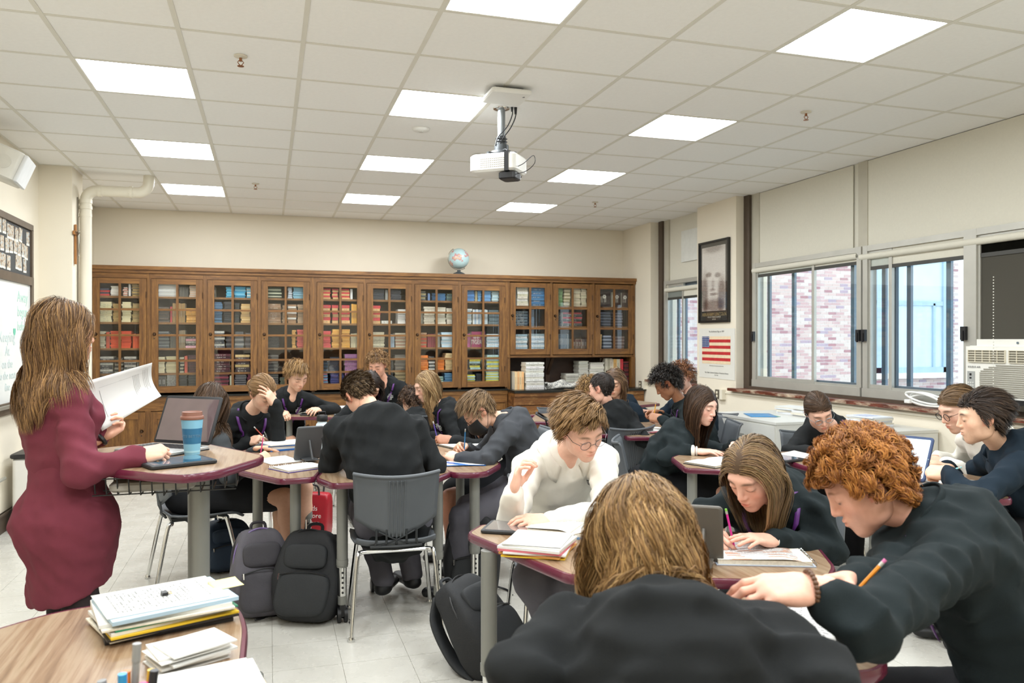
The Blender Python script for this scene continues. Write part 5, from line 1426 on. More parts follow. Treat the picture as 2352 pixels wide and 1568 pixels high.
table([C1, C2, C3, C4, (1.36, 5.0), (1.18, 5.4), (.93, 5.42), (.88, 4.5)], 'table under the blue folder by the boy in a face mask', legs=[(1.10, 4.25), (1.22, 5.1), (.95, 5.3)])
D1, D2, D3, D4, D5, D6 = P2(1105, 1203), P2(1070, 1224), P2(1305, 1322), P2(1774, 1334), P2(1908, 1330), P2(1922, 1302)
table([D1, D2, D3, D4, D5, D6, (1.93, 2.48), P2(1651, 1220)], 'table with notebooks between the boy in white and the girl with a pink pencil', r=.035, legs=[P2(1123, 1245), P2(1340, 1290), (1.80, 2.40)])
E1 = P2(1318, 1393)
table([E1, (E1[0] + .35, E1[1] + .04), (1.36, 1.86), (1.42, 1.60), P2(2046, 1522), P2(2010, 1545), P2(1900, 1546), (.55, 1.36), (.36, 1.50), P2(1180, 1518)], 'foreground table shared by the curly redhead and the student seen from behind', r=.05, legs=[(.75, 1.75), (1.28, 1.75), (.6, 1.45)])
table([P2(0, 1440), P2(120, 1405), P2(250, 1383), P2(400, 1365), P2(520, 1372), P2(556, 1400), P2(570, 1440), P2(560, 1560), (-.02, 1.2), (-.3, 1.0), (-.9, 1.2), (-1.0, 1.9)], 'round cornered table in the left foreground with paper stacks', r=.12, legs=[(-.25, 1.35), (-.2, 2.2), (-.75, 2.05)])
HD = 1.0
G = [(-.012, 3.43), (-.03, 3.34), (-.16, 3.09), (-.22, 3.03), (-.29, 3.0), (-.42, 3.09), (-.60, 3.26), (-.88, 3.52), (-.72, 3.88), (-.44, 4.05), (-.36, 4.03), (-.27, 3.90)]
gd = table(G, 'tall standing desk with laptop and blue cup beside the teacher', z=HD, r=.05, fat=(-.27, 3.42))
# wire basket under the standing desk
gc_ = Vector(gd.location)
mb = MB()
M_wire = plain('wire_black', '#1a1a1a', .4)
bx0, bx1, by0, by1, bz0, bz1 = -.62 - gc_.x, -.12 - gc_.x, 3.14 - gc_.y, 3.40 - gc_.y, HD - .095, HD - .032
tilt = lambda x: .0
for i in range(13):
 x = bx0 + (bx1 - bx0) * i / 12
 yo = max(0, .11 * (6 - i) / 6) if i < 6 else max(0, .12 * (i - 8) / 4)
 mb.tube([(x, by0 + yo, bz1), (x, by0 + yo + .02, bz0), (x, by1, bz0), (x, by1 + .02, bz1)], .0028, 5)
for y, z in ((by0 + .06, bz1), (by0 + .08, bz0), (by1 - .08, bz0), (by1 + .02, bz1)):
 mb.tube([(bx0, y, z), (bx1, y, z)], .0028, 5)
tag(mb.build('wire_basket', M_wire, gd, True), kind='stuff')
MB().rbox(((bx0 + bx1) / 2 - .05, (by0 + by1) / 2 + .02, bz0 + .022), (.30, .13, .035), .03).build('pouch', plain('pouch_grey', '#9a958c', .7), gd, True)
H1, H2 = P2(640, 957), P2(792, 958)
table([H1, H2, (H2[0] + .3, H2[1] + .1), (H2[0] + .35, H2[1] + .5), (H1[0] + .1, H1[1] + .55), (H1[0] - .25, H1[1] + .1)], 'far table with papers in front of the boy with a purple lanyard', legs=[(H1[0] + .1, H1[1] + .12), (H2[0] + .15, H2[1] + .12), (H2[0] + .1, H2[1] + .4)])
I1, I2 = P2(1213, 968), P2(1330, 968)
table([P2(1228, 953), I1, I2, (I2[0] + .3, I2[1] + .3), (I2[0] + .1, I2[1] + .9), (I1[0] + .2, I1[1] + .6)], 'empty far table in front of the scuffed base cabinets', legs=[(I1[0] + .22, I1[1] + .1), (I2[0] + .05, I2[1] + .25), (I1[0] + .4, I1[1] + .5)])
J1, J2 = P2(1250, 986), P2(1300, 999)
table([J1, J2, (J2[0] + .5, J2[1] - .05), (J2[0] + .55, J2[1] + .4), (J1[0] + .25, J1[1] + .25)], 'table corner with tablets just left of the boy in the black sweater', legs=[(J1[0] + .16, J1[1] + .0), (J2[0] + .4, J2[1] + .1)])
K1, K2 = P2(1440, 1003), P2(1530, 1003)
table([K1, K2, (K2[0] + .35, K2[1] + .1), (K2[0] + .6, K2[1] + .9), (K2[0] + .2, K2[1] + 1.15), (K1[0] + .1, K1[1] + .6)], 'table with worksheets before the student with black curly hair', legs=[(K2[0] + .1, K2[1] + .12), (K2[0] + .4, K2[1] + .8), (K1[0] + .2, K1[1] + .45)])
L1, L2, L3 = P2(1540, 1050), P2(1572, 1075), P2(1690, 1080)
table([L1, L2, L3, (L3[0] + .25, L3[1] + .1), (L3[0] + .4, L3[1] + .55), (L1[0] + .4, L1[1] + .35)], 'table with open notebook in front of the girl with very long brown hair', legs=[(L2[0] + .09, L2[1] + .07), (L3[0] + .2, L3[1] + .35)])
table([(2.95, 3.95), (2.84, 3.2), (3.02, 2.78), (3.22, 2.72), (3.72, 3.3), (3.82, 3.85), (3.72, 4.28), (3.12, 4.33)], 'table between the girl in glasses and the dark haired boy by the window', legs=[(3.2, 3.55), (3.64, 4.05), (3.12, 2.95)])
table([(3.25, 7.95), (3.9, 7.85), (4.25, 8.0), (4.2, 8.5), (3.4, 8.6)], 'far corner table between the bookcase end and the small window', legs=[(3.4, 8.1), (4.1, 8.15), (3.8, 8.45)])
# ================================================================ CHAIRS
M_shell = plain('chair_shell_grey', '#565a5e', 0.5, var=0.05, bumps=0.1, bscale=300)
M_shelldk = plain('chair_lattice', '#2c2f31', 0.6)
def chair_proto():
 t = thing('classroom_chair', 'x', 'chair')
 def seat(u, v):
  x = (u - .5); y = (v - .5)
  edge = max(0, abs(2 * x) ** 4)
  z = .44 + .02 * edge - .012 * math.cos(math.pi * y) - (.035 * max(0, (v - .8) / .2) ** 2)
  if v < .12: z += .03 * ((.12 - v) / .12) ** 2
  w = .44 * (1 - .10 * abs(y) * 2 * (y < 0))
  return (x * w, y * .44 + .02, z)
 MB().sheet(seat, 14, 12, .010).build('seat', M_shell, t, 'all')
 def back(u, v):
  x = (u - .5) * 2
  w = .205 + .01 * v
  zb = .49 + .09 * abs(x) ** 1.6
  zt = .80 + .018 * x * x
  z = zb + (zt - zb) * v
  y = -.205 - .055 * v + .045 * (abs(x) ** 2.2) - .012 * (1 - abs(v - .9) if v > .9 else 0)
  return (x * w, y, z)
 bk_ = MB().sheet(back, 16, 10, .009).build('backrest', M_shell, t, 'all')
 for k in range(-2, 3):
  pts = []
  for i in range(9):
   v = i / 8
   p = back(.5 + k * .045, v * .94)
   pts.append((p[0], p[1] - .0055, p[2]))
  MB().tube(pts, [.004] * 4 + [.0045] * 5, 5).build('rib', M_shell, bk_, True)
 # rolled rims
 MB().tube([tuple(Vector(back(i / 16, 1))) for i in range(17)], .009, 8).build('top_rim', M_shell, bk_, True)
 # lattice neck between seat and back
 nb = MB()
 for x in (-.10, -.05, 0, .05, .10):
  nb.tube([(x * 1.1, -.18, .435), (x, -.205, .47), (x, -.212, .53)], .006, 5)
 for s in (-1, 1):
  nb.tube([(s * .10, -.19, .44), (0, -.208, .475), (-s * .09, -.212, .52)], .004, 4)
 nb.tube([(-.13, -.185, .44), (0, -.2, .44), (.13, -.185, .44)], .008, 6)
 nb.build('lattice_neck', M_shelldk, t, True)
 MB().box((0, .0, .415), (.24, .30, .02)).build('under_pan', M_shelldk, t)
 for s in (-1, 1):
  # side legs: hoop front to rear
  f = [(s * .225, .235, .012), (s * .185, .155, .38), (s * .175, .13, .413), (s * .16, .10, .42)]
  b = [(s * .225, -.255, .012), (s * .195, -.185, .37), (s * .18, -.16, .405), (s * .15, -.155, .41)]
  for pts in (f, b):
   lg = MB().tube(curve_pts(pts, 18), .0115, 10).build('leg', M_chrome, t, True)
   MB().lathe([(.001, 0), (.016, 0), (.018, .006), (.013, .018), (.012, .022)], pts[0], 12).build('glide', M_chrome, lg, True).location = (0, 0, -.012)
 MB().tube(curve_pts([(-.16, .10, .42), (0, .10, .42), (.16, .10, .42)], 6), .0115, 8).build('front_crossbar', M_chrome, t, True)
 MB().tube(curve_pts([(-.15, -.155, .41), (0, -.155, .41), (.15, -.155, .41)], 6), .0115, 8).build('rear_crossbar', M_chrome, t, True)
 return t
_ch = chair_proto(); _first_chair = [True]
def chair(x, y, facing, lab):
 """facing: degrees, direction the sitter looks measured from +Y counter-clockwise"""
 o = _ch if _first_chair[0] else copy_tree(_ch)
 _first_chair[0] = False
 o.location = (x, y, 0); o.rotation_euler = (0, 0, math.radians(facing))
 tag(o, lab, 'chair', 'grey plastic classroom chairs')
 return o
# ================================================================ BAGS
def bagmat(n, c):
 return plain(n, c, .75, var=.1, vscale=12, bumps=.25, bscale=160)
def superbox(sx, sy, sz, e=.35, nu=28, nv=16, fn=None):
 mb = MB()
 def sg(v, p): return math.copysign(abs(v) ** p, v)
 def f(u, v):
  a = 2 * math.pi * u; b = -math.pi / 2 + math.pi * v
  p = Vector((sx / 2 * sg(math.cos(b), e) * sg(math.cos(a), e), sy / 2 * sg(math.cos(b), e) * sg(math.sin(a), e), sz / 2 * sg(math.sin(b), e * 1.3)))
  if fn: p = fn(p)
  return p
 return mb.grid(f, nu, nv)
def backpack(name, lab, loc, rotz, tilt, size, c1, c2, extras=None, piping=None):
 sx, sy, sz = size
 t = thing(name, lab, 'backpack', loc, math.radians(rotz))
 Rt = Euler((math.radians(tilt), 0, 0)).to_matrix()
 def sag(p):
  k = (p.z / sz + .5)
  p = Vector((p.x * (1.06 - .22 * k * k), p.y * (1.1 - .35 * k) , p.z))
  p += Vector((.008 * math.sin(19 * p.z + 7 * p.x), .012 * math.sin(14 * p.x + 11 * p.z), 0))
  return Rt @ (p + Vector((0, 0, sz / 2)))
 superbox(sx, sy, sz, .42, fn=sag).build('body', c1, t, 'all')
 pk = superbox(sx * .8, sy * .35, sz * .48, .45, fn=lambda p: Rt @ (p + Vector((.006 * math.sin(20 * p.z), -sy * .46, sz * .30)))).build('front_pocket', c2, t, 'all')
 superbox(sx * .66, sy * .25, sz * .28, .45, fn=lambda p: Rt @ (p + Vector((0, -sy * .40, sz * .70)))).build('top_pocket', c2, t, 'all')
 MB().tube([Rt @ Vector(q) for q in curve_pts([(-sx * .36, -sy * .58, sz * .50), (0, -sy * .64, sz * .545), (sx * .36, -sy * .58, sz * .50)], 12)], .004, 5).build('zip', M_blackp, pk, True)
 MB().tube([Rt @ Vector(q) for q in curve_pts([(-sx * .47, -sy * .12, sz * .25), (-sx * .42, -sy * .2, sz * .8), (0, -sy * .2, sz * 1.0), (sx * .42, -sy * .2, sz * .8), (sx * .47, -sy * .12, sz * .25)], 24)], .005, 5).build('zip', piping or M_blackp, t, True)
 MB().tube([Rt @ Vector(q) for q in curve_pts([(-.04, sy * .18, sz * .97), (-.03, sy * .2, sz * 1.06), (.03, sy * .2, sz * 1.06), (.04, sy * .18, sz * .97)], 12)], .009, 6).build('grab_handle', c2, t, True)
 for s in (-1, 1):
  def strap(u, v):
   P = curve_pts([(s * sx * .22, sy * .30, sz * .95), (s * sx * .33, sy * .62, sz * .75), (s * sx * .38, sy * .66, sz * .35), (s * sx * .36, sy * .42, sz * .08)], 20)
   p = P[min(len(P) - 1, int(u * (len(P) - 1)))]
   return Rt @ Vector((p.x + (v - .5) * .065, p.y, p.z))
  MB().sheet(strap, 18, 2, .014).build('shoulder_strap', c2, t, 'all')
  MB().tube([Rt @ Vector(q) for q in curve_pts([(s * sx * .36, sy * .42, sz * .09), (s * sx * .5, sy * .35, .02), (s * sx * .66, sy * .2, .008), (s * sx * .72, -.05, .006)], 12)], .006, 4).build('webbing', M_blackp, t, True)
 MB().cyl(Rt @ Vector((-sx * .34, -sy * .66, sz * .515)), Rt @ Vector((-sx * .34, -sy * .68, sz * .45)), .005, n=6).build('zip_pull', M_chrome, t, True)
 return t
bk1 = bagmat('bag_black', '#1a1b1d'); bk2 = bagmat('bag_black_panel', '#242628'); gry = bagmat('bag_grey', '#56535a'); gry2 = bagmat('bag_dark_grey', '#3d3b40')
nav = bagmat('bag_navy', '#1c2c3e'); prp = plain('bag_purple_piping', '#7d6a9c', .6)
p = atz(600, 1432, 0)
backpack('backpack', 'grey backpack with purple piping leaning by the table leg', (p.x, p.y + .12, 0.0), 8, -12, (.30, .22, .46), gry, gry2, piping=prp)
p = atz(703, 1446, 0)
backpack('backpack', 'large black backpack with ribbed panel leaning beside the grey one', (p.x, p.y + .12, 0.0), -22, -16, (.35, .20, .47), bk1, bk2)
p = atz(1098, 1384, 0)
backpack('backpack', 'black backpack standing on the floor by the masked boy', (p.x, p.y + .14, 0), -10, -2, (.32, .22, .47), bk1, bk2)
p = atz(1165, 1560, 0)
backpack('backpack', 'black backpack slumped on the floor below the boy in white', (p.x + .02, p.y + .05, 0.02), 40, -42, (.32, .20, .46), bk1, bk2)
p = atz(505, 1335, 0)
backpack('backpack', 'navy backpack under the chair behind the desk column', (p.x + .02, p.y + .25, 0), 20, -6, (.32, .22, .32), nav, nav)
# red reusable bag
p = atz(722, 1242, 0)
t = thing('tote_bag', 'small red printed shopping bag standing on the floor under the table', 'bag', (p.x, p.y + .1, 0), math.radians(-25))
redb = plain('tote_red', '#a5202b', .35, var=.1)
def tote(p):
 k = p.z / .34 + .5
 return Vector((p.x * (1 + .04 * math.sin(9 * p.z)), p.y * (1.15 - .45 * k), p.z + .17))
superbox(.26, .15, .34, .25, fn=tote).build('body', redb, t, 'all')
for s in (-1, 1):
 MB().tube(curve_pts([(-.06, s * .04, .32), (-.05, s * .06, .40), (.05, s * .06, .40), (.06, s * .04, .32)], 14), .007, 6).build('handle', M_blackp, t, True)
tw = plain('tote_white_print', '#e3dcd4', .5)
for k, tx in enumerate(('friends', 'are more', 'fun than', 'one')):
 link('lettering', text_mesh(tx, .05, tw), t, (.0, -.092 + .006 * (3 - k) * -1 + .012, .24 - k * .055), (math.radians(80), 0, 0))
# ================================================================ LOW WHITE CABINETS BY THE WINDOW
M_fc = plain('steel_cabinet_white', '#d3d2cb', .4, var=.02, coat=.1)
def lowcab(x0, x1, y0, y1, z, lab, rows):
 t = thing('storage_cabinet', lab, 'cabinet', ((x0 + x1) / 2, (y0 + y1) / 2, 0))
 hx, hy = (x1 - x0) / 2, (y1 - y0) / 2
 MB().bb(-hx + .01, hx, -hy, hy, 0, z - .02).build('body', M_fc, t)
 MB().bb(-hx, hx, -hy - .005, hy + .005, z - .02, z).build('top', M_fc, t)
 zz = (z - .06) / rows
 for r in range(rows):
  d = MB().bb(-hx - .008, -hx + .01, -hy + .006, hy - .006, .03 + r * zz + .004, .03 + (r + 1) * zz - .004).build('drawer', M_fc, t)
  mb = MB().bb(-hx - .012, -hx - .008, -.07, .07, .03 + (r + .68) * zz - .01, .03 + (r + .68) * zz + .01)
  mb.build('handle', M_alu, d)
 return t
lowcab(3.98, 4.84, 5.52, 6.52, .80, 'wide low white steel cabinet holding magazines and a blue folder', 2)
lowcab(4.36, 4.84, 4.72, 5.46, .80, 'narrow low white steel cabinet at the right end by the window', 2)
# ================================================================ PEOPLE: modelling tools
def _len(q):
 return np.sqrt(np.einsum('...i,...i->...', q, q))
def s_cone(p, a, b, ra, rb):
 ba = b - a
 q = p - a
 h = np.minimum(np.maximum((q @ ba) * np.float32(1 / max(float(ba @ ba), 1e-9)), 0), 1)
 q -= h[..., None] * ba
 return _len(q) - (np.float32(ra) + np.float32(rb - ra) * h)
def s_flat(p, a, b, ra, rb, f, k):
 """tapered capsule squashed along f by factor k"""
 q = p - a
 q = q + f * ((q @ f) * np.float32(1 / k - 1))[..., None]
 ba = b - a
 ba = ba + f * np.float32(float(ba @ f) * (1 / k - 1))
 h = np.minimum(np.maximum((q @ ba) * np.float32(1 / max(float(ba @ ba), 1e-9)), 0), 1)
 return (_len(q - h[..., None] * ba) - (np.float32(ra) + np.float32(rb - ra) * h)) * np.float32(0.5 + 0.5 * k)
def s_ell(p, c, r, R=None):
 q = p - c
 if R is not None:
  q = q @ R            # rows are world vectors, R columns are local axes
 q = q * (1 / r)
 k0 = _len(q); q *= (1 / r); k1 = _len(q)
 return k0 * (k0 - 1) / np.maximum(k1, 1e-6)
def smin(a, b, k):
 k = np.float32(k)
 h = np.maximum(k - np.abs(a - b), 0) / k
 return np.minimum(a, b) - h * h * k * np.float32(.25)
def smax(a, b, k):
 return -smin(-a, -b, k)
class SDF:
 """list of primitives (fn, blend)"""
 def __init__(self): self.P = []; self.lo = np.full(3, 9e9); self.hi = np.full(3, -9e9)
 def _bb(self, pts, r):
  for q in pts:
   self.lo = np.minimum(self.lo, np.asarray(q) - r); self.hi = np.maximum(self.hi, np.asarray(q) + r)
 def cone(self, a, b, ra, rb, k=.02, sub=False):
  a, b = np.array(a, np.float32), np.array(b, np.float32)
  if not sub: self._bb((a, b), max(ra, rb) + .02)
  self.P.append((lambda p: s_cone(p, a, b, ra, rb), k, sub)); return self
 def flat(self, a, b, ra, rb, f, sq, k=.02):
  a, b, f = np.array(a, np.float32), np.array(b, np.float32), np.array(f, np.float32)
  self._bb((a, b), max(ra, rb) + .03)
  self.P.append((lambda p: s_flat(p, a, b, ra, rb, f, sq), k, False)); return self
 def ell(self, c, r, R=None, k=.02, sub=False):
  c, r = np.array(c, np.float32), np.array(r, np.float32)
  if not sub: self._bb((c,), float(r.max()) + .02)
  R_ = None if R is None else np.array(R, np.float32)
  self.P.append((lambda p: s_ell(p, c, r, R_), k, sub)); return self
 def __call__(self, p):
  d = None
  for fn, k, sub in self.P:
   v = fn(p)
   if d is None: d = v
   elif sub: d = smax(d, -v, k)
   else: d = smin(d, v, k)
  return d
 def grad(self, p, e=.003):
  g = np.stack([self(p + np.eye(3, dtype=np.float32)[i] * e) - self(p - np.eye(3, dtype=np.float32)[i] * e) for i in range(3)], -1)
  return g / (np.linalg.norm(g, axis=-1, keepdims=True) + 1e-9)
def surface_nets(sdf, h, lo=None, hi=None, extra=None):
 lo = sdf.lo if lo is None else np.asarray(lo); hi = sdf.hi if hi is None else np.asarray(hi)
 n = np.ceil((hi - lo) / h).astype(int) + 2
 # coarse pass: only blocks of nodes near the surface are evaluated
 B = 5
 nb = -(-n // B)
 D = np.full(nb * B, 1.0, np.float32)
 bi = np.stack(np.meshgrid(*[np.arange(q) for q in nb], indexing='ij'), -1).reshape(-1, 3)
 cen = (lo + (bi * B + (B - 1) / 2) * h).astype(np.float32)
 dc = sdf(cen)
 act_b = np.abs(dc) < B * h * 1.15 + (.022 if extra is not None else .004)
 D6 = D.reshape(nb[0], B, nb[1], B, nb[2], B).transpose(0, 2, 4, 1, 3, 5).copy().reshape(-1, B, B, B)
 D6[dc < 0] = -1.0
 o5 = np.stack(np.meshgrid(np.arange(B), np.arange(B), np.arange(B), indexing='ij'), -1)
 sel = np.nonzero(act_b)[0]
 for c0 in range(0, len(sel), 1500):
  ss = sel[c0:c0 + 1500]
  g = (lo + (bi[ss][:, None, None, None, :] * B + o5[None]) * h).astype(np.float32)
  v = sdf(g)
  if extra is not None: v = v + extra(g)
  D6[ss] = v
 D = D6.reshape(nb[0], nb[1], nb[2], B, B, B).transpose(0, 3, 1, 4, 2, 5).reshape(nb * B)[:n[0], :n[1], :n[2]]
 S = D < 0
 c = np.zeros(n - 1, np.int8)
 for dx in (0, 1):
  for dy in (0, 1):
   for dz in (0, 1):
    c += S[dx:n[0] - 1 + dx, dy:n[1] - 1 + dy, dz:n[2] - 1 + dz]
 act = (c > 0) & (c < 8)
 idx = np.full(act.shape, -1, np.int64)
 cells = np.argwhere(act)
 idx[act] = np.arange(len(cells))
 acc = np.zeros((len(cells), 3)); cnt = np.zeros(len(cells))
 i, j, k = cells.T
 corners = [(a, b, cc) for a in (0, 1) for b in (0, 1) for cc in (0, 1)]
 for a in corners:
  for d in range(3):
   if a[d] == 1: continue
   b = list(a); b[d] = 1
   va = D[i + a[0], j + a[1], k + a[2]]; vb = D[i + b[0], j + b[1], k + b[2]]
   m = (va < 0) != (vb < 0)
   t = np.where(m, va / np.where(np.abs(va - vb) < 1e-9, 1, va - vb), 0)
   pos = np.tile(np.array(a, float), (len(cells), 1)); pos[:, d] = t
   acc[m] += pos[m]; cnt[m] += 1
 V = (cells + acc / np.maximum(cnt, 1)[:, None]) * h + lo
 Fs = []
 for d in range(3):
  e1, e2 = [(1, 2), (2, 0), (0, 1)][d]
  sl = [slice(0, n[q] - 1) if q == d else slice(1, n[q] - 1) for q in range(3)]
  sh = [slice(1, n[q]) if q == d else slice(1, n[q] - 1) for q in range(3)]
  A = S[tuple(sl)]; Bq = S[tuple(sh)]
  m = np.argwhere(A != Bq)
  if not len(m): continue
  flip = A[tuple(m.T)]
  base = m.copy()
  for q in range(3):
   if q != d: base[:, q] += 1
  def cid(o1, o2):
   p_ = base.copy(); p_[:, e1] -= o1; p_[:, e2] -= o2
   return idx[p_[:, 0], p_[:, 1], p_[:, 2]]
  q4 = np.stack([cid(1, 1), cid(0, 1), cid(0, 0), cid(1, 0)], 1)
  q4[~flip] = q4[~flip][:, ::-1]
  Fs.append(q4)
 Fq = np.concatenate(Fs)
 Fq = Fq[(Fq >= 0).all(1)]
 return V, Fq
def smooth_mesh(V, Fq, it=2, lam=.5):
 E_ = np.concatenate([Fq[:, [0, 1]], Fq[:, [1, 2]], Fq[:, [2, 3]], Fq[:, [3, 0]]])
 E_ = np.concatenate([E_, E_[:, ::-1]])
 for _ in range(it):
  s = np.zeros_like(V); c = np.zeros(len(V))
  np.add.at(s, E_[:, 0], V[E_[:, 1]]); np.add.at(c, E_[:, 0], 1)
  V = V + lam * (s / np.maximum(c, 1)[:, None] - V)
 return V
def np_mesh(name, V, Fq, mat, tint=None, smooth=True):
 me = bpy.data.meshes.new(name)
 V = np.asarray(V, np.float32); Fq = np.asarray(Fq, np.int32)
 w = Fq.shape[1]
 me.vertices.add(len(V)); me.vertices.foreach_set('co', V.ravel())
 me.loops.add(Fq.size); me.loops.foreach_set('vertex_index', Fq.ravel())
 me.polygons.add(len(Fq)); me.polygons.foreach_set('loop_start', np.arange(0, Fq.size, w, dtype=np.int32))
 try: me.polygons.foreach_set('loop_total', np.full(len(Fq), w, np.int32))
 except Exception: pass
 me.update(calc_edges=True)
 if smooth:
  me.polygons.foreach_set('use_smooth', np.ones(len(Fq), bool))
 me.materials.append(mat)
 if tint is not None:
  a = me.color_attributes.new('tint', 'FLOAT_COLOR', 'POINT')
  t4 = np.ones((len(V), 4), np.float32); t4[:, :3] = tint
  a.data.foreach_set('color', t4.ravel())
 return me
def skin_mat():
 m, nt, b = _new('skin')
 a = nt.nodes.new('ShaderNodeAttribute'); a.attribute_name = 'tint'
 n = noise(nt, coords(nt), 60, 3)
 r = ramp(nt, n.outputs['Fac'], [(0.3, (0.93, 0.9, 0.88)), (0.7, (1, 1, 1))])
 mx = nt.nodes.new('ShaderNodeMixRGB'); mx.blend_type = 'MULTIPLY'; mx.inputs[0].default_value = 1
 nt.links.new(a.outputs['Color'], mx.inputs[1]); nt.links.new(r.outputs[0], mx.inputs[2])
 nt.links.new(mx.outputs[0], b.inputs['Base Color'])
 b.inputs['Roughness'].default_value = .5
 return m
M_skin = skin_mat()
def hair_mat():
 m, nt, b = _new('hair_strands')
 a = nt.nodes.new('ShaderNodeAttribute'); a.attribute_name = 'tint'
 nt.links.new(a.outputs['Color'], b.inputs['Base Color'])
 b.inputs['Roughness'].default_value = .48
 b.inputs['Specular IOR Level'].default_value = .28
 return m
M_hair = hair_mat()
# ---------------------------------------------------------------- canonical head (+Y face, +Z up, origin at skull centre)
def head_sdf(fem=False, ears=True):
 s = SDF()
 w = .95 if fem else 1.0
 s.ell((0, -.014, .030), (.076 * w, .096, .090))
 s.ell((0, .018, -.020), (.066 * w, .072, .080), k=.03)
 s.ell((0, .044, -.070), (.043 * w, .044, .040), k=.035)
 s.ell((0, .070, -.099), (.023 * w, .019, .016 if fem else .019), k=.026)
 for x in (-1, 1):
  s.ell((x * .040 * w, .047, -.026), (.023, .026, .026), k=.024)
  s.ell((x * (.040 if fem else .044), .012, -.072), (.014, .030, .020), k=.03)
 s.ell((0, .074, .028), (.050 * w, .017, .015), k=.022)
 for x in (-1, 1):
  s.ell((x * .033, .103, .004), (.020, .016, .013), k=.014, sub=True)
 for x in (-1, 1):
  s.ell((x * .032, .0765, .0035), (.0165, .0125, .0125), k=.005)
 s.cone((0, .088, .014), (0, .106, -.026), .0085, .0105, k=.012)
 for x in (-1, 1):
  s.ell((x * .011, .095, -.031), (.0085, .010, .0075), k=.006)
 s.ell((0, .079, -.062), (.021, .014, .018), k=.016)
 s.ell((0, .0955, -.0545), (.0205, .0085, .0050), k=.005)
 s.ell((0, .0945, -.0665), (.0175, .0090, .0060), k=.005)
 s.ell((0, .109, -.0603), (.021, .0095, .0016), k=.004, sub=True)
 for x in (-1, 1) if ears else ():
  Re = np.array(Euler((0.15, 0, x * .35)).to_matrix())
  s.ell((x * .077 * w, -.012, -.006), (.0085, .020, .031), Re, k=.006)
  s.ell((x * .086 * w, -.008, -.002), (.0065, .012, .020), Re, k=.005, sub=True)
 return s
_HEADS = {}
def head_mesh(fem, h, ears=True):
 key = (fem, h, ears)
 if key not in _HEADS:
  s = head_sdf(fem, ears)
  V, Fq = surface_nets(s, h, (-.10, -.125, -.13), (.10, .13, .135))
  V = smooth_mesh(V, Fq, 1, .4)
  _HEADS[key] = (V, Fq, s)
 return _HEADS[key]
SKL = np.array((1.10, 1.12, 1.12))
def head_tint(V, skin, lips=.5, brow=(.12, .08, .05), blush=.25):
 c = np.tile(np.array(lin(skin)[:3]) * SKL, (len(V), 1))
 x, y, z = V.T
 def mixc(m, col):
  nonlocal c
  c = c * (1 - m[:, None]) + np.array(col) * m[:, None]
 base = np.array(lin(skin)[:3]) * SKL
 bl_ = blush * np.exp(-(((np.abs(x) - .044) / .02) ** 2 + ((z + .030) / .020) ** 2)) * (y > .02)
 mixc(bl_, base * np.array([1.12, .62, .58]))
 mixc(.25 * np.exp(-((x / .014) ** 2 + ((z + .026) / .012) ** 2)) * (y > .09), base * np.array([1.1, .65, .6]))
 ear = (np.abs(x) > .068) & (y < .02) & (np.abs(z + .005) < .04)
 mixc(.45 * ear, base * np.array([1.1, .6, .55]))
 lip = 1.5 * lips * np.exp(-((x / .017) ** 4 + ((z + .0605) / .0095) ** 4)) * (y > .07)
 mixc(np.minimum(lip, 1), base * np.array([.80, .36, .36]))
 # brow and lash line are the person's own dark hair
 bz = .030 - .9 * (np.abs(x) - .032) ** 2 / .02 * .25
 mb_ = .95 * np.exp(-(((np.abs(x) - .032) / .020) ** 4 + ((z - bz) / .0050) ** 2)) * (y > .05)
 mixc(mb_, brow)
 lz = -.0045 + .35 * (np.abs(x) - .032) ** 2 / .016
 ml = .95 * np.exp(-(((np.abs(x) - .032) / .0145) ** 6 + ((z - lz) / .0026) ** 2)) * (y > .05)
 mixc(ml, (.05, .03, .025))
 return c
# ---------------------------------------------------------------- canonical right hand: wrist at origin, fingers +Y, palm -Z, thumb at -X
HANDPOSE = {
 'flat': dict(b=[(6, 10, 6), (6, 10, 6), (8, 12, 8), (10, 14, 8)], th=((-.75, .62, -.18), (-.45, .85, -.15)), sp=1.0),
 'rest': dict(b=[(16, 26, 16), (18, 30, 18), (22, 34, 20), (26, 36, 20)], th=((-.70, .62, -.35), (-.25, .88, -.35)), sp=.7),
 'write': dict(b=[(44, 42, 18), (54, 58, 28), (62, 72, 34), (66, 74, 34)], th=((-.42, .72, -.55), (.12, .85, -.50)), sp=.35),
 'hold': dict(b=[(50, 62, 30), (56, 66, 34), (60, 70, 36), (62, 72, 36)], th=((-.45, .70, -.55), (.1, .9, -.4)), sp=.4),
 'raise': dict(b=[(26, 52, 28), (30, 58, 32), (26, 52, 30), (18, 44, 26)], th=((-.35, .72, -.60), (.05, .93, -.35)), sp=.9),
 'fore': dict(b=[(10, 22, 12), (12, 24, 12), (16, 26, 14), (20, 26, 14)], th=((-.8, .55, -.2), (-.5, .82, -.2)), sp=1.3),
}
_HANDS = {}
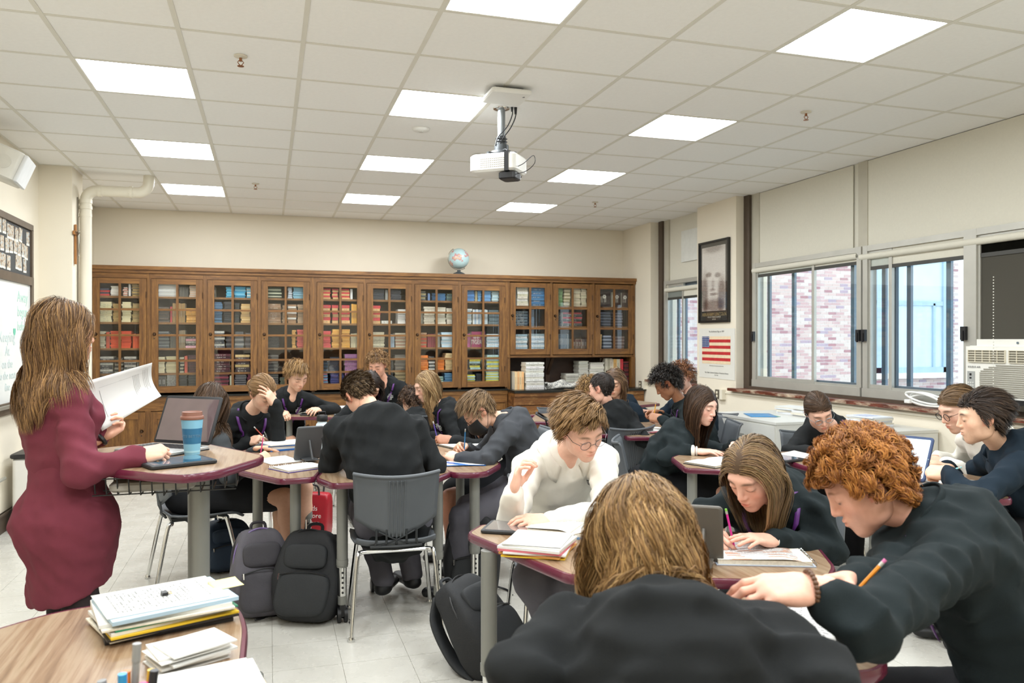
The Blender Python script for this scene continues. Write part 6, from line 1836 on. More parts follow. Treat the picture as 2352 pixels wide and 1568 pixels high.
def hand_mesh(pose, h):
 key = (pose, h)
 if key in _HANDS: return _HANDS[key]
 s = SDF(); P = HANDPOSE[pose]
 s.flat((0, -.03, 0), (0, .02, 0), .026, .028, (0, 0, 1), .72)
 s.flat((-.008, .02, 0), (-.002, .075, 0), .034, .036, (0, 0, 1), .38, k=.02)
 s.ell((-.024, .032, -.010), (.018, .030, .014), k=.015)
 s.ell((.026, .040, -.007), (.014, .034, .012), k=.015)
 kx = [-.029, -.0095, .0105, .029]; ky = [.086, .090, .086, .078]; ln = [(.040, .024, .020), (.044, .027, .021), (.041, .026, .020), (.032, .019, .018)]
 rr = [.0088, .0090, .0086, .0076]
 tips = []
 for f in range(4):
  sp = (f - 1.4) * 5.0 * P['sp']
  a = np.array((kx[f] * .8, .03, .002)); b = np.array((kx[f], ky[f], .003))
  s.cone(a, b, .011, rr[f] + .0015, k=.012)
  ang = 0; p = b.copy()
  for q in range(3):
   ang += P['b'][f][q]
   d = np.array((math.sin(math.radians(sp)) * math.cos(math.radians(ang)), math.cos(math.radians(ang)) * math.cos(math.radians(sp)), -math.sin(math.radians(ang))))
   p2 = p + d * ln[f][q]
   s.cone(p, p2, rr[f] * (1 - .06 * q), rr[f] * (.93 - .09 * q), k=.004)
   p = p2
  tips.append(p)
 d1 = np.array(P['th'][0]); d1 = d1 / np.linalg.norm(d1); d2 = np.array(P['th'][1]); d2 = d2 / np.linalg.norm(d2)
 t0 = np.array((-.024, .022, -.008)); t1 = t0 + d1 * .038; t2 = t1 + d2 * .032; t3 = t2 + d2 * .024
 s.cone(t0, t1, .014, .0115, k=.014); s.cone(t1, t2, .0112, .0102, k=.005); s.cone(t2, t3, .0102, .0082, k=.004)
 V, Fq = surface_nets(s, h)
 V = smooth_mesh(V, Fq, 1, .35)
 _HANDS[key] = (V, Fq, np.array(tips), t3)
 return _HANDS[key]
def frame_from(f, n):
 """rotation whose +Y is f and whose -Z is n (palm normal)"""
 y = Vector(f).normalized(); z = -Vector(n); z = (z - y * z.dot(y)).normalized(); x = y.cross(z)
 return np.array(((x.x, y.x, z.x), (x.y, y.y, z.y), (x.z, y.z, z.z)))
# ---------------------------------------------------------------- hair
def strands_mesh(name, PTS, OUT, rad, cols):
 """fine ribbons following PTS (n,k,3), lying roughly flat to the head (OUT n,k,3)"""
 n, k, _ = PTS.shape
 tng = np.gradient(PTS, axis=1); tng /= np.linalg.norm(tng, axis=2, keepdims=True) + 1e-9
 o = OUT / (np.linalg.norm(OUT, axis=2, keepdims=True) + 1e-9) + np.random.normal(size=(n, 1, 3)) * .28
 x = np.cross(tng, o); x /= np.linalg.norm(x, axis=2, keepdims=True) + 1e-9
 prof = rad * np.concatenate([[.8], np.ones(k - 3), [.7, .15]])
 V = np.stack([PTS - x * prof[None, :, None], PTS + x * prof[None, :, None]], 2).reshape(-1, 3)
 base = (np.arange(n)[:, None] * k + np.arange(k - 1)[None, :]) * 2
 Fq = np.stack([base, base + 1, base + 3, base + 2], -1).reshape(-1, 4)
 tint = np.repeat(cols, k * 2, axis=0)
 g = np.tile(np.repeat(np.linspace(.9, 1.12, k), 2), n)
 return np_mesh(name, V, Fq, M_hair, tint * g[:, None])
def hair_cols(n, cols, var=.10):
 c = np.array([lin(x)[:3] for x in cols])
 w = np.random.rand(n)
 i = np.minimum((w * len(c)).astype(int), len(c) - 1)
 return c[i] * (1 + np.random.uniform(-var, var, (n, 1)))
def scalp_roots(n, fem, line, seed, low=-.055):
 """points on the skull inside the hairline. line: height of the hairline at the forehead"""
 rng = np.random.RandomState(seed)
 V, Fq, s = head_mesh(fem, .0045)
 out = []
 while sum(len(o) for o in out) < n:
  d = rng.normal(size=(n * 4, 3)); d /= np.linalg.norm(d, axis=1, keepdims=True)
  p = d * np.array([.076, .096, .092]) + np.array([0, -.014, .030])
  x, y, z = p.T
  # hairline: high over the face, in front of the ears at the temples, low on the nape
  lim = np.where(y > .045, line, np.where(y > .012, -.02 + (y - .012) / .033 * (line + .02), np.where(y > -.03, -.012 - .0 * y, low)))
  out.append(p[z > lim])
 return np.concatenate(out)[:n].astype(np.float32)
def hair_cap(fem, line, off, low=-.055):
 V, Fq, s = head_mesh(fem, .0065)
 x, y, z = V.T
 lim = np.where(y > .045, line, np.where(y > .012, -.02 + (y - .012) / .033 * (line + .02), np.where(y > -.03, -.012, low)))
 lim = np.where((np.abs(x) > .074) & (y > -.035), .02, lim)
 keep = z > lim
 f = Fq[keep[Fq].all(1)]
 used = np.unique(f); mp = np.full(len(V), -1); mp[used] = np.arange(len(used))
 nrm = s.grad(V[used].astype(np.float32))
 return V[used] + nrm * off, mp[f]
# ================================================================ PEOPLE: one builder
def v3(p): return np.array(p, np.float64)
def fac(phi):
 a = math.radians(phi); return np.array((-math.sin(a), math.cos(a), 0.0))
def ik(s, w, l1, l2, pole):
 s, w, pole = v3(s), v3(w), v3(pole)
 d = w - s; L_ = np.linalg.norm(d)
 if L_ > (l1 + l2) * .995:
  k = L_ / ((l1 + l2) * .995); l1 *= k; l2 *= k
 u = d / L_
 a = (l1 * l1 - l2 * l2 + L_ * L_) / (2 * L_)
 hgt = math.sqrt(max(l1 * l1 - a * a, 0))
 p = pole - u * float(pole @ u); p /= np.linalg.norm(p) + 1e-9
 return s + u * a + p * hgt
def fold_noise(seed, amp):
 rng = np.random.RandomState(seed)
 K = rng.normal(size=(9, 3)); K /= np.linalg.norm(K, axis=1, keepdims=True)
 K *= (2 * math.pi / rng.uniform(.05, .13, (9, 1))); K = K.astype(np.float32)
 ph = rng.uniform(0, 6.28, 9).astype(np.float32)
 def f(p):
  s = 0
  for i in range(9):
   t = p @ K[i] + ph[i] + 1.2 * np.sin(p @ K[(i + 3) % 9] * .35)
   s = s + (np.abs(np.sin(t * .5)) - .6)
  return (s * amp * .55 - .004).astype(np.float32)
 return f
def clothmat(name, c, bump_=.2, rough=.9, sheen=.0):
 return plain(name, c, rough, var=.07, vscale=9, bumps=bump_, bscale=420, sheen=sheen, spec=.25)
C_black = clothmat('sweater_black', '#1b1d1e'); C_green = clothmat('sweater_black_green', '#1a2224'); C_char = clothmat('sweater_charcoal', '#3f4145')
C_white = clothmat('polo_cream', '#e9e5da', .15, .8, .1); C_maroon = clothmat('tunic_maroon', '#6b2f3b', .2); C_navy = clothmat('sweater_navy', '#182530')
C_tee = clothmat('tee_dark_grey', '#36393b'); C_trous = clothmat('trousers_grey', '#5c5a61'); C_dark = clothmat('trousers_black', '#1b1b1e'); C_legg = clothmat('leggings', '#2a2223', .1)
C_skirt = clothmat('skirt_black', '#17181b', .15)
M_shoe = plain('shoe_black', '#141416', .5); M_sole = plain('shoe_sole', '#2b2521', .6); M_sock = plain('sock_blue', '#4d6f96', .8, var=.4, vscale=40)
M_purple = plain('lanyard_purple', '#5a2a72', .45); M_lanw = plain('lanyard_print', '#d9cfe6', .5)
M_emblem = plain('emblem_white_thread', '#d2d2cc', .7); M_emblemk = plain('emblem_black_thread', '#26262a', .7)
def emblem_mesh(mat):
 mb = MB(); t = .0035
 def loop(P, th=t):
  for a, b in zip(P, P[1:] + P[:1]):
   a, b = Vector((a[0], a[1], 0)), Vector((b[0], b[1], 0))
   mb.tube([a, b], th / 2, 4)
 w, L_ = .013, .034
 loop([(-w, L_), (w, L_), (w, w), (L_ * .85, w), (L_ * .85, -w), (w, -w), (w, -L_), (-w, -L_), (-w, -w), (-L_ * .85, -w), (-L_ * .85, w), (-w, w)])
 loop([(0, .027), (.021, 0), (0, -.027), (-.021, 0)], .004)
 loop([(0, .015), (.011, 0), (0, -.015), (-.011, 0)], .004)
 mb.prism([(0, .008), (-.006, 0), (0, -.008), (.006, 0)], -.001, .002)
 return mb.mesh('emblem', mat)
EMB_W, EMB_K = emblem_mesh(M_emblem), emblem_mesh(M_emblemk)
LAN_TXT = text_mesh('cretin-derham hall', .0125, M_lanw, extrude=.0002)
PEOPLE = {}
def person(label, head, face, NB, pelvis, phi, arms, skin='#d9ab90', fem=False, hs=1.0, shirt=C_black, sleeve=True, sh_w=None, bulk=1.0,
   legs=None, pants=C_dark, hair=None, near=False, collar='stand', lanyard=False, emblem=None, stand=False, hem=None, hunch=.05,
   brow='#3a2a1c', tunic=None, seed=1, neckr=.050, glasses=None, mask=False, skirt=None, chest=0.0, gender_l=None, roll_sh=0.0, barelegs=False, sock=None, shoes=True, group=None):
 """head: world centre, face=(yaw,pitch down,roll) degrees; NB neck base; arms=[right,left] dicts(wrist,pole,fdir,palm,pose)"""
 head, NB, pelvis = v3(head), v3(NB), v3(pelvis)
 dn = np.linalg.norm(NB - head)
 mx_ = .205 * hs
 if dn > mx_: NB = head + (NB - head) * mx_ / dn
 base = (pelvis[0], pelvis[1], 0.0)
 root = thing('person', label, 'person', base, 0, group)
 O = v3(base)
 def obj(name, V, Fq, mat, tint=None, parent=None):
  me = np_mesh(name, np.asarray(V) - O, Fq, mat, tint)
  return link(name, me, parent or root)
 f = fac(phi); r = np.array((f[1], -f[0], 0.0))
 # head frame
 Rh = np.array((Matrix.Rotation(math.radians(face[0]), 3, 'Z') @ Matrix.Rotation(math.radians(-face[1]), 3, 'X') @ Matrix.Rotation(math.radians(face[2]), 3, 'Y')))
 hres = .0036 if near else .005
 ears = not (hair and hair['style'] in ('long', 'wavy') and not hair.get('ears'))
 HV, HF, hsdf = head_mesh(fem, hres, ears)
 brow_l = lin(brow)[:3]
 htint = head_tint(HV, skin, .5 if fem else .32, tuple(b * .8 for b in brow_l), .28 if fem else .22)
 HW = (HV * hs) @ Rh.T + head
 # ---------------- skeleton
 sw = (sh_w or (.148 if fem else .168)) * 1.0
 l1, l2 = (.285, .245) if not fem else (.265, .23)
 upv = (NB - pelvis); upl = np.linalg.norm(upv); upv = upv / upl
 rr_ = r * math.cos(math.radians(roll_sh)) + np.array((0, 0, 1)) * math.sin(math.radians(roll_sh))
 shl = {1: NB + rr_ * sw - upv * .075 + f * .015, -1: NB - rr_ * sw - upv * .075 + f * .015}
 M_ = pelvis + (NB - pelvis) * .48 - f * hunch
 Cc = pelvis + (NB - pelvis) * .80 - f * hunch * .6
 chin = head + Rh @ v3((0, -.012, -.075)) * hs
 body = SDF()
 body.cone(NB - upv * .05, NB - upv * .01, .045, neckr, k=.03)
 body.cone(NB, chin, neckr, neckr * .96, k=.03)
 body.flat(pelvis, Cc, .075, .075, f, .7)
 tor = SDF()
 b_ = bulk
 tor.flat(pelvis - upv * .04 * (not stand), M_, .150 * b_, .142 * b_, f, .74, k=.05)
 tor.flat(M_, Cc, .142 * b_, .152 * b_, f, .70, k=.06)
 tor.flat(Cc, NB - upv * .07, .150 * b_, .085, f, .70, k=.06)
 if chest:
  for s in (-1, 1):
   tor.ell(Cc - upv * .06 + f * (.075 + chest) + r * s * .062, (.062, .062, .07), k=.05)
 tor.cone(NB - upv * .075, NB - upv * .022, .088, neckr + .013, k=.045)
 if collar == 'polo':
  body.ell(NB + f * .03 - upv * .05, (.055, .05, .06), k=.03)
 hands = {}
 for s, key in ((1, 'R'), (-1, 'L')):
  A = arms.get(key)
  S_ = shl[s]
  if A is None:
   continue
  W_ = v3(A['w']); E_ = ik(S_, W_, A.get('l1', l1), A.get('l2', l2), A['pole']) if 'e' not in A else v3(A['e'])
  u = (W_ - E_) / np.linalg.norm(W_ - E_)
  body.cone(S_, E_, .034, .03, k=.02); body.cone(E_, W_ - u * .0, .028, .025, k=.01)
  ra = .062 * (b_ ** .5) if not fem else .054
  tor.cone(NB + rr_ * s * .055 - upv * .045, S_, .050, ra, k=.06)
  if sleeve == 'short':
   tor.cone(S_, S_ + (E_ - S_) * .72, ra, ra * .92, k=.03)
  else:
   tor.cone(S_, E_, ra, .054 * (.95 if fem else 1), k=.035)
   cut = W_ - u * A.get('cuff', .015)
   tor.cone(E_, cut, .053 * (.95 if fem else 1), .039, k=.025)
   tor.cone(cut - u * .035, cut - u * .002, .040, .038, k=.004)
  hands[key] = (s, W_, E_, A)
 if collar == 'polo':
  fq = f - upv * float(f @ upv); fq /= np.linalg.norm(fq)
  tor.cone(NB + fq * .075 + upv * .02, NB + fq * .10 - upv * .085, .038, .008, k=.015, sub=True)
 # ---------------- torso garment
 ghem = hem if hem is not None else .06
 res = .0105 if near else .015
 fn = fold_noise(seed, .0098 if shirt is not C_white else .0065)
 lo, hi = tor.lo, tor.hi
 V, Fq = surface_nets(tor, res, lo, hi, fn)
 V = smooth_mesh(V, Fq, 1, .5)
 shirt_o = obj({C_white: 'polo_shirt', C_maroon: 'tunic_top', C_tee: 'tee_shirt'}.get(shirt, 'sweater'), V, Fq, shirt)
 # ---------------- legs
 hipw = .085
 Lg = SDF(); Bl = SDF(); has_bare = False
 knees, ankles = {}, {}
 for s, key in ((1, 'R'), (-1, 'L')):
  hip = pelvis + r * s * hipw - np.array((0, 0, .02))
  if stand:
   kn = hip + np.array((0, 0, -.42)) + f * .02; an = np.array((hip[0], hip[1], .09)) + r * s * .01
  else:
   kn = hip + f * .43 + np.array((0, 0, .0)) + r * s * .03; kn[2] = .50
   an = kn + np.array((0, 0, -.41)) - f * .02; an[2] = .09
  if legs and key in legs:
   kn, an = v3(legs[key][0]), v3(legs[key][1])
  knees[key], ankles[key] = kn, an
  if barelegs:
   cutp = hip + (kn - hip) * (.72 if barelegs == 'shorts' else .8)
   Bl.cone(hip + (kn - hip) * .3, kn, .068, .052, k=.02); Bl.cone(kn, kn + (an - kn) * .35, .050, .054, k=.02); Bl.cone(kn + (an - kn) * .35, an, .053, .034, k=.02)
   if not skirt:
    Lg.cone(hip, cutp, .098, .082, k=.04)
  else:
   Lg.cone(hip, kn, .094 * b_ ** .5 if not tunic else .072, .072 if not tunic else .058, k=.04); Lg.cone(kn, an + (an - kn) / np.linalg.norm(an - kn) * .0, .069, .060, k=.03)
 if skirt:
  kc = (knees['R'] + knees['L']) / 2
  a_ = pelvis - np.array((0, 0, .03)); b2 = a_ + (kc - a_) * .82
  Lg.flat(a_, b2, .17, .175, np.array((0, 0, 1.0)) if not stand else f, .62, k=.05)
  Lg.ell(pelvis, (.17, .17, .12), k=.05)
 else:
  Lg.ell(pelvis - np.array((0, 0, .02)), (.155 * b_, .125 * b_, .12) if not tunic else (.10, .09, .1), k=.05)
 V, Fq = surface_nets(Lg, .016 if near else .019, None, None, fold_noise(seed + 50, .004))
 V = smooth_mesh(V, Fq, 2, .5)
 obj('skirt' if skirt else ('shorts' if barelegs == 'shorts' else 'trousers'), V, Fq, pants)
 if tunic:
  Tn = SDF()
  Tn.flat(M_ + upv * .04, pelvis + upv * .09, .122 * b_, .128 * b_, f, .78, k=.05)
  Tn.flat(pelvis + upv * .06, pelvis - upv * .10, .135 * b_, .165 * b_, f, .86, k=.06)
  Tn.flat(pelvis - upv * .10, v3((pelvis[0], pelvis[1], tunic)), .165 * b_, .148 * b_, f, .9, k=.06)
  Tn.ell(pelvis - f * .085 + np.array((0, 0, -.07)), (.105, .105, .10), k=.09)
  pf, ff_ = pelvis.astype(np.float32), f.astype(np.float32)
  Tn.P.append((lambda p: p[..., 2] - np.float32(tunic) - np.float32(.35) * ((p - pf) @ ff_), .006, True))
  V, Fq = surface_nets(Tn, .009, None, None, fold_noise(seed + 9, .005))
  V = smooth_mesh(V, Fq, 2, .5)
  obj('tunic_skirt', V, Fq, shirt)
 # ---------------- body mesh (skin): head + core + hands joined in one mesh
 V0, F0 = surface_nets(body, .0115 if near else .0145)
 V0 = smooth_mesh(V0, F0, 2, .5)
 sk = np.array(lin(skin)[:3]) * SKL
 parts = [(HW, HF, htint), (V0, F0, np.tile(sk, (len(V0), 1)))]
 if barelegs:
  Vb, Fb = surface_nets(Bl, .013); Vb = smooth_mesh(Vb, Fb, 2, .5)
  parts.append((Vb, Fb, np.tile(sk * np.array([.96, .92, .9]), (len(Vb), 1))))
 info = {}
 for key, (s, W_, E_, A) in hands.items():
  hv, hf, tips, tt = hand_mesh(A.get('pose', 'rest'), .0034 if near else .0052)
  sc_ = A.get('size', .98 if not fem else .92)
  hv = hv.copy() * sc_; tips = tips * sc_; tt = tt * sc_
  ff = hf
  if s == -1:
   hv[:, 0] *= -1; ff = hf[:, ::-1]; tips = tips * np.array((-1, 1, 1)); tt = tt * np.array((-1, 1, 1))
  Fd = A.get('fdir'); Fd = (W_ - E_) if Fd is None else v3(Fd)
  Rm = frame_from(Fd, A.get('palm', (0, 0, -1)))
  ht = np.tile(sk, (len(hv), 1))
  dtip = np.min([np.linalg.norm(hv - t_, axis=1) for t_ in list(tips) + [tt]], axis=0)
  kk = np.clip(1 - dtip / .03, 0, 1)[:, None] * .5
  ht = ht * (1 - kk) + sk * np.array([1.08, .74, .68]) * kk
  parts.append((hv @ Rm.T + W_, ff, ht))
  info[key] = dict(W=W_, R=Rm, tips=tips @ Rm.T + W_, thumb=tt @ Rm.T + W_, E=E_)
 nV = 0; VV, FF, TT = [], [], []
 for v_, f_, t_ in parts:
  VV.append(v_); FF.append(np.asarray(f_) + nV); TT.append(t_); nV += len(v_)
 bo = obj('body', np.concatenate(VV), np.concatenate(FF), M_skin, np.concatenate(TT))
 # ---------------- shoes and socks
 if shoes:
  for key in ('R', 'L'):
   kn, an = knees[key], ankles[key]
   fd = f if not legs or len(legs.get(key, ())) < 3 else v3(legs[key][2])
   fd = fd / np.linalg.norm(fd)
   sh = SDF()
   ft = np.array((an[0], an[1], max(an[2] - .085, .0)))
   sh.cone(an + np.array((0, 0, -.01)), ft + np.array((0, 0, .045)), .046, .046, k=.02)
   sh.flat(ft + np.array((0, 0, .035)) - fd * .03, ft + np.array((0, 0, .03)) + fd * .17, .040, .040, np.array((0, 0, 1.0)), .75, k=.03)
   V, Fq = surface_nets(sh, .013); V[:, 2] = np.maximum(V[:, 2], ft[2] + .004)
   so = obj('shoe', V, Fq, M_shoe)
   if sock:
    ss = SDF(); ss.cone(an + (kn - an) * .02, an + (kn - an) * .33, .043, .046)
    V, Fq = surface_nets(ss, .013); obj('sock', V, Fq, sock)
 # ---------------- collar
 nd = (chin - NB); nd = nd / np.linalg.norm(nd)
 cu = upv * .65 + nd * .35; cu = cu / np.linalg.norm(cu)
 cr = np.cross(f, cu); cr /= np.linalg.norm(cr); cf = np.cross(cu, cr)
 c0 = NB + cu * .0
 fp = f - upv * float(f @ upv); fp = fp / np.linalg.norm(fp)
 R0 = neckr
 if collar in ('stand', 'polo', 'crew'):
  gap = {'stand': 22, 'polo': 30, 'crew': 0}[collar]
  def col(u, v):
   a = math.radians(90 + gap + (360 - 2 * gap) * u)
   front = max(0, math.cos(a - math.pi / 2))
   if collar == 'stand':
    rad = R0 + .024 + .006 * v + .016 * front * v
    hh = -.03 + .062 * v - .048 * front * (1 - .2 * v)
   elif collar == 'polo':
    t_ = v
    rad = R0 + .016 + (.006 if t_ < .4 else .006 + (t_ - .4) * .085)
    hh = (-.012 + .1 * t_ if t_ < .4 else .028 - (t_ - .4) * .07) - .046 * front - .05 * front * max(0, t_ - .4)
   else:
    rad = R0 + .02 + .008 * math.sin(math.pi * v); hh = -.03 + .026 * v - .035 * front
   p = c0 + (cr * math.cos(a) + cf * math.sin(a) * 1.05) * rad + cu * hh
   q = p.astype(np.float32)[None]
   d_ = float(tor(q)[0])
   if d_ < .006 and collar == 'polo' and v > .4:
    p = p + tor.grad(q)[0] * (.006 - d_)
   return p - O
  MB().sheet(col, 26, 6, .005).build('collar', shirt, shirt_o, 'all')
 # project helper on the shirt
 def on_shirt(p, off=.004):
  p = np.asarray(p, np.float32).reshape(-1, 3)
  for _ in range(4):
   d = tor(p) + fn(p); g = tor.grad(p); p = p - g * (d - off)[:, None]
  return p.astype(float), tor.grad(p.astype(np.float32)).astype(float)
 if lanyard:
  for s in (-1, 1):
   ctrl = [c0 + cr * s * (R0 + .036) - cf * .01 + cu * .014, c0 + cr * s * (R0 + .036) + cf * .05 - cu * .03, NB + fp * .11 + r * s * .05 - upv * .14, NB + fp * .12 + r * s * .014 - upv * .27, NB + fp * .12 + r * s * .004 - upv * .31]
   P_ = np.array([tuple(q) for q in curve_pts([tuple(q) for q in ctrl], 24)])
   Q, Nn = on_shirt(P_, .011)
   k_ = np.clip(np.linspace(-.6, 5, len(P_)), 0, 1)[:, None]
   Q = P_ * (1 - k_) + Q * k_
   tg = np.gradient(Q, axis=0); tg /= np.linalg.norm(tg, axis=1, keepdims=True) + 1e-9
   sd = np.cross(tg, Nn); sd /= np.linalg.norm(sd, axis=1, keepdims=True) + 1e-9
   def rib(u, v):
    i = min(len(Q) - 1, int(round(u * (len(Q) - 1))))
    return Q[i] + sd[i] * (v - .5) * .017 - O
   lo_ = MB().sheet(rib, len(Q) - 1, 2, .0018).build('lanyard', M_purple, root, 'all')
   if near or lanyard == 'text':
    i = int(len(Q) * .58)
    Rx = Matrix((Vector(tg[i]), Vector(np.cross(Nn[i], tg[i])), Vector(Nn[i]))).transposed()
    lt = link('lettering', LAN_TXT, lo_)
    lt.matrix_local = Matrix.Translation(Vector(Q[i] + Nn[i] * .0016 - O)) @ Rx.to_4x4()
 if emblem:
  p = NB + fp * .13 - r * .068 - upv * .13
  Q, Nn = on_shirt(p, .006)
  z = Vector(Nn[0]); y = Vector(upv); y = (y - z * y.dot(z)).normalized(); x = y.cross(z)
  e = link('chest_emblem', EMB_K if emblem in ('k', 'k2') else EMB_W, shirt_o)
  e.matrix_local = Matrix.Translation(Vector(Q[0] - O)) @ Matrix((x, y, z)).transposed().to_4x4()
 Hm = Matrix.Translation(Vector(head - O)) @ Matrix(Rh.tolist()).to_4x4() @ Matrix.Scale(hs, 4)
 if glasses:
  gm = plain('spectacle_frame_' + glasses, {'thin': '#4a4a4c', 'black': '#151517', 'pale': '#8a9aa2'}[glasses], .3, metal=.5)
  mb = MB()
  for s in (-1, 1):
   mb.tube([(s * .033 + .0225 * math.cos(a), .106 + .002 * math.cos(2 * a) - .006 * abs(math.cos(a)), -.001 + .0195 * math.sin(a)) for a in np.linspace(0, 2 * math.pi, 23)[:-1]], .0011 if glasses == 'thin' else .0017, 5, closed=True)
   mb.tube([(s * .0555, .099, .004), (s * .076, .07, .006), (s * .082, -.005, .008), (s * .08, -.025, -.006)], .0012, 5)
  mb.tube([(-.0105, .107, .002), (0, .110, .006), (.0105, .107, .002)], .0012, 5)
  g = mb.build('spectacles', gm, root, True); g.matrix_local = Hm
  mb = MB()
  for s in (-1, 1):
   mb.add([(s * .033 + .022 * math.cos(a), .1055 - .006 * abs(math.cos(a)), -.001 + .019 * math.sin(a)) for a in np.linspace(0, 2 * math.pi, 19)[:-1]], [tuple(range(18))])
  ln = mb.build('lenses', glass('spectacle_glass', (.97, .97, .98), .04, .01), g)
 if mask:
  def mk(u, v):
   a = math.radians(-72 + 144 * u)
   z = -.012 - .098 * v
   bul = 1 - .35 * (abs(u - .5) * 2) ** 2
   rad = .088 + .032 * math.sin(math.pi * min(1, v * .9 + .1)) * bul
   return (math.sin(a) * (.080 - .012 * v), .012 + math.cos(a) * rad * .98 + .004, z)
  m_ = MB().sheet(mk, 14, 8, .003).build('face_mask', plain('mask_black', '#131416', .7), root, 'all'); m_.matrix_local = Hm
  mb = MB()
  for s in (-1, 1):
   mb.tube(curve_pts([(s * .072, .038, -.02), (s * .084, -.01, .0), (s * .088, -.03, -.02), (s * .078, .0, -.06), (s * .066, .03, -.09)], 14), .0015, 4)
  e_ = mb.build('ear_loops', plain('mask_black', '#131416', .7), root, True); e_.matrix_local = Hm
 # ---------------- hair
 if hair:
  make_hair(root, O, head, Rh, hs, fem, hair, tor, near, seed)
 PEOPLE[label] = dict(root=root, hands=info, on_shirt=on_shirt, f=f, r=r, NB=NB)
 return PEOPLE[label]
def make_hair(root, O, head, Rh, hs, fem, H, tor, near, seed):
 rng = np.random.RandomState(seed)
 style = H['style']; cols = H['cols']
 n = int(H.get('n', 900) * (1.3 if near else 1.0)); k = H.get('k', 9)
 line = H.get('line', .058); low = H.get('low', -.075)
 _, _, hsdf = head_mesh(fem, .0045, style not in ('long', 'wavy'))
 gl = (Rh.T @ np.array((0, 0, -1.0)))
 roots = scalp_roots(n, fem, line, seed, low)
 nrm = hsdf.grad(roots)
 side = np.where(roots[:, 0:1] - H.get('part', 0.0) >= 0, 1.0, -1.0)
 up = np.array((0, 0, 1.0));
 comb = H.get('comb', (0, 0, 0))
 d = np.zeros_like(roots)
 if style in ('long', 'wavy', 'tied'):
  w_ = np.clip((roots[:, 1:2] + .03) / .06, 0, 1)
  d = side * np.array((1.0, 0, 0)) * (.72 * w_ + .06) + np.array((0, -.5, -.1)) * w_ + (1 - w_) * np.array((0, -.25, -.8)) + np.array(comb)
  if style == 'tied':
   tgt = np.array(H.get('tie', (0, -.115, -.01)))
   d = tgt - roots + side * np.array((.04, 0, 0))
 elif style == 'short':
  d = np.array(comb) + H.get('lift', .12) * nrm + side * np.array((.3, 0, 0)) * H.get('split', 0) + np.where(roots[:, 2:3] < .02, np.array((0, -.3, -1.0)), np.array((0, 0, 0)))
 elif style in ('curly', 'afro'):
  d = nrm + .45 * rng.normal(size=roots.shape)
 d = d / (np.linalg.norm(d, axis=1, keepdims=True) + 1e-9)
 length = H.get('len', .30) * rng.uniform(.82, 1.08, n)
 if H.get('nopart'):
  d = .5 * nrm + np.array((0, -.6, -.2)) + .25 * rng.normal(size=roots.shape)
  d = d / np.linalg.norm(d, axis=1, keepdims=True)
 if style == 'short':
  length = length * np.where((roots[:, 1] > .035), H.get('fringe', .6), 1.0)
  top = np.clip((roots[:, 2] - .0) / .09, .12, 1)
  length = length * (H.get('side', .35) + (1 - H.get('side', .35)) * top)
 step = (length / (k - 1))[:, None]
 off = (H.get('vol', .012) * rng.uniform(.25, 1.0, n)).astype(np.float32)
 p = roots + nrm * .002
 pts = [p.copy()]
 grav = H.get('grav', .35)
 sway = rng.normal(size=(n, 3)) * H.get('mess', .06)
 Of = O
 for i in range(k - 1):
  if style == 'tied':
   d = np.array(H.get('tie', (0, -.115, -.01))) - p
   dist = np.linalg.norm(d, axis=1, keepdims=True)
   d = d / (dist + 1e-9)
   st = np.minimum(step, dist * .9 + .0005)
  else:
   g_ = grav * (i / (k - 1) + .25)
   d = d + gl * g_ + sway * .5
   if style in ('long', 'wavy'):
    # locks fall in towards the neck once they leave the skull
    ins = np.stack([-p[:, 0] * 6, -(p[:, 1] + .03) * 5, np.zeros(n)], 1)
    d = d + ins * (hsdf(p.astype(np.float32)) > .02)[:, None] * H.get('pull', .5)
   d = d / (np.linalg.norm(d, axis=1, keepdims=True) + 1e-9)
   st = step
  q = p + d * st
  for _ in range(2):
   s_ = hsdf(q.astype(np.float32)); m = s_ < off
   if m.any():
    gq = hsdf.grad(q[m].astype(np.float32)); q[m] += gq * (off[m] - s_[m])[:, None]
  if style in ('long', 'wavy') :
   w = (q * hs) @ Rh.T + head
   s_ = tor(w.astype(np.float32)); o2 = off * .8 + .004; m = s_ < o2
   if m.any():
    gq = tor.grad(w[m].astype(np.float32)); w[m] += gq * (o2[m] - s_[m])[:, None]
    q[m] = ((w[m] - head) @ Rh) / hs
  d2 = q - p; L_ = np.linalg.norm(d2, axis=1, keepdims=True) + 1e-9
  if style in ('long', 'wavy'):
   q = p + d2 / L_ * step
   d = .6 * d + .4 * d2 / L_
  elif style == 'short':
   d = .5 * d + .5 * d2 / L_
  else:
   d = d
  d = d / (np.linalg.norm(d, axis=1, keepdims=True) + 1e-9)
  p = q; pts.append(p.copy())
 P = np.stack(pts, 1)
 if style in ('wavy', 'curly', 'afro', 'short') or H.get('wave'):
  amp = H.get('wave', .008 if style != 'short' else .0015); fr = H.get('freq', 2.5 if style != 'short' else .6)
  t = np.linspace(0, 1, k)[None, :]
  # neighbouring strands share phase so locks form
  nl = H.get('locks', 60)
  cen = roots[rng.choice(n, nl, replace=False)]
  lk = np.argmin(((roots[:, None] - cen[None]) ** 2).sum(2), 1)
  ph = rng.uniform(0, 6.28, nl)[lk][:, None] + rng.normal(size=(n, 1)) * .35
  fr_ = fr * rng.uniform(.8, 1.25, nl)[lk][:, None]
  tg = np.gradient(P, axis=1); tg /= np.linalg.norm(tg, axis=2, keepdims=True) + 1e-9
  a1 = np.cross(tg, np.array((.3, .2, .9))); a1 /= np.linalg.norm(a1, axis=2, keepdims=True) + 1e-9
  a2 = np.cross(tg, a1)
  e = np.minimum(1, t * 2.2)
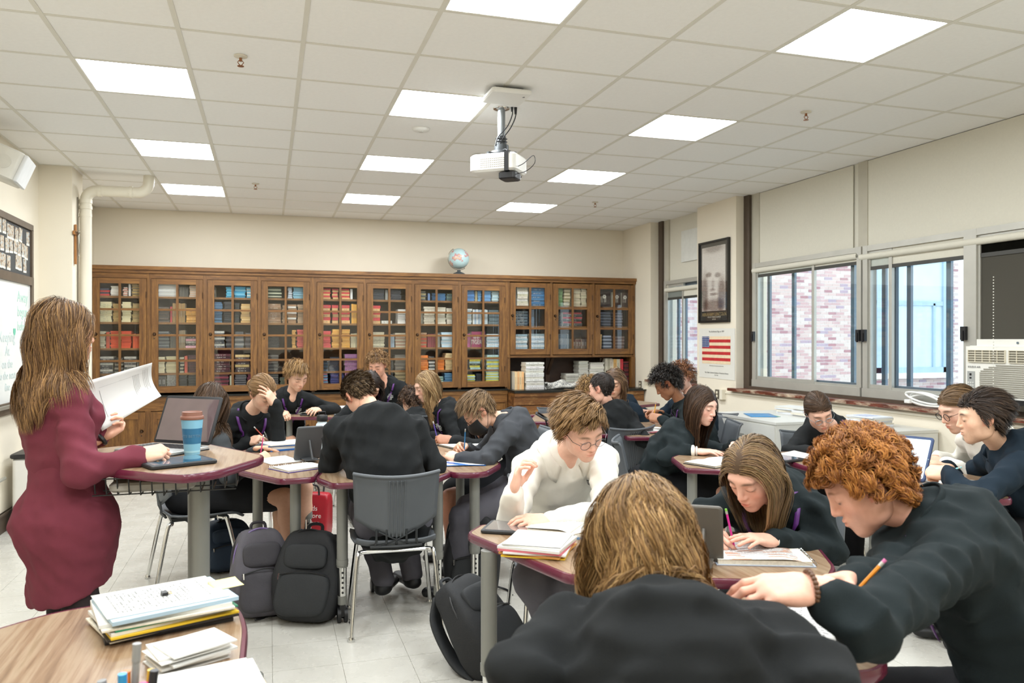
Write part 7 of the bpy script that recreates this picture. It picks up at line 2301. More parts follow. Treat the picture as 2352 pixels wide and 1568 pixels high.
  P = P + a1 * (amp * e * np.sin(6.283 * fr_ * t + ph))[..., None] + a2 * (amp * .8 * e * np.cos(6.283 * fr_ * t + ph))[..., None]
  if H.get('clump', .45 if style == 'short' else 0):
   # pull strands of a lock together
   for l in range(nl):
    m = lk == l
    if m.sum() > 1:
     mean = P[m].mean(0, keepdims=True)
     P[m] = P[m] + (mean - P[m]) * (H.get('clump', .45) * np.linspace(0, 1, k)[None, :, None])
 cc = hair_cols(n, cols)
 if H.get('locks') and style != 'tied' and (H.get('clump', 0) or style == 'short'):
  lt = np.random.RandomState(seed + 3).uniform(.82, 1.18, H.get('locks', 60))
  cc = cc * lt[lk][:, None]
 def outw(Q):
  o = Q - np.array((0, -.014, .02)); o[..., 2] = np.where(o[..., 2] > 0, o[..., 2], o[..., 2] * .15)
  return o @ Rh.T
 Wp = (P.reshape(-1, 3) * hs) @ Rh.T + head - O
 me = strands_mesh('hair', Wp.reshape(P.shape), outw(P), H.get('r', .0016) * .8, cc)
 ho = link('hair', me, root)
 cv, cf = hair_cap(fem, line + .003, .004 if style != 'tied' else .006, low)
 dk = np.array(lin(cols[0])[:3]) * .75
 link('hair_base', np_mesh('hair_base', (cv * hs) @ Rh.T + head - O, cf, M_hair, np.tile(dk, (len(cv), 1))), ho)
 for b in H.get('buns', ()):
  # (centre local, radius) coiled bun or tail
  c, rad, m_, tail = b
  c = np.array(c)
  pts = []
  for i in range(m_):
   a = rng.normal(size=3); a /= np.linalg.norm(a); b2 = np.cross(a, rng.normal(size=3)); b2 /= np.linalg.norm(b2)
   t = np.linspace(0, rng.uniform(2.2, 4.5), 9)[:, None]
   if tail is None:
    pts.append(c + rad * rng.uniform(.85, 1.05) * (a * np.cos(t) + b2 * np.sin(t)))
   else:
    tl = np.array(tail); s_ = np.linspace(0, 1, 9)[:, None]
    spread = rng.normal(size=3) * rad * .5
    pts.append(c + tl * s_ + gl * (s_ ** 2) * np.linalg.norm(tl) * .5 + spread * np.sin(s_ * 2.6 + .3) * .9)
  P2 = np.stack(pts)
  W2 = (P2.reshape(-1, 3) * hs) @ Rh.T + head - O
  link('hair_bun' if tail is None else 'ponytail', strands_mesh('hair_bun', W2.reshape(P2.shape), (P2 - c) @ Rh.T, H.get('r', .0016) * 1.1, hair_cols(m_, cols)), ho)
# ================================================================ THE PEOPLE
def hd(side, frm, to, a=.55, b=.8):
 f_ = v3(to) - v3(frm)
 left = np.array((-f_[1], f_[0], 0)); left = left / (np.linalg.norm(left) + 1e-9)
 inn = left if side == 'R' else -left
 return f_, np.array((0, 0, -1.0)) * a + inn * b
def arm(side, w, to, pole, pose='rest', a=.9, b=.35, **k):
 f_, pm = hd(side, w, to, a, b)
 return dict(w=tuple(w), fdir=f_, palm=pm, pole=pole, pose=pose, **k)
def seat(x, y, phi, lab):
 chair(x, y, phi, lab)
 f_ = fac(phi)
 return np.array((x, y, .545)) - f_ * .0
HAIR_BR = ['#4a3524', '#5d4530', '#6a4f36']
# ---- teacher
hc = atd(150, 764, 3.05)
f_t = fac(-62)
pel = np.array(atd(158, 1150, 3.02)); pel[2] = .86
pt_ = person('woman in a maroon tunic holding a paper and looking across the class', hc, (-48, 2, 0), atd(116, 868, 3.06), pel, -62,
 dict(R=dict(arm('R', atd(318, 1047, 2.98), atd(380, 1035, 3.02), (-.3, -.5, -1), 'hold', .75, .6), e=atd(188, 1085, 2.86)),
  L=dict(arm('L', atd(236, 1003, 3.28), atd(300, 975, 3.35), (.2, 1, -1), 'hold'), palm=(-.35, -.55, .75), fdir=np.array(atd(296, 962, 3.34)) - np.array(atd(236, 1003, 3.28)))),
 skin='#dba88e', fem=True, shirt=C_maroon, pants=C_legg, stand=True, tunic=.52, bulk=1.02, chest=.02, collar='crew', near=True, hunch=.0, seed=3, brow='#4a3424', sh_w=.165,
 hair=dict(style='wavy', cols=['#5a4029', '#6d5033', '#8a663f', '#5a4029', '#a07a4c'], len=.36, n=5000, k=13, vol=.032, r=.0009, grav=.9, wave=.013, freq=1.4, locks=70, clump=.4, pull=.2, line=.06, part=.01, mess=.02))
# ---- girl with long brown hair at the left table
p2 = seat(-.42, 5.16, -78, 'grey chair of the girl writing at the left table')
w = atd(596, 1060, 4.72)
g2 = person('girl with long brown hair writing with a pink pen, seen from behind', atd(484, 926, 4.86), (-48, 38, -8), atd(502, 992, 4.84), p2, -78,
 dict(R=dict(arm('R', w, atd(630, 1035, 4.86), (-.2, -1, -.6), 'write', .6, .8)), L=arm('L', atd(598, 1030, 5.05), atd(640, 1030, 5.15), (0, 1, -1), 'rest')),
 skin='#d8a88c', fem=True, shirt=C_tee, pants=C_skirt, skirt=True, barelegs=True, legs={'R': (atd(655, 1140, 4.75), atd(668, 1290, 4.75)), 'L': (atd(650, 1120, 5.0), atd(640, 1290, 4.95))}, collar='crew', seed=4,
 hair=dict(style='long', cols=['#4a3726', '#594331', '#3f2e20'], len=.40, n=2200, k=12, vol=.012, r=.0014, grav=1.2, line=.06, mess=.015))
# ---- girl leaning on her hand
p3 = seat(-.15, 5.92, 192, 'grey chair of the girl leaning her forehead on her hand')
w = atd(632, 928, 5.22)
g3 = person('girl with a low bun leaning her forehead on her hand while writing', atd(604, 902, 5.28), (-142, 34, 10), atd(560, 972, 5.45), p3, -168,
 dict(L=dict(w=tuple(w), e=tuple(atd(640, 1030, 5.3)), pole=(0, 0, -1), fdir=np.array(atd(606, 890, 5.16)) - np.array(w), palm=(-.6, .5, -.2), pose='fore', cuff=.005),
  R=arm('R', atd(575, 1012, 5.32), atd(618, 1006, 5.2), (-1, 0, -.6), 'write', .6, .7)),
 skin='#e0b49a', fem=True, shirt=C_black, barelegs=True, skirt=True, pants=C_skirt, lanyard='text', emblem='w', seed=5, sock=M_sock,
 legs={'R': (atd(640, 1130, 5.15), atd(680, 1255, 5.3)), 'L': (atd(700, 1120, 5.2), atd(694, 1255, 5.3))},
 hair=dict(style='tied', cols=['#7a5c3c', '#8f6e49', '#a27f56'], n=1700, k=11, len=.2, vol=.012, r=.0014, tie=(.01, -.105, .0), line=.058, buns=[((.01, -.118, -.01), .034, 260, None)]))
# ---- boy with purple lanyard at the far table
p4 = seat(.18, 8.10, 188, 'grey chair of the boy at the far left table')
b4 = person('boy in a black polo with purple lanyard reading papers at the far table', atd(682, 862, 7.5), (-152, 34, 6), atd(668, 910, 7.62), p4, 190,
 dict(L=arm('L', atd(733, 940, 7.45), atd(706, 942, 7.25), (1, .2, -.3), 'rest'), R=arm('R', atd(652, 948, 7.4), atd(655, 960, 7.2), (-1, .2, -.4), 'hold')),
 skin='#e0b197', shirt=C_black, pants=C_dark, barelegs='shorts', lanyard=True, emblem='w', collar='polo', seed=6, hs=1.12,
 legs={'R': (atd(668, 1012, 7.5), atd(668, 1080, 7.5)), 'L': (atd(728, 1004, 7.55), atd(740, 1080, 7.6))},
 hair=dict(style='short', cols=['#8a6a42', '#a5804f', '#6f5332'], len=.10, n=1300, k=8, comb=(.7, .6, .1), line=.064, vol=.024, r=.0018, locks=60, mess=.06, side=.35, grav=.25))
# ---- boy in black seen from behind, centre
p5 = seat(.63, 4.15, -4, 'grey chair with chrome legs in the centre, its ribbed back to the camera')
b5 = person('broad boy in a black sweater seen from behind at the centre table', atd(826, 908, 4.42), (14, 52, -14), atd(862, 962, 4.28), p5, -4,
 dict(L=dict(arm('L', atd(800, 1075, 4.62), atd(830, 1060, 4.8), (-1, -.3, -1), 'rest'), e=atd(757, 1078, 4.3)), R=dict(arm('R', atd(965, 1070, 4.62), atd(930, 1060, 4.75), (1, -.3, -1), 'rest'), e=atd(1000, 1072, 4.28))),
 skin='#dda98f', shirt=C_black, pants=C_trous, bulk=1.28, sh_w=.205, collar='stand', near=True, seed=7, hunch=.07, neckr=.056,
 legs={'R': ((.74, 4.62, .50), (.80, 4.55, .12), (-.1, .3, 0)), 'L': ((.52, 4.62, .50), (.62, 4.45, .13), (.25, .5, 0))}, sock=M_sock,
 hair=dict(style='short', cols=['#4a3a2a', '#62503a', '#7a644a'], len=.05, n=3200, k=6, comb=(.1, -.5, -.3), vol=.014, r=.0011, locks=140, mess=.05, side=.5, low=-.085, grav=.1))
# ---- back row
p6 = seat(.78, 6.88, 182, 'grey chair of the dark haired girl behind the centre boy')
g6 = person('girl with dark parted hair bent over behind the centre boy', atd(850, 886, 6.5), (-165, 44, 0), atd(838, 938, 6.62), p6, 180,
 dict(R=arm('R', atd(800, 985, 6.3), atd(830, 990, 6.2), (-1, 0, -.5)), L=arm('L', atd(900, 985, 6.3), atd(870, 990, 6.2), (1, 0, -.5))),
 skin='#dcae94', fem=True, seed=8, collar='stand',
 hair=dict(style='long', cols=['#2c2019', '#3a2b21', '#241a15'], len=.36, n=1100, k=11, vol=.011, r=.0018, grav=1.2, mess=.015))
p7_ = seat(1.24, 8.63, 165, 'grey chair of the curly haired boy by the bookcases')
b7 = person('curly haired boy in a black polo sitting in front of the bookcases', atd(867, 838, 8.3), (152, 26, 0), atd(886, 880, 8.42), p7_, 165,
 dict(R=arm('R', atd(870, 960, 8.0), atd(860, 965, 7.9), (-1, 0, -.4)), L=arm('L', atd(940, 960, 8.1), atd(920, 965, 8.0), (1, 0, -.4))),
 skin='#e0a88e', bulk=1.1, emblem='w', collar='polo', seed=9, hs=1.08, lanyard=True,
 hair=dict(style='curly', cols=['#6b4f33', '#86653f', '#a07c52'], len=.055, n=800, k=9, vol=.03, r=.0022, wave=.008, freq=1.4, locks=70, clump=.6, line=.062))
p8_ = seat(1.60, 6.66, 100, 'grey chair of the girl with long blonde hair')
g8 = person('girl with long wavy blonde hair looking down to her left', atd(980, 886, 6.75), (96, 24, 0), atd(1010, 938, 6.75), p8_, 100,
 dict(R=arm('R', atd(985, 1000, 6.9), atd(960, 1005, 6.9), (.2, .5, -1)), L=arm('L', atd(990, 1000, 6.5), atd(960, 1005, 6.5), (.2, -.5, -1))),
 skin='#e2b39b', fem=True, seed=10, lanyard=True, emblem='w', brow='#8a6a48', hs=1.04,
 hair=dict(style='wavy', cols=['#8d6f4b', '#a98a60', '#c4a678', '#7d6040'], len=.38, n=1300, k=12, vol=.014, r=.0018, grav=1.1, wave=.012, freq=1.5, locks=45, clump=.4))
p9 = seat(1.36, 7.12, 10, 'grey chair of the student with a dark curly head behind the blonde girl')
b9 = person('student with a dark curly head half hidden behind the blonde girl', atd(944, 922, 7.5), (10, 30, 0), atd(948, 965, 7.45), p9, 10,
 dict(R=arm('R', atd(975, 1010, 7.7), atd(975, 1005, 7.9), (1, 0, -.6)), L=arm('L', atd(920, 1010, 7.7), atd(925, 1005, 7.9), (-1, 0, -.6))),
 seed=11, hair=dict(style='curly', cols=['#3a281c', '#4b3524', '#5b422d'], len=.06, n=700, k=9, vol=.03, r=.0022, wave=.008, freq=1.6, locks=70, clump=.6))
# ---- masked boy and the girl beside him
p10 = seat(1.50, 4.72, 80, 'grey chair of the boy wearing a black face mask')
b10 = person('boy in a charcoal sweater with glasses and black face mask writing', atd(1100, 944, 4.85), (84, 46, 0), atd(1158, 962, 4.86), p10, 80,
 dict(L=dict(arm('L', atd(1052, 1052, 4.62), atd(1025, 1042, 4.7), (0, -.6, -1), 'rest'), e=atd(1112, 1060, 4.55)), R=arm('R', atd(1066, 1030, 4.98), atd(1048, 1026, 4.9), (0, 1, -1), 'write', .6, .7)),
 skin='#dfb096', shirt=C_char, pants=C_trous, collar='stand', seed=12, hunch=.10, glasses='black', mask=True, lanyard=False,
 legs={'L': (atd(1062, 1188, 4.5), atd(1052, 1335, 4.5)), 'R': (atd(1075, 1165, 4.9), atd(1080, 1290, 4.9))},
 hair=dict(style='short', cols=['#5f4a33', '#7a6144', '#8f7352'], len=.085, n=2200, k=8, comb=(0, .75, -.1), vol=.02, r=.0013, locks=90, mess=.05, side=.4, low=-.085, grav=.25))
p11 = seat(1.80, 5.50, 95, 'grey chair of the girl half hidden behind the masked boy')
g11 = person('girl with dark hair bent low, half hidden behind the masked boy', atd(1112, 972, 5.55), (105, 60, 0), atd(1150, 985, 5.7), p11, 95,
 dict(L=arm('L', atd(1036, 1012, 5.35), atd(1008, 1008, 5.35), (0, -1, -.6), 'write', .6, .7), R=arm('R', atd(1090, 1022, 5.6), atd(1060, 1022, 5.6), (0, 1, -.6))),
 skin='#a9745a', fem=True, seed=13, barelegs=True, skirt=True, pants=C_skirt, legs={'L': (atd(1032, 1140, 5.3), atd(1040, 1290, 5.3)), 'R': (atd(1050, 1130, 5.5), atd(1060, 1280, 5.5))},
 hair=dict(style='long', cols=['#1f1713', '#2a1f19', '#17110e'], len=.26, n=900, k=10, vol=.014, r=.0019, grav=1.2, mess=.02))
# ---- boy in the cream polo
p12 = seat(1.30, 3.42, 172, 'grey chair of the boy in the cream polo')
w = atd(1180, 1128, 3.02)
b12 = person('boy in a cream long sleeved polo with round glasses, one hand raised', atd(1336, 984, 3.22), (-170, 32, 12), atd(1292, 1040, 3.42), p12, 178,
 dict(R=dict(w=tuple(w), e=tuple(atd(1172, 1200, 3.12)), pole=(-1, 0, -1), fdir=np.array(atd(1196, 1058, 3.0)) - np.array(w), palm=(.75, -.35, .1), pose='raise', cuff=.01),
  L=dict(arm('L', atd(1262, 1196, 3.02), atd(1205, 1196, 2.98), (1, .3, -.6), 'rest'), e=atd(1395, 1175, 3.1))),
 skin='#e5b49e', shirt=C_white, pants=C_trous, collar='polo', emblem='k', glasses='thin', near=True, seed=14, brow='#7a5a3c', roll_sh=-3,
 legs={'R': (atd(1225, 1330, 2.95), atd(1290, 1470, 3.1)), 'L': (atd(1330, 1330, 2.95), atd(1350, 1480, 3.1))},
 hair=dict(style='short', cols=['#6e5233', '#86663f', '#9c7a50'], len=.10, n=4200, k=9, comb=(.9, .25, .0), vol=.024, r=.0010, locks=120, mess=.04, side=.38, grav=.12, clump=.5, line=.066, fringe=.62))
# ---- middle right group
p13 = seat(2.60, 5.66, 12, 'grey chair of the boy in black with cropped dark hair')
b13 = person('boy with cropped dark hair in a black sweater turned to the left', atd(1382, 892, 6.15), (38, 14, 0), atd(1404, 944, 6.2), p13, 12,
 dict(L=arm('L', atd(1330, 1000, 6.3), atd(1310, 1000, 6.4), (-1, -.3, -.6)), R=dict(arm('R', atd(1470, 1003, 6.35), atd(1450, 1000, 6.5), (1, -.3, -.8)), e=atd(1478, 1012, 5.95))),
 skin='#e2b09a', pants=C_dark, seed=15, collar='crew', bulk=1.08, sh_w=.185,
 legs={'R': (atd(1500, 1070, 6.1), atd(1490, 1150, 6.0)), 'L': ((2.35, 6.15, .5), (2.35, 6.1, .09))},
 hair=dict(style='short', cols=['#241c17', '#2f2520', '#3a2d25'], len=.032, n=1700, k=5, comb=(0, .5, -.2), vol=.008, r=.0015, locks=90, mess=.05, side=.35, low=-.085))
p14 = seat(3.10, 6.52, 128, 'grey chair of the girl with wavy brown hair behind the cropped boy')
g14 = person('girl with wavy brown hair sitting behind the boy with cropped hair', atd(1412, 878, 6.95), (140, 20, 0), atd(1424, 928, 7.0), p14, 130,
 dict(R=arm('R', atd(1400, 1000, 6.7), atd(1390, 1000, 6.6), (-1, 0, -.5)), L=arm('L', atd(1450, 1000, 6.8), atd(1440, 1000, 6.6), (1, 0, -.5))),
 fem=True, seed=16, shirt=C_navy, hair=dict(style='wavy', cols=['#5d4532', '#745840', '#866a4c'], len=.34, n=1000, k=11, vol=.02, r=.002, grav=1.1, wave=.011, freq=1.6, locks=45, clump=.3))
p15 = seat(2.79, 7.12, 200, 'grey chair of the blonde student behind the boy in cream')
b15 = person('student with tousled dark blond hair bent down behind the others', atd(1352, 898, 7.3), (190, 45, 0), atd(1352, 945, 7.4), p15, 200,
 dict(R=arm('R', atd(1330, 990, 7.1), atd(1340, 990, 7.0), (-1, 0, -.5)), L=arm('L', atd(1380, 990, 7.1), atd(1370, 990, 7.0), (1, 0, -.5))),
 seed=17, hair=dict(style='curly', cols=['#6f5330', '#8a6a3f', '#a5824f'], len=.06, n=800, k=8, vol=.03, r=.0022, wave=.007, freq=1.2, locks=60, clump=.5))
p16 = seat(3.42, 5.66, 72, 'grey chair of the student with black curly hair')
b16 = person('student with short black curly hair writing with a yellow pencil', atd(1532, 880, 6.4), (60, 36, 0), atd(1566, 926, 6.42), p16, 72,
 dict(L=arm('L', atd(1518, 962, 6.15), atd(1498, 958, 6.2), (0, -1, -.8), 'write', .6, .7), R=arm('R', atd(1512, 948, 6.7), atd(1490, 950, 6.7), (0, 1, -.8), 'write', .6, .7)),
 skin='#9c6b4e', shirt=C_green, seed=18, collar='stand', lanyard=True,
 hair=dict(style='afro', cols=['#17130f', '#221c17', '#2a221c'], len=.055, n=1600, k=7, vol=.04, r=.0024, wave=.007, freq=2.4, locks=220, clump=.35, low=-.08, line=.055))
p17 = seat(3.73, 6.24, 110, 'grey chair of the student hidden behind the black curly head')
b17 = person('student with reddish brown curls just visible behind the black curly head', atd(1566, 866, 6.95), (110, 25, 0), atd(1588, 912, 6.95), p17, 110,
 dict(R=arm('R', atd(1480, 945, 7.1), atd(1465, 945, 7.1), (0, 1, -.8), 'write'), L=arm('L', atd(1540, 960, 6.9), atd(1525, 960, 6.9), (0, -1, -.8))),
 skin='#e0b09a', seed=19, shirt=C_navy, hair=dict(style='curly', cols=['#5d3a24', '#7a4d30', '#8d5f3c'], len=.06, n=700, k=8, vol=.032, r=.0022, wave=.008, freq=1.4, locks=60, clump=.6))
# ---- girl with very long hair
p18 = seat(2.45, 4.72, -115, 'grey chair of the girl with very long brown hair')
w = atd(1600, 1036, 4.9)
g18 = person('girl with very long straight brown hair resting her arm on the table', atd(1612, 930, 5.1), (-156, 18, 0), atd(1580, 998, 5.16), p18, -125,
 dict(R=dict(arm('R', w, atd(1665, 1038, 4.86), (-.3, -.6, -1), 'flat', 1, .1), e=atd(1530, 1050, 5.0), cuff=.045), L=arm('L', atd(1690, 1020, 5.0), atd(1720, 1040, 4.8), (.5, 1, -.6))),
 skin='#e6b8a6', fem=True, shirt=C_green, pants=C_skirt, skirt=True, barelegs=True, seed=20, near=True, brow='#4a3424',
 hair=dict(style='long', cols=['#3b2a1e', '#4a3526', '#58402d', '#3b2a1e'], len=.56, n=3000, k=15, vol=.014, r=.0012, grav=1.5, mess=.012, line=.058))
# ---- girl in round glasses by the window
p19 = seat(3.69, 4.62, 158, 'grey chair of the girl in round glasses by the white cabinets')
g19 = person('girl in large round glasses with tied back hair and purple lanyard', atd(1880, 944, 5.15), (165, 34, 16), atd(1912, 984, 5.3), p19, 155,
 dict(R=arm('R', atd(1870, 1036, 4.95), atd(1892, 1030, 4.8), (-1, 0, -.6), 'write', .6, .7), L=arm('L', atd(1960, 1045, 5.0), atd(1930, 1050, 4.8), (1, 0, -.6))),
 skin='#e2b49e', fem=True, seed=21, lanyard='text', emblem='w', collar='crew', glasses='pale', hs=1.03,
 hair=dict(style='tied', cols=['#4a3728', '#5a4433', '#3f2f22'], n=2000, k=11, len=.2, vol=.010, r=.0014, tie=(0, -.10, -.03), line=.06, part=-.005, buns=[((0, -.11, -.035), .026, 180, None)]))
# ---- girl with pink pencil
p20 = seat(1.97, 2.68, 135, 'grey chair of the girl with the pink pencil')
w = atd(1624, 1222, 2.72)
g20 = person('girl with long light brown hair writing with a pink pencil', atd(1730, 1084, 2.72), (112, 36, -4), atd(1790, 1160, 2.92), p20, 135,
 dict(R=dict(arm('R', w, atd(1648, 1250, 2.62), (-1, .3, -.7), 'write', .65, .7), e=atd(1618, 1180, 3.0)), L=dict(arm('L', atd(1776, 1240, 2.66), atd(1700, 1236, 2.6), (1, -.2, -.5), 'flat', 1, .15), e=atd(1905, 1262, 2.78))),
 skin='#e0ad98', fem=True, shirt=C_green, seed=22, near=True, lanyard='text', emblem='w', brow='#6a4f38', collar='stand',
 hair=dict(style='long', cols=['#5f4a37', '#75603f', '#86694a', '#9a7d58'], len=.34, n=3800, k=13, vol=.012, r=.0011, grav=.9, mess=.015, comb=(0, -.4, 0), line=.058))
# ---- curly redhead
pel21 = np.array((1.79, 1.50, .54))
chair(1.79, 1.50, 62, 'grey chair of the curly redhead in the right foreground')
b21 = person('boy with curly red hair in a dark pullover bent over his work', atd(1985, 1112, 2.02), (62, 34, 4), atd(2115, 1180, 2.0), pel21, 62,
 dict(L=dict(arm('L', atd(1868, 1350, 1.50), atd(1818, 1352, 1.50), (0, -1, -1), 'rest'), e=atd(1985, 1440, 1.48), cuff=.035), R=dict(arm('R', atd(1940, 1340, 1.72), atd(1890, 1350, 1.68), (0, 1, -1), 'write', .6, .7), e=atd(2050, 1330, 1.85))),
 skin='#e0aa94', shirt=C_green, seed=23, near=True, lanyard=True, hunch=.07, bulk=1.1, brow='#8a5530', sh_w=.18, hs=.96,
 hair=dict(style='curly', cols=['#8a5528', '#a4692f', '#bb8040', '#7a4721'], len=.062, n=5200, k=11, vol=.026, r=.0011, wave=.013, freq=1.4, locks=120, clump=.8, line=.05, low=-.06, grav=.2))
# ---- foreground student from behind
pel22 = np.array(atd(1520, 1500, 1.12)); pel22[2] = .52
chair(pel22[0], pel22[1] + .03, -24, 'grey chair of the foreground student seen from behind')
b22 = person('student with wavy golden brown hair in black, seen from behind in the foreground', atd(1478, 1250, 1.58), (-8, 30, 0), atd(1540, 1392, 1.47), pel22, -24,
 dict(L=dict(arm('L', atd(1330, 1480, 1.66), atd(1340, 1440, 1.8), (-1, -.2, -.6)), e=atd(1200, 1545, 1.35)), R=dict(arm('R', atd(1760, 1500, 1.6), atd(1700, 1460, 1.72), (1, -.2, -.6)), e=atd(1880, 1560, 1.3))),
 skin='#dcab90', shirt=C_black, seed=24, near=True, bulk=1.12, sh_w=.185, collar='none', hunch=.06,
 hair=dict(style='wavy', cols=['#6b4f30', '#86653f', '#9f7a4c', '#b08d5c'], len=.28, n=6000, k=14, vol=.022, r=.0010, grav=.9, wave=.016, freq=1.7, locks=80, clump=.65, low=-.09, mess=.04, part=.03, pull=.15))
# ---- boy by the window and the girl beside him
chair(3.64, 2.89, 55, 'grey chair of the dark haired boy by the window')
b23 = person('boy with swept dark hair in a navy pullover seen in profile', atd(2256, 958, 3.85), (54, 10, 0), atd(2304, 1030, 3.9), (3.64, 2.89, .545), 55,
 dict(L=dict(arm('L', atd(2176, 1086, 3.75), atd(2148, 1084, 3.8), (0, -1, -1), 'hold', .6, .6), e=atd(2240, 1150, 3.55)), R=arm('R', atd(2170, 1070, 4.2), atd(2150, 1066, 4.25), (0, 1, -.7))),
 skin='#e0b498', shirt=C_navy, seed=25, near=True, collar='stand', bulk=1.15, sh_w=.2, brow='#2a201a', hs=1.03,
 hair=dict(style='short', cols=['#2a201a', '#382b22', '#463629'], len=.10, n=3600, k=8, comb=(.35, -.45, -.25), lift=.02, vol=.02, r=.0011, locks=90, mess=.02, side=.35, low=-.08, grav=.1))
chair(4.09, 3.44, 72, 'grey chair of the girl hidden behind the dark haired boy')
g24 = person('girl in glasses and a white top half hidden behind the dark haired boy', atd(2202, 938, 4.45), (78, 26, 0), atd(2250, 990, 4.5), (4.09, 3.44, .545), 72,
 dict(L=dict(arm('L', atd(2164, 1062, 4.3), atd(2140, 1062, 4.3), (0, -1, -1), 'write', .6, .7)), R=arm('R', atd(2150, 1050, 4.75), atd(2130, 1052, 4.75), (0, 1, -1))),
 skin='#e2b6a0', fem=True, shirt=C_white, seed=26, glasses='black', hs=1.05,
 hair=dict(style='tied', cols=['#6a5238', '#7d6245', '#5c4630'], n=1600, k=10, len=.2, vol=.014, r=.0016, tie=(0, -.10, -.03), line=.058))
# ================================================================ THINGS ON THE TABLES
def print_mat(name, paper='#d9d8d3', ink='#858583', rows=30, marg=.12, fill=.55, hl=None):
 """paper printed with rows of small text (Generated coordinates of a flat sheet)"""
 if name in MATS: return MATS[name]
 m, nt, b = _new(name)
 tc = nt.nodes.new('ShaderNodeTexCoord')
 sep = nt.nodes.new('ShaderNodeSeparateXYZ'); nt.links.new(tc.outputs['Generated'], sep.inputs[0])
 def mth(op, a, c=None):
  n_ = nt.nodes.new('ShaderNodeMath'); n_.operation = op
  for i, q in enumerate((a, c)):
   if q is None: continue
   if isinstance(q, (int, float)): n_.inputs[i].default_value = q
   else: nt.links.new(q, n_.inputs[i])
  return n_.outputs[0]
 rowf = mth('FRACT', mth('MULTIPLY', sep.outputs[1], rows)); rowi = mth('FLOOR', mth('MULTIPLY', sep.outputs[1], rows))
 cmb = nt.nodes.new('ShaderNodeCombineXYZ'); nt.links.new(mth('MULTIPLY', sep.outputs[0], 45), cmb.inputs[0]); nt.links.new(mth('MULTIPLY', rowi, 7.31), cmb.inputs[1])
 n = noise(nt, cmb.outputs[0], 1.0, 1)
 word = mth('GREATER_THAN', n.outputs['Fac'], 1 - fill)
 line_ = mth('LESS_THAN', rowf, .5)
 cmb2 = nt.nodes.new('ShaderNodeCombineXYZ'); nt.links.new(mth('MULTIPLY', rowi, .23), cmb2.inputs[1])
 para = mth('GREATER_THAN', noise(nt, cmb2.outputs[0], 1.0, 0).outputs['Fac'], .42)
 inm = mth('MULTIPLY', mth('GREATER_THAN', sep.outputs[0], marg), mth('LESS_THAN', sep.outputs[0], 1 - marg))
 inv = mth('MULTIPLY', mth('GREATER_THAN', sep.outputs[1], marg * .8), mth('LESS_THAN', sep.outputs[1], 1 - marg * .8))
 msk = mth('MULTIPLY', mth('MULTIPLY', word, line_), mth('MULTIPLY', para, mth('MULTIPLY', inm, inv)))
 mx = nt.nodes.new('ShaderNodeMixRGB'); nt.links.new(msk, mx.inputs[0]); mx.inputs[1].default_value = lin(paper); mx.inputs[2].default_value = lin(ink)
 out = mx.outputs[0]
 if hl:
  cmb3 = nt.nodes.new('ShaderNodeCombineXYZ'); nt.links.new(mth('MULTIPLY', rowi, 1.7), cmb3.inputs[1]); nt.links.new(mth('MULTIPLY', sep.outputs[0], 3), cmb3.inputs[0])
  hm = mth('MULTIPLY', mth('GREATER_THAN', noise(nt, cmb3.outputs[0], 1.0, 0).outputs['Fac'], .58), mth('MULTIPLY', mth('LESS_THAN', rowf, .75), inm))
  m2 = nt.nodes.new('ShaderNodeMixRGB'); m2.blend_type = 'MULTIPLY'; nt.links.new(hm, m2.inputs[0]); nt.links.new(out, m2.inputs[1]); m2.inputs[2].default_value = lin(hl); out = m2.outputs[0]
 nt.links.new(out, b.inputs['Base Color']); b.inputs['Roughness'].default_value = .7
 MATS[name] = m
 return m
M_print = print_mat('printed_sheet'); M_print2 = print_mat('worksheet', rows=18, ink='#929292', fill=.5); M_hl = print_mat('notes_highlighted', rows=26, hl='#f0a070', fill=.62, ink='#8f8f95')
M_newsy = print_mat('magazine_cover', paper='#dfe3ea', ink='#6f7fae', rows=9, fill=.6)
blueF = plain('folder_blue', '#1f5fa8', .3, var=.05); blueL = plain('folder_pale_blue', '#a9c2d2', .5); greenF = plain('folder_green', '#2f8a66', .35); yellF = plain('folder_yellow', '#e0b92e', .45); purpF = plain('cover_purple', '#4a3a8c', .4)
M_cardk = plain('card_black', '#1d1b1c', .5); M_pageblk = plain('page_block', '#dcd6c6', .8, var=.1, vscale=120)
def corner_rot(c0, c1):
 return math.atan2(c1[1] - c0[1], c1[0] - c0[0])
def paper(lab, loc, rot, size=(.216, .279), mat=None, curl=0.0, name='paper_sheet', th=.0006, cat='paper'):
 t = thing(name, lab, cat, loc, rot)
 def f(u, v):
  return ((u - .5) * size[0], (v - .5) * size[1], .0006 + curl * (v ** 3) + .3 * curl * u * u)
 MB().sheet(f, 8, 8, th).build('sheet', mat or M_print, t, 'all')
 return t
def pile(lab, loc, rot, size, n, mats, th=.004, name='paper_pile', spread=.012, cat='papers'):
 t = thing(name, lab, cat, loc, rot)
 z = 0
 for i in range(n):
  h = th * random.uniform(.6, 1.4)
  m = mats[i % len(mats)]
  MB().box((random.uniform(-spread, spread), random.uniform(-spread, spread), z + h / 2), (size[0] * random.uniform(.96, 1.02), size[1] * random.uniform(.96, 1.02), h - .0004), ROT(random.uniform(-5, 5))).build('sheet', m, t)
  z += h
 return t, z
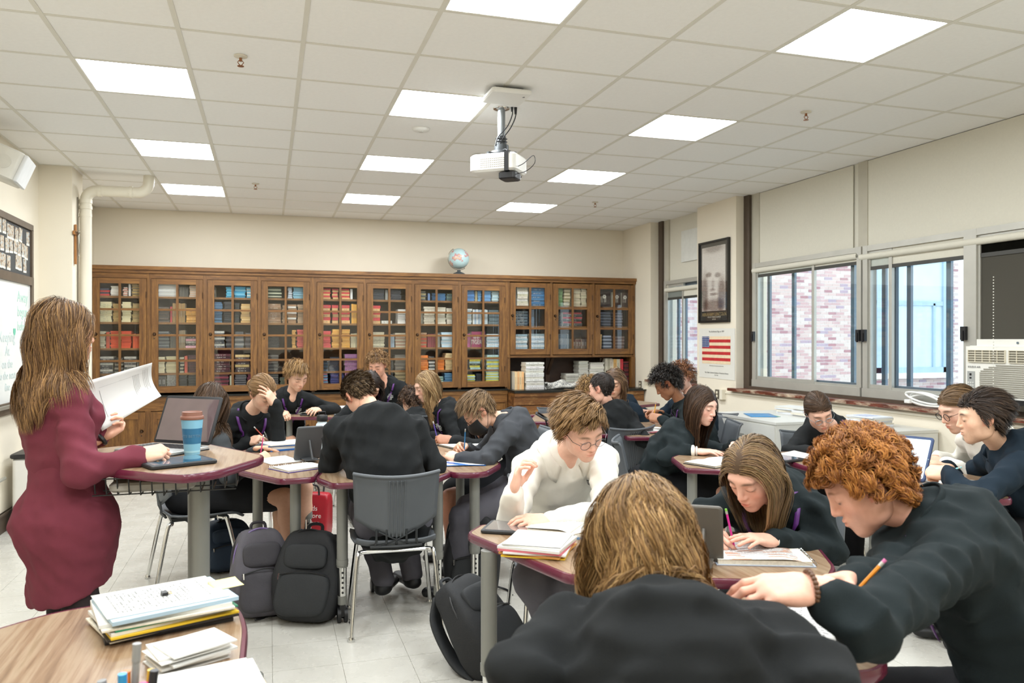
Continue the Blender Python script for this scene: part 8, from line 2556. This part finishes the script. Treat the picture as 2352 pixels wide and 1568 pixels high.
def notebook(lab, loc, rot, size=(.21, .27), cover=None, wire=True, mat=None, h=.014, both=False):
 """open spiral notebook: page block with bulged top sheet, cover and wire"""
 t = thing('notebook', lab, 'notebook', loc, rot)
 w, l = size
 MB().box((0, 0, .0015), (w + .01, l + .006, .003)).build('cover', cover or M_cardk, t)
 for s in ((1,) if not both else (-1, 1)):
  def f(u, v, s=s):
   x = u * w * (1 if not both else .5)
   z = .003 + h * (1 - (1 - min(1, u * 3.2)) ** 2) * (1 - .35 * u)
   return ((x - w / 2) if not both else s * x, (v - .5) * l, z)
  mb = MB().sheet(f, 10, 4, .0008)
  mb.build('page', mat or M_print2, t, 'all')
  x0, x1 = (-w / 2, w / 2) if not both else ((0, w / 2) if s > 0 else (-w / 2, 0))
  MB().bb(x0 + .006, x1 - .001, -l / 2 + .001, l / 2 - .001, .003, .003 + h * .62).build('page_block', M_pageblk, t)
 if wire:
  mb = MB()
  nW = 22
  pts = []
  for i in range(nW * 10 + 1):
   a = 2 * math.pi * i / 10
   pts.append((-w / 2 - .001 + .008 * math.cos(a), -l / 2 + l * i / (nW * 10), .009 + .008 * math.sin(a)))
  if not both:
   mb.tube(pts, .0009, 4).build('spiral_wire', M_chrome, t, True)
 return t
M_scr = plain('tablet_screen', '#1a1f24', .06, var=.1, coat=1.0); M_scrb = emission('tablet_lit_screen', '#cfe6f2', .55); M_bezel = plain('tablet_case', '#202123', .55)
def tablet(lab, loc, rot, tilt=0, size=(.19, .26), scr=None, cas=None, th=.014):
 t = thing('tablet', lab, 'tablet', loc, rot)
 R_ = Euler((math.radians(tilt), 0, 0)).to_matrix()
 up = size[1] / 2 if tilt else 0
 c = R_ @ Vector((0, up, th / 2))
 MB().rbox(c, (size[0], size[1], th), .014, R_).build('case', cas or M_bezel, t, True)
 MB().rbox(R_ @ Vector((0, up, th + .0004)), (size[0] - .024, size[1] - .03, .001), .006, R_).build('screen', scr or M_scr, t)
 if tilt:
  MB().box((0, .06, .012), (size[0] * .5, .11, .004), ROT(0, 0)).build('stand_flap', cas or M_bezel, t)
  MB().tube([R_ @ Vector((0, size[1] * .6, 0)), (0, .11, .014)], .006, 6).build('strut', cas or M_bezel, t, True)
 MB().cyl(R_ @ Vector((size[0] / 2 - .005, up, th)), R_ @ Vector((size[0] / 2 - .005, up, th + .0012)), .0035, n=10).build('home_button', M_alud, t)
 return t
def pencil(lab, tip, tail, col, r=.0038, eraser=None, name='pencil'):
 tip, tail = Vector(tip), Vector(tail)
 t = thing(name, lab, name, tip)
 d = (tail - tip); L_ = d.length; u = d / L_
 MB().cyl(u * .018, u * (L_ - .018), r, n=6 if name == 'pencil' else 10).build('barrel', plain('barrel_' + col.strip('#'), col, .3), t)
 MB().cyl((0, 0, 0), u * .018, .0004, r, 8).build('point', plain('pencil_wood', '#d9b98a', .6) if name == 'pencil' else M_alud, t)
 MB().cyl(u * (L_ - .018), u * (L_ - .008), r * 1.05, n=10).build('ferrule', M_alu, t)
 MB().cyl(u * (L_ - .008), u * L_, r, n=10).build('eraser', plain('eraser_' + (eraser or 'pink'), eraser or '#c98a86', .7), t)
 return t
def held(P, key, lab, col, eraser=None, name='pencil', up=(0, 0, 1), L_=.165, lean=None):
 h = P['hands'][key]
 g = Vector((h['tips'][0] + h['thumb']) / 2)
 ax = Vector(up) if lean is None else Vector(lean)
 ax.normalize()
 tip = g - ax * .035
 return pencil(lab, tip, tip + ax * L_, col, eraser=eraser, name=name)
camr = Vector((_C, -_S, 0)); camf = Vector((_S, _C, 0))
# ---- pens in hands
held(g2, 'R', 'pink pen in the hand of the girl at the left table', '#c2376e', '#f0e8e8', 'pen', lean=(.15, .2, 1))
held(g3, 'R', 'orange pen in the hand of the girl leaning on her hand', '#b8452a', '#e8e8e8', 'pen', lean=camr * -.75 + Vector((0, 0, .8)))
held(b10, 'R', 'blue pencil in the hand of the masked boy', '#3f86c0', '#dddddd', lean=(.05, 0, 1))
held(g11, 'L', 'purple and white pen in the hand of the girl behind the masked boy', '#5a4aa0', '#e8e8e8', 'pen', lean=camr * -.25 + Vector((0, 0, 1)))
held(b16, 'L', 'yellow pencil in the nearer hand by the black curly head', '#e0a02c', lean=camr * .15 + Vector((0, 0, 1)))
held(b17, 'R', 'yellow pencil of the half hidden student by the small window', '#c98f30', lean=camr * -.35 + Vector((0, 0, 1)))
held(g19, 'R', 'pale blue pen in the hand of the girl in round glasses', '#7fa8d4', '#7fa8d4', 'pen', lean=(0, .05, 1))
held(g20, 'R', 'pink pencil with green eraser in the hand of the front right girl', '#c8288c', '#7fbf4a', lean=camr * -.22 + Vector((0, 0, 1)), L_=.17)
held(b21, 'R', 'orange pencil in the hand of the curly redhead', '#e08a22', '#c86a9a', lean=camr * .62 + Vector((0, 0, .75)) - camf * .1)
held(b23, 'L', 'pale turquoise pen in the hand of the dark haired boy', '#8fd0d4', '#8fd0d4', 'pen', lean=camr * .95 + Vector((0, 0, .25)))
held(g24, 'L', 'dark blue pencil held upright in front of the window wall', '#2a4f8c', '#c9c9c0', lean=camr * -.12 + Vector((0, 0, 1)))
# ---- paper in the teacher's hand
hl_ = pt_['hands']['L']
a0 = Vector(atd(196, 876, 3.22)); a1 = Vector(atd(345, 834, 3.42)); a2 = Vector(atd(366, 910, 3.42)); a3 = Vector(atd(234, 990, 3.24))
t = thing('handout', 'white printed handout curling in the hand of the woman in maroon', 'paper', a3)
nrm_ = (a1 - a0).cross(a3 - a0).normalized()
def sh_(u, v):
 p = (a0 * (1 - u) + a1 * u) * (1 - v) + (a3 * (1 - u) + a2 * u) * v
 return p - a3 + nrm_ * (.035 * math.sin(math.pi * v) * (.3 + u) - .02 * u * u)
def gen_sheet(fn, nu, nv, th, mat, name, parent):
 return MB().sheet(fn, nu, nv, th).build(name, mat, parent, 'all')
gen_sheet(sh_, 16, 12, .0008, plain('handout_paper', '#d9d9d6', .6, var=.02), 'sheet', t)
ink_ = plain('print_ink', '#8d8d8d', .6)
def strip(u0, u1, v, w=.004):
 def g(a, b):
  p = sh_(u0 + (u1 - u0) * a, v + (b - .5) * w * 2.2)
  return p - nrm_ * .0012
 MB().grid(g, 8, 1).build('printed_line', ink_, t)
def vstrip(u, v0, v1, w=.004):
 def g(a, b):
  return sh_(u + (a - .5) * w * 2, v0 + (v1 - v0) * b) - nrm_ * .0012
 MB().grid(g, 1, 8).build('printed_line', ink_, t)
for i in range(5): vstrip(.70 + .022 * i, .18, .18 + .5 * (1 - .07 * i), .002)
for i in range(4): vstrip(.86 + .025 * i, .12, .60 + .08 * (i % 2), .002)
vstrip(.16, .25, .82, .003); strip(.16, .9, .2, .0012); strip(.16, .95, .8, .0012)
# ---- standing desk things
HZ = HD + .0008
lp = Vector(atz(372, 1036, HD)); lp.z = HZ
t = thing('laptop', 'silver laptop open in a dark case on the standing desk', 'laptop', lp, math.radians(-38))
M_lap = plain('laptop_silver', '#c3c4c2', .35, metal=.5)
MB().rbox((0, 0, .009), (.32, .22, .016), .012).build('base', M_lap, t, True)
MB().rbox((0, 0, .0025), (.325, .225, .006), .012).build('shell', M_bezel, t, True)
mb = MB()
for r_ in range(5):
 for c_ in range(13):
  mb.box((-.132 + c_ * .022, .075 - r_ * .02, .0178), (.018, .016, .002))
tag(mb.build('keyboard', M_blackp, t), kind='stuff')
MB().box((0, -.065, .0175), (.10, .06, .001)).build('trackpad', plain('trackpad', '#b5b6b4', .4), t)
Rl = Euler((math.radians(100), 0, 0)).to_matrix(); Rl = Euler((math.radians(68), 0, 0)).to_matrix()
sc_ = MB().rbox(Vector((0, .112, .018)) + Rl @ Vector((0, .11, 0)), (.32, .22, .008), .012, Rl).build('lid', M_bezel, t, True)
MB().box(Vector((0, .112, .018)) + Rl @ Vector((0, .11, .0048)), (.295, .195, .001), Rl).build('screen', plain('laptop_screen', '#5c4a4c', .08, var=.15, vscale=4, coat=1.0), t)
cp = atz(440, 1046, HD)
t = thing('travel_cup', 'tall pale blue paper cup with brown lid on the standing desk', 'cup', (cp.x, cp.y + .02, HZ))
cb = plain('cup_blue', '#7fb8d2', .45, var=.03); cbd = plain('cup_band_blue', '#2f6f96', .45)
MB().lathe([(.001, 0), (.030, 0), (.0435, .150), (.0435, .152)], n=32).build('cup', cb, t, True)
MB().lathe([(.0345, .048), (.0403, .112)], n=32, caps=False).build('band', cbd, t, True)
br = plain('lid_brown', '#8a5f4f', .45)
MB().lathe([(.045, .148), (.0465, .150), (.0465, .160), (.0445, .163), (.041, .164), (.040, .180), (.036, .181), (.033, .176), (.001, .176)], n=32).build('lid', br, t, True)
def wrap(me, r0, r1, z0, z1, ang):
 for v in me.vertices:
  a = ang + v.co.x / .038; z = (z0 + z1) / 2 + v.co.y
  rr = r0 + (r1 - r0) * (z - z0) / (z1 - z0) + .0007
  v.co = (rr * math.cos(a), rr * math.sin(a), z)
 return me
dirc = math.atan2(-(cp.y), -(cp.x))
wt = plain('cup_white_text', '#e6eef2', .5)
link('lettering', wrap(text_mesh('YOUR DAY JUST GOT A', .0098, wt, extrude=.0001), .0345, .0403, .048, .112, dirc - .25), t).location = (0, 0, .017)
link('lettering', wrap(text_mesh('LATTE BETTER', .0155, plain('cup_grey_text', '#9cc0d4', .5), extrude=.0001), .0345, .0403, .048, .112, dirc - .32), t)
MB().lathe([(.0318, .012), (.0326, .02)], n=32, caps=False).build('stripe', plain('cup_stripe', '#9fd0e2', .45), t, True)
q = atz(405, 1066, HD)
tablet('black cased tablet lying at the edge of the standing desk', (q.x, q.y, HZ), math.radians(-64), 0, (.19, .25), plain('tablet_reflecting', '#41687f', .05, var=.3, vscale=6, coat=1.0), th=.016)
# ---- left foreground table
fz = T + .0012
q0, q1, q2 = atz(210, 1470, T), atz(520, 1440, T), atz(270, 1370, T)
cx_, cy_ = (Vector(atz(205, 1475, T)) + Vector(atz(525, 1385, T))) / 2, 0
rot_ = math.radians(20)
t, z_ = pile('stack of printed packets and pastel folders on the left foreground table', (cx_.x, cx_.y + .0, fz), rot_, (.30, .22), 9, [M_cardk, M_pageblk, M_cardk, yellF, M_paper, greenF, M_pageblk, M_paper, blueL], .007, 'packet_stack', .01)
tp = paper('printed handout page with a binder clip on top of the packet stack', (cx_.x - .01, cx_.y + .012, fz + z_ + .0005), rot_ - math.pi / 2, (.216, .285), M_print, 0, 'handout_page')
MB().box((.0, .01, .005), (.022, .014, .009)).build('binder_clip', M_blackp, tp)
MB().tube([(-.006, .01, .008), (-.008, .026, .004), (.008, .026, .004), (.006, .01, .008)], .0009, 5).build('clip_loop', plain('brass', '#c9a860', .3, metal=.9), tp, True)
paper('pale yellow sticky note jutting from the packet stack', (cx_.x + .145, cx_.y + .065, fz + z_ + .0004), rot_, (.075, .075), plain('sticky_yellow', '#e8df9c', .7), .004, 'sticky_note')
qq = atz(432, 1515, T)
t, z2 = pile('pile of loose white envelopes beside the packet stack', (qq.x, qq.y, fz), math.radians(26), (.15, .11), 9, [M_paper, plain('envelope_white', '#d6d6d4', .6), M_paper, M_print2], .0042, 'envelope_pile', .012)
qq = atz(480, 1580, T)
pile('white worksheet pile at the bottom edge of the left foreground table', (qq.x, qq.y, fz), math.radians(15), (.2, .16), 4, [M_paper, yellF, M_paper, M_print2], .004, 'worksheet_pile')
qq = atz(285, 1750, T)
pc = thing('pen_cup', 'cup of pens and markers at the bottom left edge', 'pen cup', (qq.x, qq.y, fz))
MB().lathe([(.001, 0), (.042, 0), (.044, .095), (.041, .095), (.040, .006), (.001, .006)], n=24).build('cup', plain('pen_cup_grey', '#5f6266', .4), pc, True)
for k_, (c_, dx, dy, hh, nm) in enumerate([('#8a8c8e', -.025, .0, .135, 'grey marker'), ('#5a2f78', -.015, -.01, .125, 'purple marker'), ('#d97a2a', .0, .01, .14, 'orange marker'), ('#2f8fc4', .0, -.012, .15, 'blue marker'), ('#8f8f8c', .012, .012, .185, 'tall grey marker'), ('#d42f7a', .022, -.004, .125, 'pink marker'), ('#e0b52a', .03, .006, .14, 'yellow marker'), ('#26262a', .034, -.004, .145, 'black marker')]):
 tt = thing('marker', f'{nm} standing in the pen cup', 'marker', (qq.x + dx * .8, qq.y + dy, fz + .007))
 MB().cyl((0, 0, 0), (dx * .5, dy * .5, hh - .03), .0065, n=10).build('barrel', plain('marker_' + c_.strip('#'), c_, .35), tt, True)
 MB().cyl((dx * .5, dy * .5, hh - .03), (dx * .6, dy * .6, hh), .0075, n=10).build('cap', plain('marker_' + c_.strip('#'), c_, .35), tt, True)
# ---- table of the two girls on the left
q = atz(650, 1020, T + .03)
t, z3 = pile('stack of blue and white notebooks under the writing hand of the leaning girl', (q.x + .02, q.y + .02, fz), .3, (.30, .22), 5, [blueF, M_paper, M_print2, blueF, M_paper], .009, 'notebook_stack', .015, 'notebooks')
q = atz(684, 1076, T)
notebook('open spiral notebook with purple cover near the table edge', (q.x, q.y, fz), -1.05, (.20, .24), purpF)
q = atz(640, 1062, T)
paper('loose worksheet under the hand of the girl with the pink pen', (q.x, q.y + .08, fz), .4, (.2, .26), M_print2, .004)
q = atz(698, 1060, T)
tablet('grey backed tablet standing up on the table before the centre boy', (q.x + .02, q.y + .05, fz + .002), math.radians(14) + math.pi, 68, (.16, .22), plain('tablet_back', '#6f706e', .5), plain('tablet_case_grey', '#4e5052', .5))
q = atz(735, 1052, T)
t = thing('water_bottle', 'pale blue steel bottle with black lid behind the standing tablet', 'bottle', (q.x + .02, q.y + .12, fz))
MB().lathe([(.001, 0), (.040, 0), (.042, .01), (.042, .17), (.036, .195), (.028, .205), (.028, .215)], n=24).build('flask', plain('flask_pale_blue', '#cfdde2', .35), t, True)
MB().lathe([(.032, .212), (.034, .216), (.034, .245), (.030, .25), (.001, .25)], n=20).build('lid', M_blackp, t, True)
MB().tube([(-.02, 0, .245), (-.02, 0, .27), (.02, 0, .27), (.02, 0, .245)], .005, 6).build('carry_loop', M_blackp, t, True)
# ---- far left table
q = atz(690, 950, T); q2 = atz(755, 943, T)
pile('papers and booklets on the far table', (q2.x + .05, q2.y + .12, fz), .1, (.40, .24), 5, [M_paper, blueL, M_print2, M_paper], .006, 'paper_pile', .03)
notebook('open booklet lifted by the boy at the far table', (q.x, q.y + .10, fz), .2, (.3, .21), blueL, False, both=True)
q = atz(718, 955, T)
tablet('black tablet lying on the far table edge', (q.x, q.y + .10, fz), 1.5, 0, (.16, .22))
# ---- masked boy's table
q = atz(1066, 1066, T)
t = thing('folder', 'shiny blue folder at the table edge under the masked boy', 'folder', (q.x, q.y, fz), -.2)
MB().sheet(lambda u, v: ((u - .5) * .24, (v - .5) * .16, .002 + .004 * math.sin(3 * u + 2 * v)), 8, 6, .003).build('cover', blueF, t, 'all')
MB().box((0, .004, .006), (.225, .15, .002)).build('sheet', M_paper, t)
q = atz(1070, 1024, T)
notebook('open notebook between the masked boy and the girl behind him', (q.x, q.y + .02, fz), .3, (.32, .22), M_cardk, False, both=True)
# ---- table of the boy in cream
q = atz(1180, 1218, T)
tablet('black tablet lying on the table in front of the boy in cream', (q.x + .01, q.y, fz), math.radians(60), 0, (.17, .24), plain('tablet_grey_reflection', '#6f6a6c', .06, var=.3, vscale=8, coat=1.0))
q = atz(1232, 1268, T)
t, z5 = pile('thick bundle of worksheets in a yellow folder on the table corner', (q.x + .01, q.y + .01, fz), math.radians(-34), (.215, .20), 6, [yellF, plain('folder_tan', '#c98f4a', .5), M_paper, plain('folder_pink', '#c96a74', .5), M_paper, M_paper], .006, 'worksheet_bundle', .008)
paper('top worksheet on the yellow folder bundle', (q.x + .01, q.y + .01, fz + z5 + .001), math.radians(-34), (.20, .19), M_print2, .004)
q = atz(1320, 1222, T)
t = thing('textbook', 'open textbook with blue edge beside the bundle of worksheets', 'book', (q.x + .03, q.y + .0, fz), math.radians(-40))
MB().box((0, 0, .004), (.37, .25, .008)).build('cover', plain('cover_steel_blue', '#5f86ad', .4), t)
for s in (-1, 1):
 MB().sheet(lambda u, v, s=s: (s * u * .178, (v - .5) * .24, .010 + .02 * (1 - (1 - min(1, u * 3)) ** 2) * (1 - .3 * u)), 10, 4, .001).build('page', M_print, t, 'all')
 MB().bb(min(s * .01, s * .175), max(s * .01, s * .175), -.119, .119, .008, .020).build('page_block', M_pageblk, t)
q = atz(1745, 1280, T)
notebook('open spiral notebook with orange highlighting in front of the girl with the pink pencil', (q.x, q.y + .01, fz), math.radians(158), (.30, .23), plain('cover_pale_blue', '#b9c4d6', .4), True, M_hl, .022)
q = atz(1640, 1262, T)
paper('worksheet under the pink pencil', (q.x + .02, q.y, fz), math.radians(-25), (.22, .27), M_print2, .003)
# phone-like tablet standing behind the foreground head
q = atz(1592, 1290, T)
tablet('grey cased tablet standing behind the foreground student', (q.x + .03, q.y - .02, fz + .002), math.radians(-35) + math.pi, 72, (.12, .20), plain('tablet_back2', '#8a8378', .5), plain('tablet_case_taupe', '#5f5b54', .5))
# ---- foreground table
q = atz(1345, 1400, T)
t = thing('drink_bottle', 'cream drink carton with yellow top beside the foreground head', 'bottle', (q.x + .015, q.y - .02, fz))
MB().lathe([(.001, 0), (.030, 0), (.032, .006), (.034, .15), (.030, .162)], n=24).build('carton', plain('carton_cream', '#e9e3d4', .5), t, True)
MB().lathe([(.031, .158), (.033, .164), (.031, .178), (.022, .186), (.001, .187)], n=20).build('lid', plain('lid_yellow', '#e0c23a', .4), t, True)
MB().sphere((.012, -.012, .186), .010, 10, 6).build('straw_tip', plain('tip_red', '#c8413a', .4), t, True)
q = atz(1300, 1432, T)
t = thing('phone', 'dark phone lying on the foreground table', 'phone', (q.x + .02, q.y - .01, fz), math.radians(-30))
MB().rbox((0, 0, .005), (.074, .15, .009), .012).build('case', M_bezel, t, True)
MB().rbox((0, 0, .0098), (.066, .14, .0008), .008).build('screen', plain('phone_screen', '#3a4048', .06, coat=1.0), t)
q = atz(1222, 1530, T)
paper('white sheet at the lower edge of the foreground table', (q.x + .05, q.y - .01, fz), math.radians(-52), (.18, .24), M_paper, .004)
q = atz(1178, 1545, T)
t = thing('pencil_case', 'grey and red pencil case at the foreground table corner', 'pencil case', (q.x, q.y - .005, fz), math.radians(118))
MB().rbox((0, 0, .006), (.12, .05, .011), .01).build('pouch', plain('pouch_taupe', '#7d756c', .6), t, True)
MB().box((0, .013, .0125), (.11, .012, .003)).build('zip_band', plain('zip_red', '#c23a3f', .5), t)
q = atz(1880, 1425, T)
paper('worksheet under the hands of the curly redhead', (q.x - .02, q.y + .01, fz), math.radians(-60), (.21, .27), M_print2, .003)
# ---- right side tables
q = atz(1640, 1066, T)
notebook('open notebook under the arm of the girl with very long hair', (q.x + .04, q.y + .02, fz), .35, (.34, .22), M_cardk, False, both=True)
q = atz(1508, 992, T)
pile('worksheets spread before the black curly head', (q.x, q.y + .05, fz), .3, (.3, .22), 4, [M_paper, M_print2, plain('folder_rose', '#a5616c', .5), M_paper], .005, 'paper_pile', .02)
q = atz(1500, 968, T)
t = thing('pencil_pouch', 'black pencil pouch lying on the worksheets table', 'pouch', (q.x + .02, q.y + .12, fz), 2.4)
MB().rbox((0, 0, .014), (.2, .05, .028), .02).build('pouch', M_bezel, t, True)
q = atz(1282, 990, T)
tablet('dark tablet propped on the table corner left of the boy in black', (q.x + .08, q.y + .15, fz + .002), 1.2, 30, (.17, .24))
q = atz(1465, 965, T)
t = thing('laptop', 'closed grey laptop on the far table by the white cabinets', 'laptop', (q.x + .2, q.y + .25, fz), .4)
MB().rbox((0, 0, .009), (.32, .22, .018), .012).build('body', M_lap, t, True)
q = atz(1850, 1048, T)
paper('folded worksheet in front of the girl in round glasses', (q.x - .02, q.y - .03, fz), .4, (.22, .28), M_paper, .012)
tablet('tablet lying beside the folded worksheet', (q.x - .22, q.y - .06, fz), .2, 0, (.17, .24))
q = atz(2098, 1110, T)
tablet('lit tablet propped up facing the dark haired boy', (q.x + .02, q.y + .06, fz + .002), math.radians(-68), 62, (.18, .24), M_scrb, plain('tablet_case_blue', '#2a3f66', .5))
q = atz(2190, 1105, T)
paper('white sheet under the hands of the dark haired boy', (q.x - .03, q.y + .02, fz), .5, (.21, .27), M_paper, .002)
# ---- white cabinets
cz = .8008
for lab, x, y, n_, rot in (('pile of news magazines at the left end of the wide cabinet', 4.62, 6.12, 6, .2), ('second pile of magazines beside it on the wide cabinet', 4.60, 5.86, 6, .05), ('pile of magazines on the narrow cabinet by the window', 4.56, 5.12, 7, .1)):
 pile(lab, (x, y, cz), rot, (.21, .27), n_, [M_newsy, M_pageblk, M_paper], .012, 'magazine_pile', .01, 'magazines')
t = thing('folder', 'blue and green folders lying on the wide cabinet', 'folder', (4.22, 6.08, cz), 1.2)
MB().sheet(lambda u, v: ((u - .5) * .30, (v - .5) * .23, .003 + .003 * math.sin(2 * u)), 6, 4, .003).build('cover', plain('folder_sky_blue', '#3f8ac0', .3), t, 'all')
MB().box((.02, -.03, .001), (.30, .21, .002), ROT(6)).build('cover', greenF, t)
# ---- small worn things
def ring(P, key, name, mat, r=.031, tube=.006, along=-.006, beads=0):
 h = P['hands'][key]; R_ = h['R']; W_ = h['W']; root = P['root']; O_ = Vector(root.location)
 pts = []
 for a in np.linspace(0, 2 * math.pi, 25)[:-1]:
  p = W_ + R_ @ np.array((r * math.cos(a), along, r * .82 * math.sin(a)))
  pts.append(Vector(p) - O_)
 if beads:
  mb = MB()
  for p in pts[::1]: mb.sphere(p, tube, 8, 6)
  return mb.build(name, mat, root, True)
 return MB().tube(pts, tube, 6, closed=True).build(name, mat, root, True)
ring(b21, 'L', 'bead_bracelet', plain('beads_brown', '#5a3a22', .4), .035, .0055, .004, 24)
ring(g18, 'R', 'white_cuff', C_white, .033, .012, -.022)
ring(g18, 'R', 'watch_strap', plain('watch_white', '#d9d6d0', .5), .030, .007, .0)
ring(pt_, 'L', 'watch_strap', M_blackp, .030, .009, -.008)
ring(g20, 'L', 'bracelet', plain('pearl', '#e6e2d8', .3), .029, .002, .0)
